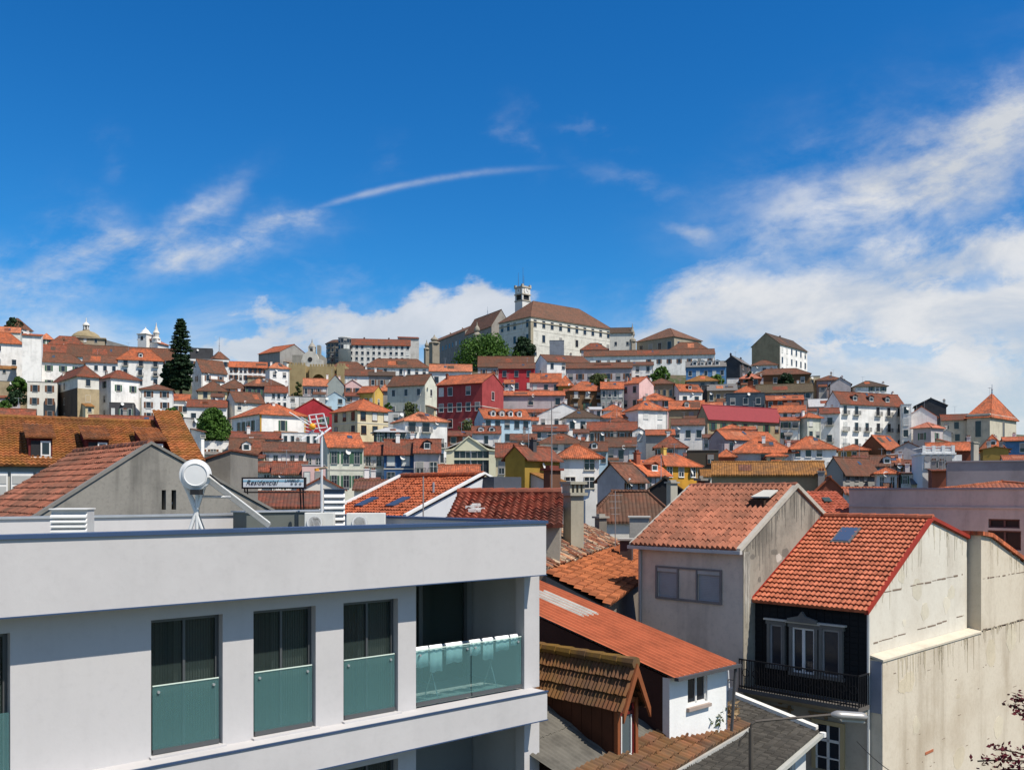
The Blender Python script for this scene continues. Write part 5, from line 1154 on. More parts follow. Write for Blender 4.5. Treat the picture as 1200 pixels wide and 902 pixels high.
def brick_stack(u0, u1, vt, vb, Y, label, mat, cap, beta=44, pots=False, name='chimney_stack'):
    a, b = px(u0, vt, Y), px(u1, vb, Y); zt, z0 = a.z, b.z-1.5; fr = Frame(a.x*.62+b.x*.38, Y, R(beta)); w = fr.front(u1); t = fr.left(u0)
    r = root(name, label, 'chimney', (fr.o.x, fr.o.y, z0), fr.b, 'old chimney stacks above the near roofs'); h = zt-z0
    m = MB(); m.box(0, w, 0, t, 0, h, mat); m.build('stack', r)
    m = MB()
    if pots:
        for i in range(4): m.box(w*i/3-.05, w*i/3+.05, 0, t, h, h+.32, mat)
        m.box(-.12, w+.12, -.12, t+.12, -.12+h, h, cap); m.box(-.1, w+.1, -.1, t+.1, h+.32, h+.42, cap)
        m.box(.02, w-.02, t*.45, t*.5, h, h+.32, DARK)
    else: m.box(-.1, w+.1, -.1, t+.1, h, h+.09, cap); m.box(.05, w-.05, .05, t-.05, h+.09, h+.2, cap)
    m.build('chimney_cap', r); return r
brick_stack(637, 657, 551, 592, 37, 'square red brown chimney stack casting a shadow on the brown tiles', wall_mat((.13,.06,.035), .4, True), plain((.16,.04,.025), .8), 50)
brick_stack(660, 684, 577, 645, 36, 'tall beige concrete chimney with four vent openings in its cap', wall_mat((.34,.31,.24), .4, True), wall_mat((.3,.28,.22), .5, True), 35, True)
brick_stack(697, 711, 607, 628, 45, 'short dark chimney on the broken tile roof', wall_mat((.2,.18,.15), .5), wall_mat((.28,.26,.22), .4), 40)
brick_stack(781, 794, 566, 602, 56, 'slim stone chimney in front of the black gable', wall_mat((.36,.34,.28), .4), wall_mat((.3,.28,.24), .4), 42)
brick_stack(817, 826, 563, 585, 38, 'small dark brick chimney behind the left verge of the brown ribbed roof', plain((.14,.04,.025), .8, 0, .2, .3), plain((.2,.18,.15), .8), 44)
brick_stack(1137.5, 1147, 519, 536, 120, 'double stone chimney left of the red hip roof near the right edge', wall_mat((.36,.33,.28), .5), wall_mat((.3,.28,.24), .4), 44)
r = root('white_firewall', 'stepped whitewashed wall end beside the tall concrete chimney', 'wall', (px(686,0,52).x, 52, ZC-5), R(10)); m = MB(); z = lambda v: (HOR-v)/F*52+5
m.prism([(0,0,0),(.62,0,0),(.62,0,z(578)),(.3,0,z(574)),(.2,0,z(583)),(0,0,z(586))], (0,4,0), wall_mat((.62,.6,.55),.4)); m.prism([(.65,0,0),(1.15,0,0),(1.15,0,z(624)),(.9,0,z(614)),(.65,0,z(608))], (0,.3,0), wall_mat((.6,.58,.52),.4)); m.build('wall', r)
r = root('roof_tank_house', 'pale concrete box with a flat lid below the dark mossy roof', 'tank house', (px(738,0,51).x, 51, ZC-5), R(-6)); m = MB(); z = lambda v: (HOR-v)/F*51+5
m.box(0, 1.05, 0, 1.2, 0, z(606.5), wall_mat((.36,.34,.3),.4,True)); m.box(-.08, 1.13, -.08, 1.28, z(606.5), z(604.8), wall_mat((.42,.4,.36),.4)); m.build('wall', r)
# ------------------------------------------------------------------ right foreground houses
BR = R(43.7); ZZ = ZC
def orange_house():
    fr = Frame(10.26, 27, BR); r = root('orange_roof_house', 'house with a new orange tiled roof, black front and beige side wall at right', 'house', (fr.o.x, fr.o.y, 0), fr.b, 'houses across the street'); t = 3.72; Z = ZC
    bei = wall_mat((.60,.565,.485), .3, True, .8, (.34,.27,.19)); blk = wall_mat((.012,.013,.014), .3, True); low = wall_mat((.42,.38,.31), .45, True)
    ze, zp, xp, xf, zf = Z-3.29, Z-.845, 4.31, 7.27, Z-1.48; k = (zp-ze)/xp; kf = (zp-zf)/(xf-xp)
    m = MB(); m.prism([(0.02,0,Z-4.9),(xf,0,Z-4.9),(xf,0,zf-.08),(xp,0,zp-.1),(.02,0,ze-.08)], (0,t,0), bei)
    for zz, x0, x1 in ((Z-2.95,1.0,6.9),(Z-4.38,.3,7.0)):
        rn = random.Random(int(x0*10)); x = x0
        while x < x1:
            d = rn.uniform(.15,.7); 
            if rn.random() < .75: m.box(x, min(x+d,x1), -.006, .01, zz+rn.uniform(-.02,.02)+.03*(x-x0), zz+.03+rn.uniform(0,.02)+.03*(x-x0), wall_mat((.2,.15,.11),.3))
            x += d+rn.uniform(0,.1)
    rn = random.Random(77); dk_ = wall_mat((.52,.475,.375),.4,True); m.stains(rn, .3, xf-.2, lambda x: (ze+k*x if x < xp else zp-kf*(x-xp))-.12, -.005, dk_, 40, .2, 1.3, .1); m.patches(rn, 1.2, 6.4, Z-4.2, Z-2.2, -.004, [wall_mat((.63,.58,.47),.3,True), wall_mat((.58,.53,.42),.4,True)], 6, .12, .45); m.build('side_wall', r)
    m = MB(); m.box(-.02, .3, .02, t, Z-6.06, ze-.1, blk)
    for j in range(16):
        for i in range(14):
            y0 = .03+i*(t-.06)/14; z0 = Z-6.0+j*.165; m.prism([(-.022,y0+.01,z0),(-.022,y0+(t-.06)/14-.01,z0),(-.022,y0+(t-.06)/14-.01,z0+.14),(-.022,y0+.01,z0+.14)], (-.014-.006*((i*7+j*3)%3),0,0), blk)
    m.build('slate_front', r)
    m = MB(); m.box(0, .3, .02, t, 0, Z-6.06, low); m.build('lower_front', r)
    tm = near_tile((.54,.165,.085), vary=1.4, old=.35, oldcol=(.27,.07,.03), pu=.155, pv=.27); m = MB()
    m.sheet((-.22, t+.02, ze-.125), (0,-1,0), (1,0,k), t+.05, math.hypot(xp+.22,(xp+.22)*k), .155, .265, .04, .055, tm, .005)
    m.slope([(xf+.05,-.03,zf-.02),(xf+.05,t,zf-.02),(xp,t,zp+.02),(xp,-.03,zp+.02)], .1, tm); m.caps((xp,-.05,zp+.05),(xp,t,zp+.05),.1,tm,.42); m.build('roof', r)
    m = MB(); red = plain((.30,.035,.02), .6, 0, .2, .2, 'red flashing')
    m.prism([(-.2,-.09,ze-.2),(xp,-.09,zp-.03),(xp,-.09,zp+.09),(-.2,-.09,ze-.08)], (0,.12,0), red); m.prism([(xp,-.09,zp-.02),(xf+.1,-.09,zf-.1),(xf+.1,-.09,zf+.02),(xp,-.09,zp+.09)], (0,.12,0), red)
    m.prism([(-.2,t-.02,ze-.1),(xp,t-.02,zp+.02),(xp,t-.02,zp+.12),(-.2,t-.02,ze+.02)], (0,.1,0), red); m.build('verge_flashing', r)
    nn = (-k,0,1); c = fr.hit(991.5, 628, (0,0,ze), nn); ex = Vector((1,0,k)).normalized(); N = Vector(nn).normalized(); y = Vector((0,1,0))
    m = MB(); c = c+N*.07; q = [c-ex*.47-y*.34, c+ex*.47-y*.34, c+ex*.47+y*.34, c-ex*.47+y*.34]; m.prism(q, -N*.15, plain((.12,.12,.12),.5)); sk = m.build('skylight', r)
    m = MB(); q = [c+N*.02-ex*.4-y*.27, c+N*.02+ex*.4-y*.27, c+N*.02+ex*.4+y*.27, c+N*.02-ex*.4+y*.27]; m.prism(q, -N*.03, plain((.06,.09,.16), .12, 0, .5, 0, 'skylight glass')); m.build('pane', sk)
    # bay window group
    zf_ = lambda v, u: Z+(HOR-v)/F*fr.depth(0, fr.left(u)); gs = wall_mat((.16,.155,.14), .4, True)
    def bay(u0, u1, vt, vb, pedi, sash):
        y1, y0 = fr.left(u0), fr.left(u1); zt, zb = zf_(vt, u0), zf_(vb, (u0+u1)/2)
        m = MB()
        for a, b, c_, d in ((y0-.1,y0,zb,zt),(y1,y1+.1,zb,zt),(y0-.14,y1+.14,zt,zt+.12),(y0-.14,y1+.14,zb-.1,zb)): m.box(-.16, .0, a, b, c_, d, gs)
        m.box(-.2, 0, y0-.2, y1+.2, zt+.12, zt+.17, wall_mat((.5,.48,.42),.3))
        if pedi:
            P = [(-.14, y0-.12, zt+.17), (-.14, y1+.12, zt+.17), (-.14, y1+.1, zt+.27), (-.14, (y0*.35+y1*.65), zt+.36), (-.14, (y0+y1)/2, zt+.50), (-.14, (y0*.65+y1*.35), zt+.36), (-.14, y0-.1, zt+.27)]; m.prism(P, (-.12,0,0), gs)
        w = m.build('window', r); m = MB()
        for a, b, c_, d in ((y0,y0+.05,zb,zt),(y1-.05,y1,zb,zt),(y0+.05,y1-.05,zb,zb+.06),(y0+.05,y1-.05,zt-.06,zt)): m.box(-.11, -.05, a, b, c_, d, WHITE if sash else GREYF)
        if sash: m.box(-.12, -.05, (y0+y1)/2-.045, (y0+y1)/2+.045, zb+.06, zt-.06, WHITE)
        m.build('frame', w); m = MB(); m.box(-.075, -.06, y0+.05, y1-.05, zb+.06, zt-.06, PANE); m.build('pane', w)
    bay(905, 919, 730, 779, False, False); bay(931, 957, 733.5, 788, True, True); bay(966, 986, 736, 792, False, False)
    # balcony with its dark railing
    zb = Z-6.08; m = MB(); m.box(-.75, 0, -.06, t+.15, zb-.12, zb, wall_mat((.12,.11,.1),.4)); m.prism([(-.7,0,zb-.12),(-.05,0,zb-.12),(-.05,0,zb-.4)], (0,t,0), low); b = m.build('balcony', r)
    m = MB(); top = zb+.92; iron = plain((.012,.012,.014), .5)
    m.box(-.75, -.71, -.06, t+.12, top-.04, top, iron); m.box(-.75,-.72,-.06,t+.12,zb+.05,zb+.09,iron)
    n = 44
    for i in range(n+1): yy = -.05+(t+.16)*i/n; m.box(-.742, -.722, yy-.01, yy+.01, zb, top-.04, iron)
    for i in range(11):
        yy = .1+i*.35
        for s in range(8): a0, a1 = s*math.pi/4, (s+1)*math.pi/4; m.tube((-.735,yy+.12*math.cos(a0),zb+.5+.12*math.sin(a0)),(-.735,yy+.12*math.cos(a1),zb+.5+.12*math.sin(a1)),.012,iron,4)
    for yy in (-.06, t+.08):
        m.box(-.75,0,yy,yy+.04,top-.04,top,iron)
        for q in range(6): m.box(-.65+q*.11,-.63+q*.11,yy,yy+.03,zb,top-.04,iron)
    m.build('railing', b)
    # ground floor window and cornice boards
    def low_win(u0, u1, vt, vb):
        y1, y0 = fr.left(u0), fr.left(u1); zt, zb_ = zf_(vt, u0), zf_(vb, u1); m = MB()
        for a, b_, c_, d in ((y0-.12,y0,zb_,zt),(y1,y1+.12,zb_,zt),(y0-.12,y1+.12,zt,zt+.12)): m.box(-.09, 0, a, b_, c_, d, wall_mat((.45,.36,.2),.4))
        for a, b_, c_, d in ((y0,y0+.05,zb_,zt),(y1-.05,y1,zb_,zt),((y0+y1)/2-.04,(y0+y1)/2+.04,zb_,zt),(y0,y1,zt-.5,zt-.42),(y0,y1,zt-1.0,zt-.96)): m.box(-.06,-.02,a,b_,c_,d,WHITE)
        w = m.build('window', r); m = MB(); m.box(-.03,-.005,y0,y1,zb_,zt,PANE); m.build('pane', w)
    low_win(957, 986, 846, 905); low_win(905, 928, 846, 905)
    m = MB(); br = wall_mat((.26,.18,.1),.4)
    for lst in (((896,930,824,826),(903,906,826,836),(924,927,826,838),(913,917,819,824)),((948,975,832,834),(950,953,834,842),(967,970,834,842))):
        m = MB()
        for u0, u1, v0, v1 in lst: m.box(-.05,0,fr.left(u1),fr.left(u0),zf_(v1,u0),zf_(v0,u0),br)
        m.build('window_hood', r)
    m = MB(); m.tube((-.06,-.02,0),(-.06,-.02,ze-.2),.045,plain((.55,.55,.52),.5),8); m.build('drainpipe', r)
    return fr, bei
frO, bei = orange_house()
def beige_building():
    fr = frO; Z = ZC; r = root('beige_building', 'tall blank beige rendered building beside the orange roofed house at right', 'building', at(fr, 0, -.4, -ZC), fr.b, 'houses across the street')
    wm = wall_mat((.575,.51,.405), .4, True, 1., (.32,.24,.15)); x1 = 17.; o = .4
    m = MB(); m.prism([(.02,0,0),(x1,0,0),(x1,0,Z-4.72),(.02,0,Z-4.78)], (0,o-.004,0), wm); wl_ = m
    m = MB(); m.prism([(.0,-.03,Z-4.76),(7.45,-.03,Z-4.70),(7.45,.39,Z-4.62),(.0,.39,Z-4.66)], (0,0,-.06), wall_mat((.54,.48,.38),.4,True)); m.build('ledge', r)
    P = [(7.45,0,Z-4.69),(x1,0,Z-4.69),(x1,0,Z-3.9),(11.65,0,Z-2.62),(8.3,0,Z-1.55),(7.45,0,Z-1.45)]
    m = MB(); m.prism(P, (0,5,0), wm); m.build('upper_wall', r)
    m = MB(); red = tilem('o')
    m.prism([(7.35,-.1,Z-1.44),(8.35,-.1,Z-1.54),(8.35,-.1,Z-1.40),(7.35,-.1,Z-1.30)], (0,5.2,0), red); m.prism([(8.35,-.1,Z-1.55),(x1+.2,-.1,Z-4.24),(x1+.2,-.1,Z-4.10),(8.35,-.1,Z-1.41)], (0,5.2,0), red); m.build('roof', r)
    m = wl_; rn = random.Random(8)
    for zz, x0, x1_ in ((Z-2.95,7.6,12.),(Z-4.69,7.6,13.)):
        x = x0
        while x < x1_: d = rn.uniform(.1,.6); m.box(x, x+d, -.007, .01, zz+rn.uniform(-.02,.02), zz+rn.uniform(.02,.05), wall_mat((.16,.11,.08),.3)); x += d+rn.uniform(0,.3)
    dk_, lt_ = [wall_mat(c, .4, True) for c in ((.46,.395,.285),(.6,.53,.4))]; m.patches(rn, 1., 13., Z-9., Z-5.2, -.004, [lt_, wall_mat((.56,.485,.355),.4,True), wall_mat((.585,.5,.37),.4,True)], 9, .15, .6); m.stains(rn, .2, 7.4, Z-4.76, -.005, dk_, 46, .2, 1.6, .13); m.stains(rn, 7.6, 13., Z-4.66, -.005, dk_, 26, .2, 1.2, .12); m.stains(rn, 7.6, 12., lambda x: Z-1.5-max(0,x-8.3)*.31, -.005, dk_, 22, .2, 1.1, .1)
    for i in range(26): x = rn.uniform(.5,14); zz = Z-rn.uniform(5.2,8.6); m.box(x, x+rn.uniform(.03,.35), -.005, .01, zz, zz+rn.uniform(.01,.025), wall_mat((.2,.14,.1),.3))
    m.build('lower_wall', r)
    m = MB(); m.prism([(-.012,.02,Z-6.3),(-.012,.39,Z-6.3),(-.012,.39,Z-4.82),(-.012,.02,Z-4.82)], (.03,0,0), plain((.2,.22,.27),.7)); m.build('grey_panel', r)
    m = MB(); m.box(2.9, 3.5, -.015, .01, Z-8.02, Z-7.94, plain((.4,.13,.06),.8)); m.build('brick_patch', r)
beige_building()

def grey_house():
    fr = Frame(7.2, 29.2, BR); Z = ZC; t = 4.15; r = root('ribbed_roof_house', 'grey rendered house with ribbed brown clay roof, bricked shutters and a stained gable', 'house', (fr.o.x, fr.o.y, 0), fr.b, 'houses across the street')
    ze, zp, xp, xf, zf = Z-1.65, Z+.19, 3.19, 5.3, Z-.9; k = (zp-ze)/xp; kf = (zp-zf)/(xf-xp)
    fm = wall_mat((.70,.57,.46), .45, True, .8); gm = wall_mat((.30,.27,.22), .7, True, 1.1, (.1,.09,.075))
    zz = lambda v, u: Z+(HOR-v)/F*fr.depth(0, fr.left(u)); y0, y1, y2, y3 = fr.left(844), fr.left(818), fr.left(794), fr.left(771)
    zt, zb = zz(667, 807), zz(702, 807); m = MB(); m.T = Matrix(((0,1,0,0),(1,0,0,0),(0,0,1,0),(0,0,0,1)))
    m.cells(.02, t, 0, ze-.1, 0, .3, [(y0,y1,zb,zt),(y2,y3,zb,zt)], fm); m.T = None; m.build('front_wall', r)
    m = MB(); m.prism([(0,0,0),(xf,0,0),(xf,0,zf-.08),(xp,0,zp-.1),(0,0,ze-.1)], (0,.02,0), gm); m.prism([(.31,.02,0),(xf,.02,0),(xf,.02,zf-.08),(xp,.02,zp-.1),(.31,.02,ze-.1)], (0,t-.03,0), gm); rn = random.Random(5); wt_ = wall_mat((.50,.47,.41),.4,True); bk_ = wall_mat((.17,.155,.13),.4,True); lf = lambda x: (ze+k*x if x < xp else zp-kf*(x-xp))-.1; m.stains(rn, .1, xf-.2, lf, -.005, bk_, 44, .3, 1.5, .12); m.stains(rn, .02, .35, lambda x: ze-.2, -.006, wt_, 16, 1.5, 4.5, .12); m.patches(rn, .3, 2.6, ze-3., ze+.6, -.004, [wt_, bk_], 10, .06, .3); m.build('gable_wall', r)
    for a, b in ((y0,y1),(y2,y3)):
        m = MB(); m.box(.05, .09, a, b, zb, zt, plain((.33,.33,.34),.6)); 
        for q in range(18): z0 = zb+(zt-zb)*q/18; m.box(.04, .055, a, b, z0+.005, z0+(zt-zb)/18-.008, plain((.36,.36,.37),.55))
        m.box(-.03,.12,a,b,zt-.12,zt,plain((.45,.43,.4),.7)); m.build('shutter', r)
    m = MB(); dkf = plain((.2,.18,.17),.7)
    for q in ((y0-.08,y3+.08,zt,zt+.06),(y0-.08,y3+.08,zb-.07,zb),(y0-.08,y0,zb,zt),(y3,y3+.08,zb,zt),(y1,y1+.06,zb,zt),(y2-.06,y2,zb,zt)): m.box(-.05, .0, *q, dkf)
    m.build('window_frame', r)
    tm = near_tile((.42,.15,.085), old=.6, oldcol=(.12,.055,.035), pu=.19, pv=.36); m = MB()
    m.sheet((-.3, t+.1, ze-.14), (0,-1,0), (1,0,k), t+.05, math.hypot(xp+.3,(xp+.3)*k), .19, .36, .11, .03, tm, .014, power=.75)
    m.slope([(xf+.1,.02,zf),(xf+.1,t,zf),(xp,t,zp),(xp,.02,zp)], .1, tm); m.caps((xp,0,zp+.05),(xp,t+.1,zp+.05),.1,tm,.4); m.build('roof', r)
    m = MB(); vm = wall_mat((.42,.39,.33),.6,True)
    m.prism([(-.3,-.08,ze-.22),(xp,-.08,zp-.02),(xp,-.08,zp+.12),(-.3,-.08,ze-.08)], (0,.16,0), vm); m.prism([(xp,-.08,zp-.02),(xf+.1,-.08,zf-.1),(xf+.1,-.08,zf+.04),(xp,-.08,zp+.12)], (0,.16,0), vm)
    m.prism([(-.3,t,ze-.2),(xp,t,zp-.02),(xp,t,zp+.12),(-.3,t,ze-.06)], (0,.16,0), vm); m.build('verge', r)
    m = MB(); m.prism([(-.36,-.1,ze-.26),(-.22,-.1,ze-.26),(-.22,-.1,ze-.15),(-.36,-.1,ze-.15)], (0,t+.3,0), plain((.45,.44,.42),.5)); m.tube((-.04,t-.12,0),(-.04,t-.12,ze-.25),.04,plain((.4,.38,.36),.6),8); m.build('gutter', r)
    c = fr.hit(893, 590, (0,0,ze), (-k,0,1)); N = Vector((-k,0,1)).normalized(); m = MB(); m.box(c.x-.35, c.x+.25, c.y-.28, c.y+.28, c.z-.3, c.z+.12, plain((.05,.025,.015),.9)); m.prism([(c.x-.2,c.y-.4,c.z+.2),(c.x+.5,c.y-.3,c.z+.42),(c.x+.5,c.y+.25,c.z+.42),(c.x-.2,c.y+.3,c.z+.2)], (0,0,.04), wall_mat((.5,.48,.42),.3)); m.build('roof_hatch', r)
grey_house()

def grey_concrete():
    fr = Frame((1290-600)/F*38, 38, BR); Z = ZC; t = fr.left(995); r = root('concrete_building', 'long grey concrete building with a flat top and one dark window at the right edge', 'building', (fr.o.x, fr.o.y, 0), fr.b)
    wm = wall_mat((.60,.45,.39), .4, True, .8); zt = Z+.14; y = lambda u: fr.left(u); z = lambda v, u: Z+(HOR-v)/F*fr.depth(0, y(u))
    a, b = y(1195), y(1158); holes = [(a,b,z(618.5,1176),z(608,1176)),(a-.05,b+.03,z(644,1176),z(621.5,1176))]; m = MB(); m.T = Matrix(((0,1,0,0),(1,0,0,0),(0,0,1,0),(0,0,0,1)))
    m.cells(0, t, 0, zt, 0, .3, holes, wm); m.T = None; m.build('front_wall', r)
    m = MB(); m.box(.3, 9, 0, t, 0, zt-.3, wm); m.box(-.06, 0, 0, t, z(595,1100), z(593.3,1100), wm); m.box(-.05,.35,0,t,zt,zt+.08,wall_mat((.3,.25,.26),.4)); m.build('wall', r)
    for h in holes:
        m = MB(); m.box(.18,.22,*h, plain((.03,.02,.018),.3)); mid = (h[0]+h[1])/2; rd = plain((.14,.06,.05),.7)
        for q in ((h[0],h[0]+.07,h[2],h[3]),(h[1]-.07,h[1],h[2],h[3]),(mid-.04,mid+.04,h[2],h[3]),(h[0],h[1],h[3]-.06,h[3]),(h[0],h[1],h[2],h[2]+.06)): m.box(.1,.18,*q,rd)
        m.build('window', r)
    BASES.append((fr.o.x, fr.o.y+5, 0))
grey_concrete()
def small_tile():
    Y = 46; r = root('small_tiled_house', 'house with bright orange ribbed tiles and a tiny skylight before the grey concrete wall', 'house', (px(945,0,Y).x, Y, 0), R(3)); z = lambda v, d: ZC+(HOR-v)/F*d
    w = px(995,0,Y).x-px(945,0,Y).x+.3; ze, zr, run = z(598.5,Y), z(575.5,Y+2.4), 2.4; k = (zr-ze)/run; m = MB()
    m.prism([(-3,0,0),(-3,2*run,0),(-3,2*run,ze-.1),(-3,run,zr-.12),(-3,0.1,ze-.1)], (w+3,0,0), wallm('g')); m.build('wall', r)
    tm = near_tile((.50,.12,.06), old=.25, pu=.2, pv=.35); m = MB(); m.sheet((-3.2,-.2,ze-.1),(1,0,0),(0,1,k),w+3.3,math.hypot(run+.2,(run+.2)*k),.2,.35,.055,.035,tm,.01); m.slope([(-3.2,2*run+.2,ze),(w+.1,2*run+.2,ze),(w+.1,run,zr),(-3.2,run,zr)],.1,tm); m.build('roof', r)
    m = MB(); m.prism([(1.25,.9,ze+.9*k+.08),(1.65,.9,ze+.9*k+.08),(1.65,1.3,ze+1.3*k+.1),(1.25,1.3,ze+1.3*k+.1)],(0,0,.05),plain((.05,.07,.06),.3)); m.build('skylight', r)
    m = MB(); m.box(1.2,w+.1,-.35,-.2,ze-.22,ze-.1,WHITE); m.build('gutter', r)
small_tile()

def orange_tiles():
    "roof sloping to the right between the white building and the grey house, with its ruined upper strip"
    th = math.atan2(.966,.26); fr = Frame(3.33, 30, th); Z = ZC; zu, zl = Z-2.50, Z-3.47; dn = 2.02; k = (zu-zl)/dn
    r = root('orange_tile_house', 'bright orange old clay tile roof sloping down beside the grey house', 'house', (fr.o.x, fr.o.y, 0), fr.b)
    m = MB(); m.prism([(-1.2,.3,0),(-1.2,dn,0),(-1.2,dn,zu-.12),(-1.2,.3,zl)], (19.2,0,0), wall_mat((.2,.17,.14),.5)); m.build('wall', r)
    tm = near_tile((.46,.14,.045), old=.5, oldcol=(.2,.06,.025), pu=.19, pv=.26, vary=2.); m = MB(); m.sheet((-1.3,0,zl),(1,0,0),(0,1,k),19.3,math.hypot(dn,zu-zl),.19,.26,.11,.06,tm,.025); m.build('roof', r)
    r2 = root('broken_tile_house', 'ruined roof strip of loose broken clay tiles along the orange roof', 'house', at(fr, 0, dn, -ZC), fr.b)
    w2 = 1.75; zt = zu+.95; m = MB(); m.prism([(-1.2,.0,0),(-1.2,w2,0),(-1.2,w2,zt-.05),(-1.2,0,zu+.1)], (16.2,0,0), wall_mat((.16,.12,.09),.5)); m.build('wall', r2)
    rn = random.Random(11); m = MB(); mats = [near_tile(c, old=o) for c, o in (((.42,.2,.1),.4),((.3,.09,.04),.5),((.5,.36,.24),.4),((.2,.07,.04),.5),((.14,.1,.08),.5))]; kk = (zt-zu-.1)/w2
    for i in range(900):
        x = rn.uniform(-1.2,14.8); y = rn.uniform(0.02,w2); c = Vector((x,y,zu+.1+y*kk+rn.uniform(.02,.09))); a = rn.gauss(0,.22); L, W = rn.uniform(.26,.42), .085
        ux = Vector((math.cos(a), math.sin(a), 0)); uy = Vector((-math.sin(a)*1, math.cos(a), kk+rn.uniform(-.12,.12))).normalized(); nn = ux.cross(uy); sg = 1 if rn.random() < .7 else -1; P = []
        for v in (-L/2, L/2):
            for q in range(5): t = math.pi*q/4; P.append(c+ux*(-math.cos(t)*W*(1-.12*(v > 0)))+uy*v+nn*(sg*math.sin(t)*.06+(.02 if v < 0 else 0)))
        m.add(P, [(q,q+1,q+6,q+5) for q in range(4)], rn.choice(mats), [(rn.uniform(0,9), rn.uniform(0,9))]*10)
    o = m.build('roof', r2); s = o.modifiers.new('thickness','SOLIDIFY'); s.thickness = .015
    m = MB(); p = fr.hit(676, 638, (0,dn+.8,zu+.5), (0,-kk,1)); p.y -= dn; m.box(p.x-.3,p.x+.3,p.y-.25,p.y+.25,p.z+.02,p.z+.12,plain((.2,.22,.26),.5)); m.build('slate_patch', r2)
    m = MB(); p = fr.hit(738, 659, (0,0,zl), (0,-k,1)); m.box(p.x-.15,p.x+.35,p.y-.1,p.y+.4,p.z-.5,p.z+.95,plain((.075,.05,.045),.8)); m.box(p.x-.25,p.x+.45,p.y-.2,p.y+.5,p.z+.95,p.z+1.03,wall_mat((.4,.38,.34),.4)); m.build('chimney', r)
orange_tiles()

def red_shed():
    fr = Frame(3.74, 22, BR); Z = ZC; L = 2.6; k = .232; ze = Z-4.3; D = 8.5
    r = root('corrugated_shed', 'white walled attic shed under a red corrugated metal roof with a pale sheet', 'shed', (fr.o.x, fr.o.y, 0), fr.b, 'houses across the street')
    red = plain((.44,.122,.055), .65, 0, .2, .3, 'painted corrugated sheet'); m = MB(); m.sheet((0,-.12,ze-.03),(1,0,0),(0,1,k),L,D*1.03,.2,D*1.03,.055,0,red,0,10,5.); m.build('roof', r)
    q = [fr.hit(u, v, (0,0,ze), (0,-k,1)) for u, v in ((632,700),(692,721.5))]; xa = (q[0].x+q[1].x)/2-.30; m = MB(); m.sheet((xa,q[1].y,ze+q[1].y*k+.03),(1,0,0),(0,1,k),.8,q[0].y-q[1].y+.4,.2,3,.055,0,plain((.5,.5,.44),.4,0,.3,.3,'fibreglass sheet'),0,10,4.); m.build('pale_sheet', r)
    wm = wall_mat((.74,.74,.72),.22,True); zf = lambda v, u: Z+(HOR-v)/F*fr.depth(fr.front(u,.12), .12)
    w0, w1 = fr.front(806,.12), fr.front(829,.12); zt, zb = zf(783,817), zf(824,817)
    m = MB(); m.cells(.08, L-.1, Z-7.5, ze-.08, .12, .32, [(w0,w1,zb,zt)], wm); m.build('front_wall', r)
    m = MB(); dk = wall_mat((.055,.025,.02),.5,True); m.prism([(.09,.14,Z-7.5),(.09,D,Z-7.5),(.09,D,ze+D*k-.1),(.09,.14,ze-.1)], (.1,0,0), dk); m.prism([(L-.2,.33,Z-7.5),(L-.2,D,Z-7.5),(L-.2,D,ze+D*k-.1),(L-.2,.33,ze-.1)], (.1,0,0), wm); m.build('side_wall', r)
    m = MB(); y = .2
    for a, b, c, d in ((w0,w0+.05,zb,zt),(w1-.05,w1,zb,zt),((w0+w1)/2-.03,(w0+w1)/2+.03,zb,zt),(w0,w1,zb,zb+.05),(w0,w1,zt-.05,zt)): m.box(a,b,y-.03,y+.03,c,d,WHITE)
    w = m.build('window', r); m = MB(); m.box(w0,w1,y,y+.015,zb,zt,PANE); m.build('pane', w); m = MB(); m.box(w0-.06,w1+.06,.03,.13,zb-.12,zb-.04,plain((.35,.28,.24),.8)); m.build('sill', w)
    m = MB(); gp = plain((.07,.07,.075),.5); m.prism([(0,-.2,ze-.1),(0,-.08,ze-.1),(0,-.08,ze-.02),(0,-.2,ze-.02)], (L+.05,0,0), gp); m.tube((L-.06,-.1,ze-.1),(L-.1,.02,Z-6.3),.04,gp,8); m.build('gutter', r)
    return fr
frS = red_shed()
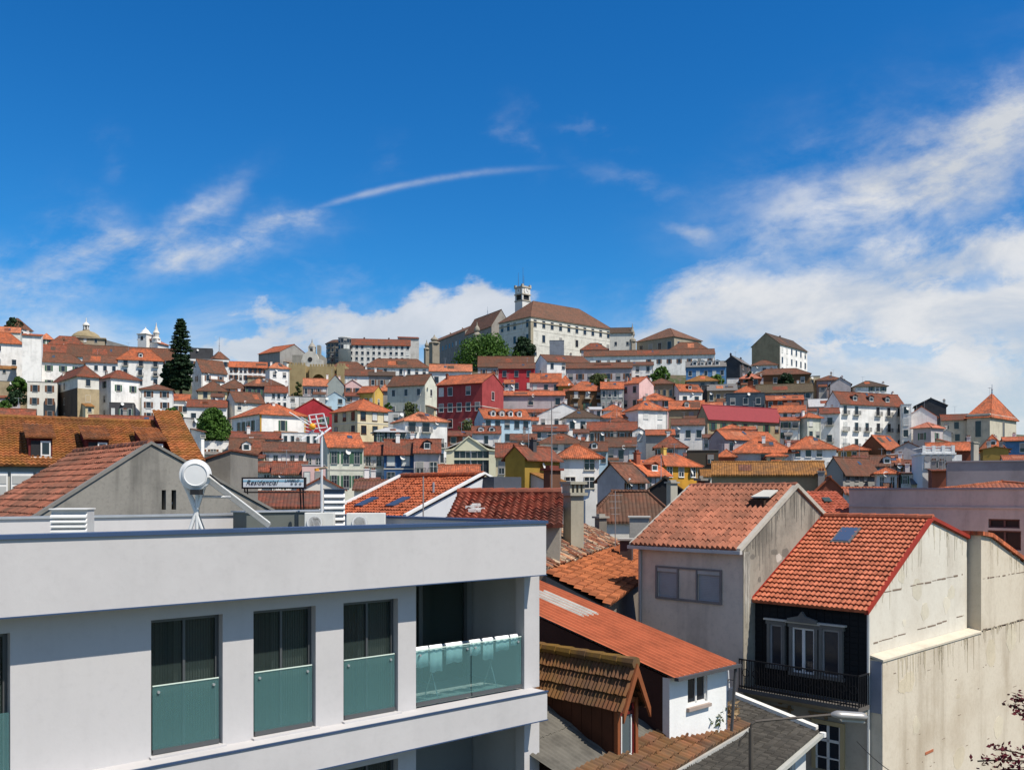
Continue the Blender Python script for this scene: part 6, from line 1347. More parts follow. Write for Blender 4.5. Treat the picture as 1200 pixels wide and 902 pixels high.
def old_building():
    fr = Frame(3.52, 20.84, R(55.8)); Z = ZC; ze = Z-6.1; k = .42; r = root('old_eaves_house', 'old low house with a weathered corrugated roof and a weedy clay tile eave', 'house', (fr.o.x, fr.o.y, 0), fr.b, 'houses across the street')
    m = MB(); bw = wall_mat((.42,.38,.25),.5,True); m.cells(-3, 4.7, 0, ze-.05, .3, .6, [(fr.front(826,.3), fr.front(856,.3), ze-2.2, ze-.55)], bw); m.box(4.4,4.7,.6,6,0,ze+.3,bw); m.build('front_wall', r)
    gt = plain((.13,.12,.10),.9,0,.2,.45,'fibre cement'); m = MB(); keep = lambda p: (Vector(at(fr,p.x,p.y,0))-BM.o).dot(Vector((.751,.66,0))) > .06
    m.sheet((-8,.75,ze+.75*k-.03),(1,0,0),(0,1,k),10.4,5.5,.16,1.4,.035,.02,gt,.006,keep=keep); m.build('roof', r)
    tm = near_tile((.22,.085,.04), old=.8, oldcol=(.09,.065,.045), pu=.2, pv=.3, moss=.25, vary=1.8); m = MB(); m.sheet((-3.6,-.1,ze-.03),(1,0,0),(0,1,k),8.35,1.15,.2,.3,.07,.05,tm,.02,keep=keep); m.sheet((2.3,.8,ze+.8*k),(1,0,0),(0,1,k),2.4,1.2,.2,.3,.07,.05,tm,.02); m.build('eave_tiles', r)
    m = MB(); m.box(-3.2,4.75,-.16,-.04,ze-.14,ze-.06,plain((.4,.39,.36),.5)); m.build('gutter', r)
    a, b = fr.front(826,.3), fr.front(856,.3); m = MB(); m.box(a,b,.45,.5,ze-2.2,ze-.55,PANE); m.box(a-.15,a,.22,.3,ze-2.2,ze-.5,STONEF); m.box(b,b+.15,.22,.3,ze-2.2,ze-.5,STONEF); m.box(a-.15,b+.15,.22,.3,ze-.55,ze-.38,STONEF); m.build('window', r)
    # weeds
    rn = random.Random(4)
    def weed(x, y, n, h, lab, mat):
        w = root('roof_weed', lab, 'weed', at(fr, x, y, ze+y*k+.03-ZC), 0, 'weeds on the old eaves'); m = MB()
        for i in range(n):
            b = Vector((rn.gauss(0,.2), rn.gauss(0,.12), 0)); t = b+Vector((rn.gauss(0,.12), rn.gauss(0,.1), rn.uniform(.3,1)*h)); s = (t-b).cross(Vector((rn.uniform(-1,1),rn.uniform(-1,1),.1))).normalized()*.022
            m.add([b-s,b+s,t], [(0,1,2)], mat)
            for q in range(5): c = b.lerp(t, rn.uniform(.3,1)); d = Vector((rn.gauss(0,.06),rn.gauss(0,.06),rn.gauss(0,.035))); e = Vector((rn.gauss(0,.05),rn.gauss(0,.05),rn.gauss(0,.05))); m.add([c,c+d,c+d+e,c+e],[(0,1,2,3)],mat)
        m.build('stem', w)
    dry, gr = leaf_mat('dry weed',(.4,.28,.15),(.2,.13,.07)), leaf_mat('green weed',(.05,.09,.015),(.12,.12,.03))
    weed(fr.front(815,.7),.75,130,.6,'dry straw coloured weeds in front of the white shed wall',dry); weed(fr.front(826,.5),.5,130,.42,'green weeds rooted in the middle of the old eave',gr); weed(fr.front(843,.6),.6,60,.25,'small reddish weeds near the end of the old eave',dry)
    m = MB(); sx = fr.front(849,.9); m.box(sx-.25,sx+.25,.7,1.0,ze+.42,ze+.72,plain((.05,.06,.08),.5)); m.tube((sx+.1,.8,ze+.6),(sx+.1,.85,ze+1.5),.02,WHITE,6); m.path([(sx-.2,.75,ze+.9),(sx-.05,.75,ze+.98),(sx+.3,.75,ze+.9),(sx+.45,.75,ze+1.2)],.015,DARK); m.build('eave_bracket', r)
    return fr
frE = old_building()
def wood_dormer():
    Y = 20.3; fr = Frame((724-600)/F*Y, Y, BR); Z = ZC; z = lambda v, d=Y: Z+(HOR-v)/F*d
    r = root('wooden_dormer', 'red brown timber dormer with a mossy tiled gable roof and narrow glazed door', 'dormer', (fr.o.x, fr.o.y, 0), fr.b); w = fr.front(748); D = 4.
    ze, zp, z0 = z(822), z(777, Y+.4), z(893)
    dk, og = plain((.075,.026,.013),.7,0,.2,.35,'stained boards'), plain((.24,.075,.028),.6,0,.25,.25,'orange timber'); m = MB()
    m.box(0,.1,.1,D,z0-.6,ze,dk); m.box(w-.1,w,.1,D,z0-.6,ze,dk); m.prism([(0,.14,ze-.02),(w,.14,ze-.02),(w/2,.14,zp-.1)],(0,.1,0),plain((.03,.02,.018),.8)); m.box(.1,w-.1,D-.1,D,z0-.6,ze,dk)
    for i in range(13): m.box(-.012,.0,.15+i*.3,.15+i*.3+.285,z0-.6,ze-.05,dk)
    m.build('side_wall', r)
    o = .09; kk = (zp-ze)/(w/2); tm = near_tile((.20,.075,.032), old=.65, oldcol=(.08,.05,.03), pu=.11, pv=.33, moss=.3); sl = math.hypot(w/2+o,(w/2+o)*kk); m = MB()
    m.sheet((-o,D,ze-o*kk),(0,-1,0),(1,0,kk),D+.22,sl,.11,.33,.045,.06,tm,.012); m.sheet((w+o,-.22,ze-o*kk),(0,1,0),(-1,0,kk),D+.22,sl,.11,.33,.045,.06,tm,.012); m.caps((w/2,-.2,zp+.07),(w/2,D,zp+.07),.12,near_tile((.2,.1,.03),old=.5,moss=.8),.45); m.build('roof', r)
    m = MB()
    for s in (1,-1):
        f_ = (lambda x: x) if s == 1 else (lambda x: w-x)
        m.prism([(f_(-o-.02),-.27,ze-o*kk-.22),(f_(-o-.02),-.27,ze-o*kk+.0),(w/2,-.27,zp+.06),(w/2,-.27,zp-.22)],(0,.06,0),og)
    m.build('barge_board', r); m = MB(); m.box(0,.09,.0,.1,z0,ze,og); m.box(w-.09,w,.0,.1,z0,ze,og); m.box(.09,w-.09,.02,.1,ze-.09,ze+.02,og); m.prism([(w*.2,.02,ze+.02),(w*.8,.02,ze+.02),(w*.66,.02,ze+.1),(w*.34,.02,ze+.1)],(0,.08,0),og); m.build('frame', r)
    m = MB(); rd = plain((.14,.015,.015),.5)
    for q in ((.09,.15,z0,ze-.09),(w-.15,w-.09,z0,ze-.09),(.15,w-.15,ze-.34,ze-.27),(.15,w-.15,z0,z0+.06)): m.box(q[0],q[1],.05,.1,q[2],q[3],rd)
    m.box(.17,.2,.045,.09,z0+.08,ze-.36,WHITE); m.box(w-.2,w-.17,.045,.09,z0+.08,ze-.36,WHITE); m.box(.17,w-.17,.045,.09,z0+.06,z0+.1,WHITE); d = m.build('door', r)
    m = MB(); m.box(.15,w-.15,.08,.095,z0+.06,ze-.34,plain((.08,.1,.11),.1,0,.5,0,'door glass')); m.box(.15,w-.15,.08,.095,ze-.27,ze-.09,PANE); m.build('pane', d)
    m = MB(); m.prism([(-.05,-.9,z0-.42),(w+.15,-.9,z0-.42),(w+.15,.02,z0-.02),(-.05,.02,z0-.02)],(0,0,-.08),plain((.2,.02,.018),.6)); m.build('red_apron', r)
wood_dormer()
def dark_roof():
    fr = Frame(6.08, 22.3, R(58)); Z = ZC; ze = Z-6.6; k = .28; x1 = 4.36; r = root('dark_roof_house', 'low white house with a dark grey weathered roof and a pale verge strip', 'house', (fr.o.x, fr.o.y, 0), fr.b, 'houses across the street')
    tm = near_tile((.085,.075,.06), old=.5, oldcol=(.04,.038,.034), pu=.12, pv=.17, vary=1.6); m = MB(); m.sheet((-5,-.1,ze-.02),(1,0,0),(0,1,k),x1+5,3.4,.12,.17,.045,.03,tm,.012); m.build('roof', r)
    m = MB(); m.prism([(x1-.1,-.05,ze+.04),(x1-.1,2.9,ze+.04+2.95*k),(x1-.1,2.9,ze+.14+2.95*k),(x1-.1,-.05,ze+.14)],(.26,0,0),wall_mat((.62,.6,.55),.5,True)); m.build('verge', r)
    wm = wall_mat((.62,.62,.6),.3); a = fr.front(945,.25); b, c = fr.front(912,.25), fr.front(932,.25); m = MB(); m.cells(-5, x1, 0, ze-.08, .25, .5, [(b,c,ze-2.4,ze-.45)], wm); m.prism([(x1-.25,.5,0),(x1-.25,3.2,0),(x1-.25,3.2,ze+3*k),(x1-.25,.5,ze+.1)],(.24,0,0),wm); m.build('wall', r)
    m = MB(); m.box(b,c,.38,.42,ze-2.4,ze-.45,PANE)
    for q in (b,(b+c)/2-.04,c-.08): m.box(q,q+.08,.3,.38,ze-2.4,ze-.45,plain((.12,.02,.015),.6) if q == b else WHITE)
    m.build('window', r)
    m = MB(); m.prism([(-5,-.22,ze-.15),(-5,-.08,ze-.15),(-5,-.08,ze-.05),(-5,-.22,ze-.05)],(x1+5.1,0,0),plain((.42,.42,.38),.5)); m.lathe([(.09,-.06),(.09,.06)],WHITE,10,(x1+.06,-.2,ze-.08)); m.build('gutter', r)
dark_roof()

def lamp():
    Y = 17.5; b = px(880, 850, Y); r = root('street_lamp', 'grey street lamp with a thin bent pole and a long horizontal arm at lower right', 'street lamp', (b.x, b.y, 0)); k = Y/F; g = plain((.10,.085,.07), .6, .2, .3, .25); P = lambda u, v, dy=0: Vector(((u-880)*k, dy, ZC+(HOR-v)*k))
    m = MB(); m.tube((0,0,0),(0,0,1.2),.09,g,10); m.tube((0,0,1.2),P(880,853),.045,g,10); m.build('pole', r)
    m = MB(); m.path([P(880,853),P(881,848),P(885,845),P(893,844),P(975,837)],.026,g,8); m.path([P(876,857),P(868,866),P(866,874)],.02,g,6); m.build('arm', r)
    m = MB(); a, c = P(972,837), P(1017,840); d = (c-a); n = 14; rings = []
    for i in range(n+1):
        t = i/n; w = .10*min(1,(t*5)**.6)*(1 if t < .8 else math.sqrt(max(.02,1-((t-.8)/.2)**2))); rings.append((t, w))
    Pp = []; Fs = []
    for t, w in rings:
        q = a+d*t
        for j in range(12): an = 2*math.pi*j/12; Pp.append(q+Vector((0, math.cos(an)*w*1.1, max(-.5,math.sin(an))*w*.9)))
    for i in range(n): 
        for j in range(12): Fs.append((i*12+j,i*12+(j+1)%12,(i+1)*12+(j+1)%12,(i+1)*12+j))
    m.add(Pp, Fs, plain((.33,.32,.3),.4,.3)); h = m.build('lamp_head', r, True); m = MB(); m.prism([a+d*.3+Vector((0,-.06,-.05)),a+d*.9+Vector((0,-.06,-.05)),a+d*.9+Vector((0,.06,-.05)),a+d*.3+Vector((0,.06,-.05))],(0,0,-.05),plain((.4,.4,.36),.2)); m.build('lens', h)
lamp()
m = MB(); p0, p1 = px(1004, 868, 26.6), px(1110, 925, 25.5); m.path([p0.lerp(p1, t/10)-Vector((0,0,.35*(1-(t/5-1)**2))) for t in range(11)], .012, DARK, 5); o = m.build('overhead_cable'); tag(o, 'thin black cable hanging in front of the beige wall at lower right', 'cable')

# ------------------------------------------------------------------ trees
def leaf_cards(m, rn, c, rad, n, s, mat, squash=.75, hollow=.55):
    for i in range(n):
        d = Vector((rn.gauss(0,1), rn.gauss(0,1), rn.gauss(0,1))).normalized(); q = c+Vector((d.x*rad, d.y*rad, d.z*rad*squash))*(hollow+(1-hollow)*rn.random()**.6)
        a = Vector((rn.gauss(0,1), rn.gauss(0,1), rn.gauss(0,1))); b = d.cross(a).normalized()*s*rn.uniform(.6,1.2); e = (d*.5+a*.35).cross(b).normalized()*s*rn.uniform(.5,1.)
        m.add([q-b*.5, q+e*.45, q+b*.5, q-e*.55], [(0,1,2,3)], mat)
GREEN = leaf_mat('broadleaf foliage', (.030,.075,.012), (.085,.17,.025)); DKG = leaf_mat('dark foliage', (.010,.028,.012), (.028,.06,.02)); OLIVE = leaf_mat('dusty foliage', (.05,.075,.025), (.12,.14,.05))
BARK = plain((.09,.065,.045), .9, 0, .2, .4, 'bark')
def tree(label, u, vt, vb, w, Y, mat, seed, blobs=14, n=170, ls=None, name='tree', group='trees on the hillside', trunk=True, low=.12):
    rn = random.Random(seed); k = Y/F; b = px(u, vb, Y); h = (vb-vt)*k; rw = w*k/2; ls = ls or max(.45, 2.1*k)
    gz = b.z-1.5; r = root(name, label, 'tree' if trunk else 'bush', (b.x, b.y, gz), rn.uniform(0,6), group); z0 = 1.5; crown = MB(); tr = MB()
    tr.tube((0,0,0),(0,0,z0+h*.5),max(.15,h*.035),BARK,7,max(.08,h*.018))
    for i in range(blobs):
        t = (i+.5)/blobs; zz = low+(.97-low)*t; prof = math.sin(math.pi*min(1,(zz*.62+.32)))**.8; an = i*2.4+rn.uniform(-.4,.4); rr = rw*prof*rn.uniform(.35,.72); br = rw*rn.uniform(.30,.46)*(.6+.5*prof)
        c = Vector((math.cos(an)*rr, math.sin(an)*rr, z0+h*zz-br*.55)); c.z = min(c.z, z0+h-br*.75)
        leaf_cards(crown, rn, c, br, n, ls, mat, .8); tr.tube((0,0,z0+h*zz*.45), c, max(.05,h*.012), BARK, 5, .03)
    tr.build('trunk', r); crown.build('crown', r)
tree('large rounded green tree in front of the university chapel', 569, 391, 425, 82, 395, GREEN, 1, 30, 260, 1.0)
tree('darker green tree squeezed against the palace corner', 613, 394, 420, 34, 398, DKG, 2, 16, 200, .95)
tree('dense round green tree right of the mustard roof', 250, 477, 514, 44, 168, GREEN, 3, 26, 260, .5)
tree('bush in front of the long lilac convent wing', 702, 437, 450, 30, 290, OLIVE, 4, 9, 150, .8, trunk=False, name='bush')
tree('ragged green tree right of the short white convent block', 774, 429, 450, 28, 298, GREEN, 5, 12, 130, .8)
tree('small green tree below the blue dormer house', 840, 438, 452, 26, 304, GREEN, 6, 10, 130, .8)
tree('dark little tree in front of the long brown house', 922, 436, 452, 22, 296, DKG, 7, 9, 130, .75)
tree('rounded shrub in the terraced garden at the far left', 23, 441, 458, 24, 270, GREEN, 8, 10, 150, .7, trunk=False, name='bush')
tree('clipped hedge like shrub below the rounded garden shrub', 19, 457, 470, 26, 266, DKG, 9, 10, 150, .6, trunk=False, name='bush')
tree('low shrub at the left edge above the rust roofed shed', 5, 468, 480, 22, 262, GREEN, 10, 8, 140, .6, trunk=False, name='bush')
tree('green shrub in front of the white house with tiny windows', 202, 477, 492, 26, 245, GREEN, 11, 10, 140, .6, trunk=False, name='bush')
tree('straggly olive coloured tree in front of the brown roofed mansion', 481, 470, 490, 26, 240, OLIVE, 12, 9, 90, .6)
tree('dark green tree mass beside the trunk of the tall conifer', 197, 421, 456, 22, 296, DKG, 13, 14, 170, .8)
tree('ivy mass on the left fortress tower', 349, 446, 466, 11, 326, OLIVE, 14, 7, 90, .7, trunk=False, name='bush')
tree('green bush at the right foot of the yellow gabled house', 455, 471, 484, 12, 252, GREEN, 15, 6, 100, .6, trunk=False, name='bush')
tree('grey olive tree in front of the crimson house', 547, 490, 506, 24, 212, OLIVE, 16, 8, 70, .5)
tree('small tree among the purple walls near the yellow skyline house', 878, 404+30, 448, 10, 300, DKG, 17, 5, 80, .6)
tree('distant dark treetop on the far left hill crest', 17, 371.5, 386, 26, 474, DKG, 18, 10, 120, 1.)
def conifer():
    Y = 292; k = Y/F; b = px(212, 464, Y); rn = random.Random(21); r = root('tall_conifer', 'tall dark araucaria like conifer standing above the white houses at left', 'tree', (b.x, b.y, b.z-2), 0, 'trees on the hillside'); H_ = 91*k; m = MB(); m.tube((0,0,0),(0,0,2+H_*.97),.55,BARK,8,.08); tr = m.build('trunk', r); m = MB(); z = .12
    while z < .99:
        up = z > .56
        rad = (13.5*(1-(z-.56)/.46)**.62 if up else 13.5*(.5+.5*math.sin(math.pi*(z-.02)/.62))*rn.uniform(.8,1.15))*k*.95; nb = 9 if up else 11
        for i in range(nb):
            a = 2*math.pi*i/nb+rn.uniform(-.25,.25); L = rad*rn.uniform(.72,1.08); p = Vector((0,0,2+H_*z)); e = p+Vector((math.cos(a)*L, math.sin(a)*L, (.05 if up else -.22)*L+rn.uniform(-.3,.3)))
            m.tube(p, e, .07, BARK, 4, .03)
            for q in range(7 if up else 11):
                t = .25+.75*q/(6 if up else 10); c = p.lerp(e, min(t,1)); leaf_cards(m, rn, c+Vector((0,0,.1)), .62 if up else 1.05, 11 if up else 16, .55 if up else .8, DKG, .5, .2)
        z += .036 if up else .05
    leaf_cards(m, rn, Vector((0,0,2+H_*.97)), .7, 40, .5, DKG, 1.4, .1); m.build('crown', r)
conifer()
def red_tree():
    Y = 9.; k = Y/F; rn = random.Random(31); b = px(1235, 905, Y); r = root('red_leaved_tree', 'dark red leaved tree branches poking in at the lower right corner', 'tree', (b.x, b.y, 0)); P = lambda u, v, dy=0.: Vector(((u-1235)*k, dy, ZC+(HOR-v)*k)); M_ = leaf_mat('red foliage', (.075,.008,.014), (.16,.02,.03)); tr, m = MB(), MB()
    tr.tube((0,0,0), P(1237,960), .09, BARK, 8, .05)
    for tips in ([(1225,915),(1195,888),(1170,889),(1148,893)],[(1230,905),(1205,884),(1180,880),(1162,875)],[(1232,870),(1215,845),(1200,832),(1190,828)],[(1225,915),(1200,898),(1178,901),(1150,905)],[(1235,880),(1220,835),(1205,822),(1196,818)]):
        pts = [P(1237,960)]+[P(u, v, rn.uniform(-.12,.12)) for u, v in tips]
        tr.path(pts, .008, BARK, 5)
        for a, c in zip(pts[1:], pts[2:]):
            for i in range(34):
                q = a.lerp(c, rn.random())+Vector((rn.gauss(0,.035), rn.gauss(0,.05), rn.gauss(0,.03))); d = Vector((rn.gauss(0,1), rn.gauss(0,1), rn.gauss(0,.6))).normalized(); s = d.cross(Vector((rn.gauss(0,1),rn.gauss(0,1),1))).normalized(); l = rn.uniform(.035,.065)
                m.add([q, q+d*l*.5+s*l*.28, q+d*l, q+d*l*.5-s*l*.28], [(0,1,2,3)], M_)
    tr.build('trunk', r); m.build('crown', r)
red_tree()
def rod(u, vt, vb, Y, label, cross):
    b = px(u, vb, Y); k = Y/F; h = (vb-vt)*k; r = root('aerial_pole', label, 'pole', tuple(b), 0, 'thin aerial poles above the near roofs'); m = MB(); g = plain((.32,.28,.26), .5, .3); m.tube((0,0,-1),(0,0,h),.022,g,6); m.build('pole', r)
    if cross:
        m = MB()
        for q in range(4): m.tube((-.35+.05*q,-.1,h*.9-q*.28),(.35-.05*q,.1,h*.9-q*.28),.012,g,4)
        m.build('cross_bar', r)
rod(646.5, 470, 600, 36, 'very tall thin pole with small cross bars beside the red brown chimney', True)
rod(496, 558, 606, 27, 'short dark rod standing in front of the big tiled roof', False)
rod(721, 575, 626, 42, 'thin rod in front of the dark mossy roof', True)
# ------------------------------------------------------------------ houses of the list, ground, sky, light, camera
for i, h in enumerate(HOUSES): make_house(h, i)

def ground():
    def axis(a, b, n): return [a+(b-a)*i/n for i in range(n+1)]
    xs = [-4000,-1500,-800]+axis(-420,420,105)+[800,1500,4000]; ys = [-3000,-600,-100,0,20,40]+axis(60,520,92)+[600,700,900,1500,3000,6000]
    P = [(x, y, ground_z(x, y)) for y in ys for x in xs]; n = len(xs)
    Fs = [(j*n+i, j*n+i+1, (j+1)*n+i+1, (j+1)*n+i) for j in range(len(ys)-1) for i in range(n-1)]
    m, nn, l, b = new_mat('hillside earth'); tc = nn.new('ShaderNodeTexCoord'); b.inputs['Roughness'].default_value = .95; v = tc.outputs['Object']
    a = ramp(nn, l, noise(nn, l, v, .06, 5, .7), .4, .62); c = mixc(nn, l, a, (.10,.075,.05), (.035,.06,.018)); c = mixc(nn, l, ramp(nn, l, noise(nn, l, v, .35, 4, .7), .5, .7), c, (.2,.17,.13)); l.new(c, b.inputs['Base Color'])
    me = bpy.data.meshes.new('ground'); me.from_pydata(P, [], Fs); me.materials.append(m); me.polygons.foreach_set('use_smooth', [True]*len(Fs)); o = bpy.data.objects.new('ground', me); COL.objects.link(o); o['kind'] = 'structure'
    s = MB(); cob = tile_mat((.12,.115,.11), .3, (.06,.055,.05), .12, .12); c0 = Vector((4.6,18,0)); d = Vector((.69,.72,0)); q = Vector((-.72,.69,0))
    s.sheet_uv = None; P = [c0+d*a+q*b_+Vector((0,0,.006)) for a, b_ in ((-60,-2.6),(45,-2.6),(45,2.6),(-60,2.6))]; s.add(P, [(0,1,2,3)], cob, [(0,0),(105,0),(105,5.2),(0,5.2)]); tag(s.build('street'), kind='structure')
ground()

w = bpy.data.worlds.new('World'); scene.world = w; w.use_nodes = True; n, l = w.node_tree.nodes, w.node_tree.links
bg = n['Background']; bg.inputs[1].default_value = .1
SUN = Vector((.83*math.cos(R(56)), -.56*math.cos(R(56)), math.sin(R(56)))).normalized()
sky = n.new('ShaderNodeTexSky'); sky.sky_type = 'NISHITA'; sky.sun_disc = False; sky.sun_elevation = R(56); sky.sun_rotation = R(124); sky.air_density = 1.; sky.dust_density = .1; sky.ozone_density = 3.; sky.altitude = 100
hs = n.new('ShaderNodeHueSaturation'); hs.inputs['Saturation'].default_value = 1.35; hs.inputs['Value'].default_value = 1.0; l.new(sky.outputs[0], hs.inputs['Color'])
tc = n.new('ShaderNodeTexCoord'); sp = n.new('ShaderNodeSeparateXYZ'); l.new(tc.outputs['Generated'], sp.inputs[0]); X, Yy, Zz = sp.outputs
M = lambda op, a, b=None, c=None, cl=False: mathn(n, l, op, a, b, c, cl)
yy = M('MAXIMUM', M('ABSOLUTE', Yy), .08); a = M('DIVIDE', X, yy); b = M('DIVIDE', Zz, yy)
def vec(sa, sb, rot=0., oz=0.):
    c = n.new('ShaderNodeCombineXYZ'); l.new(a, c.inputs[0]); l.new(b, c.inputs[1]); mp = n.new('ShaderNodeMapping'); mp.inputs['Rotation'].default_value[2] = rot; mp.inputs['Scale'].default_value = (sa, sb, 1); mp.inputs['Location'].default_value[2] = oz
    m1 = n.new('ShaderNodeMapping'); m1.inputs['Rotation'].default_value[2] = rot; l.new(c.outputs[0], m1.inputs[0]); m2 = n.new('ShaderNodeMapping'); m2.inputs['Scale'].default_value = (sa, sb, 1); m2.inputs['Location'].default_value = (oz, oz*.7, oz); l.new(m1.outputs[0], m2.inputs[0]); return m2.outputs[0]
def nz(v, s, d=6, r=.6, dist=0.): return noise(n, l, v, s, d, r, dist)
def sstep(x, lo, hi): return ramp(n, l, x, lo, hi)
def blob(ca, cb, ra, rb, rot=0., w=True):
    da, db = M('SUBTRACT', aw if w else a, ca), M('SUBTRACT', bw if w else b, cb); co, si = math.cos(rot), math.sin(rot)
    p = M('DIVIDE', M('ADD', M('MULTIPLY', da, co), M('MULTIPLY', db, si)), ra); q = M('DIVIDE', M('SUBTRACT', M('MULTIPLY', db, co), M('MULTIPLY', da, si)), rb)
    return M('POWER', 2.718, M('MULTIPLY', M('ADD', M('MULTIPLY', p, p), M('MULTIPLY', q, q)), -1.))
def total(*xs):
    r = xs[0]
    for x in xs[1:]: r = M('ADD', r, x)
    return r
U = lambda u: (u-600)/F
mul_ = lambda p, q: M('MULTIPLY', p, q)
V = lambda v: (HOR-v)/F
wx = total(mul_(M('SUBTRACT', nz(vec(5,7,0,21.), 1.6, 4, .55), .5), .13), mul_(M('SUBTRACT', nz(vec(5,7,0,23.), 6., 4, .6), .5), .035)); wy = total(mul_(M('SUBTRACT', nz(vec(5,6,0,31.), 1.7, 4, .55), .5), .09), mul_(M('SUBTRACT', nz(vec(5,7,0,33.), 6., 4, .6), .5), .026)); aw, bw = M('ADD', a, wx), M('ADD', b, wy)
big = nz(vec(3, 6), 1.7, 7, .62, .4); wisp = nz(vec(2.4, 5.5, -.25, 3.), 2.6, 8, .62, .35); fine = nz(vec(5, 9, -.15, 7.), 2.6, 8, .66, .25)
def mul(*xs):
    r = xs[0]
    for x in xs[1:]: r = M('MULTIPLY', r, x)
    return r
# right: a solid low bank with a sharp upper edge, thin veils above it
edge = M('ADD', V(372), M('MULTIPLY', sstep(a, U(690), U(850)), V(300)-V(372))); edge = M('ADD', edge, M('MULTIPLY', sstep(a, U(900), U(1200)), V(245)-V(300)))
dn_ = M('SUBTRACT', edge, b); dn_ = total(dn_, mul(M('SUBTRACT', big, .5), .11), mul(M('SUBTRACT', fine, .5), .085))
bank = mul(sstep(dn_, -.012, .045), sstep(total(a, mul(M('SUBTRACT', fine, .5), .12)), U(675), U(775)))
thin = mul(blob(U(1010), V(285), .16, .03, .12), .5)
veil = total(mul(blob(U(1130), V(205), .19, .075, .40), 1.), mul(blob(U(1000), V(245), .13, .05, .15), .75), mul(blob(U(1190), V(130), .09, .04, .5), .9))
veil = mul(veil, sstep(total(mul(wisp, .7), mul(fine, .45), mul(veil, .10)), .42, .84), .78)
stripe = mul(total(blob(U(1010), V(407), .22, .015, -.02), mul(blob(U(1100), V(322), .10, .012, .0), .8), mul(blob(U(920), V(300), .05, .012, .2), .9)), sstep(fine, .40, .6))
bank = mul(bank, M('SUBTRACT', 1., mul(stripe, .8)), M('ADD', .80, mul(sstep(big, .35, .6), .20)))
bank = M('MAXIMUM', bank, veil)
# left: cirrus strokes
wl = total(mul(blob(U(225), V(258), .062, .017, .62), .9), mul(blob(U(285), V(282), .060, .016, .12), 1.), mul(blob(U(190), V(300), .10, .018, -.05), .9), mul(blob(U(110), V(272), .045, .030, -.5), .65), mul(blob(U(60), V(318), .10, .028, .0), .8), mul(blob(U(345), V(268), .03, .006, .35), .5), mul(blob(U(43), V(270), .016, .005, -.6), .6), mul(blob(U(20), V(345), .07, .03, 0.), .5))
fib = nz(vec(2.5, 13, -.5, 5.), 3., 8, .65, .3); fib2 = nz(vec(2.5, 11, .15, 9.), 3., 8, .65, .3)
wl = mul(wl, sstep(total(mul(wisp, .65), mul(fib2, .25), mul(fine, .35)), .46, .84), .95)
# thin white haze near the skyline and puffs left of the palace
low = mul(sstep(M('ADD', b, mul(M('SUBTRACT', big, .5), -.16)), .24, .14), total(.35, mul(sstep(total(mul(big, .6), mul(fine, .5)), .42, .70), .5)), .75)
cum = total(blob(U(540), V(372), .075, .026, .12), mul(blob(U(455), V(392), .085, .024, .16), 1.), mul(blob(U(600), V(385), .07, .035, 0), .9), mul(blob(U(330), V(400), .075, .018, .05), .85), mul(blob(U(490), V(345), .02, .010, .3), .5), mul(blob(U(330), V(372), .07, .010, -.05), .55), mul(blob(U(285), V(412), .04, .013, 0), .8))
cum0 = sstep(cum, .06, .3)
cum = mul(cum0, sstep(total(mul(cum, .85), mul(M('SUBTRACT', fine, .5), 1.7), mul(M('SUBTRACT', big, .5), 1.1)), .22, .85), .9)
trail_d = M('SUBTRACT', b, M('ADD', V(227), M('SUBTRACT', M('MULTIPLY', M('SUBTRACT', a, U(430)), .25), M('MULTIPLY', M('POWER', M('ABSOLUTE', M('SUBTRACT', a, U(430))), 2.), .55))))
trail = M('MULTIPLY', M('POWER', 2.718, M('MULTIPLY', M('POWER', M('DIVIDE', trail_d, M('ADD', .0018, mul(fine, .0028))), 2.), -1.)), M('MULTIPLY', sstep(a, U(325), U(420)), sstep(a, U(690), U(500))))
trail = M('MULTIPLY', trail, M('ADD', M('MULTIPLY', fine, .95), -.22))
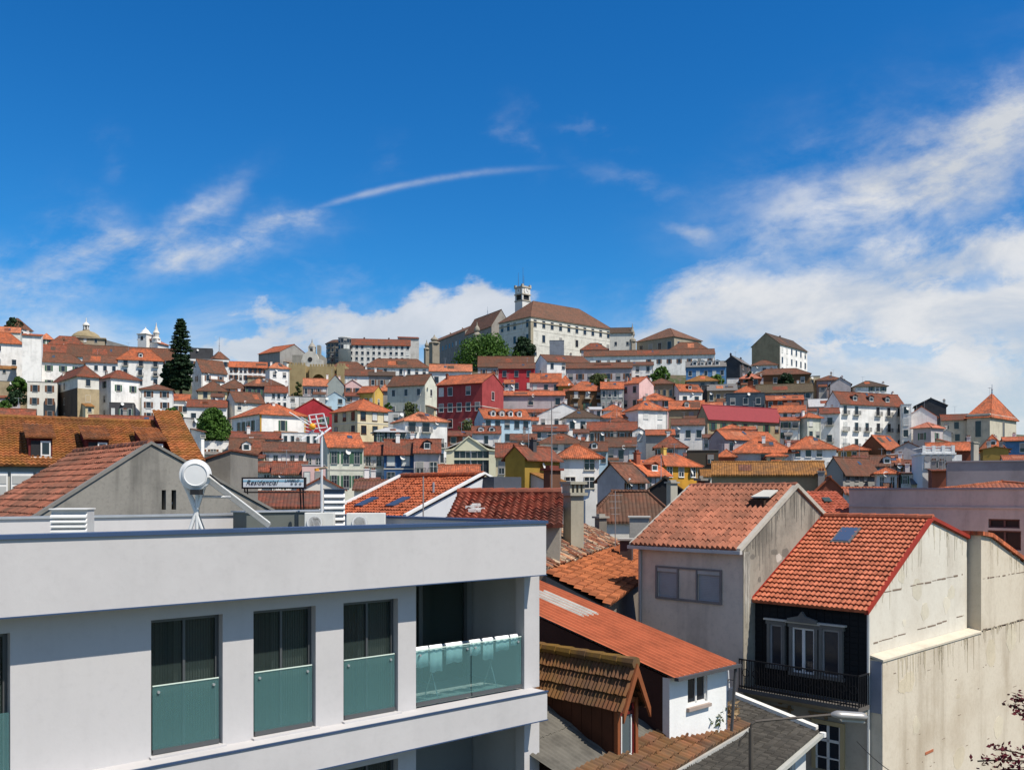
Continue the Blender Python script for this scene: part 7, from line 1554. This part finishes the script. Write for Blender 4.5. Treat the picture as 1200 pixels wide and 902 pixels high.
small = M('MULTIPLY', total(M('MULTIPLY', blob(U(610), V(160), .010, .028, .35), .35), M('MULTIPLY', blob(U(745), V(213), .05, .010, -.25), .4), M('MULTIPLY', blob(U(705), V(157), .035, .006, .0), .35), blob(U(822), V(272), .026, .013, -.2), M('MULTIPLY', blob(U(910), V(285), .03, .012, .1), .6), M('MULTIPLY', blob(U(455), V(200), .02, .015, .8), .2), M('MULTIPLY', blob(U(125), V(185), .012, .03, -.3), .15)), mul(sstep(wisp, .38, .68), .6))
cloud_and_fill = M('MAXIMUM', M('MAXIMUM', M('MAXIMUM', bank, wl), M('MAXIMUM', low, cum)), M('MAXIMUM', trail, small)); cloud_and_fill = M('MULTIPLY', M('MULTIPLY', cloud_and_fill, sstep(b, -.02, .03)), sstep(Yy, -.05, .25), None, True); cloud_and_fill = M('MAXIMUM', cloud_and_fill, mul(sstep(Yy, .0, -.3), .30), None, True)  # last term: even pale veil added over the unseen rear sky as fill light
ccol = mixc(n, l, sstep(big, .35, .7), (5.0,5.25,5.6), (6.6,6.65,6.75))
tint = mixc(n, l, 1., hs.outputs[0], (.37,.87,1.08), 'MULTIPLY')
l.new(mixc(n, l, M('MULTIPLY', cloud_and_fill, .96), tint, ccol), bg.inputs[0])

sl = bpy.data.lights.new('sun', 'SUN'); sl.energy = 5.; sl.angle = R(.53); sl.color = (1,.93,.82); so = bpy.data.objects.new('sun', sl); COL.objects.link(so); so.rotation_euler = SUN.to_track_quat('Z', 'Y').to_euler(); so.location = (40,-30,80)
cam = bpy.data.cameras.new('camera'); co = bpy.data.objects.new('camera', cam); COL.objects.link(co); co.location = (0,0,ZC); co.rotation_euler = (R(90),0,0); cam.sensor_width = 36; cam.lens = 36*F/1200; cam.shift_y = (HOR-451)/1200; cam.clip_start = .1; cam.clip_end = 9000
scene.camera = co
vs = scene.view_settings; scene.display_settings.display_device = 'sRGB'; vs.view_transform = 'Standard'; vs.look = 'None'; vs.exposure = .3; vs.gamma = 1; vs.use_curve_mapping = False
scene.render.engine = 'CYCLES'; scene.cycles.max_bounces = 5; scene.cycles.diffuse_bounces = 4; scene.cycles.transparent_max_bounces = 12
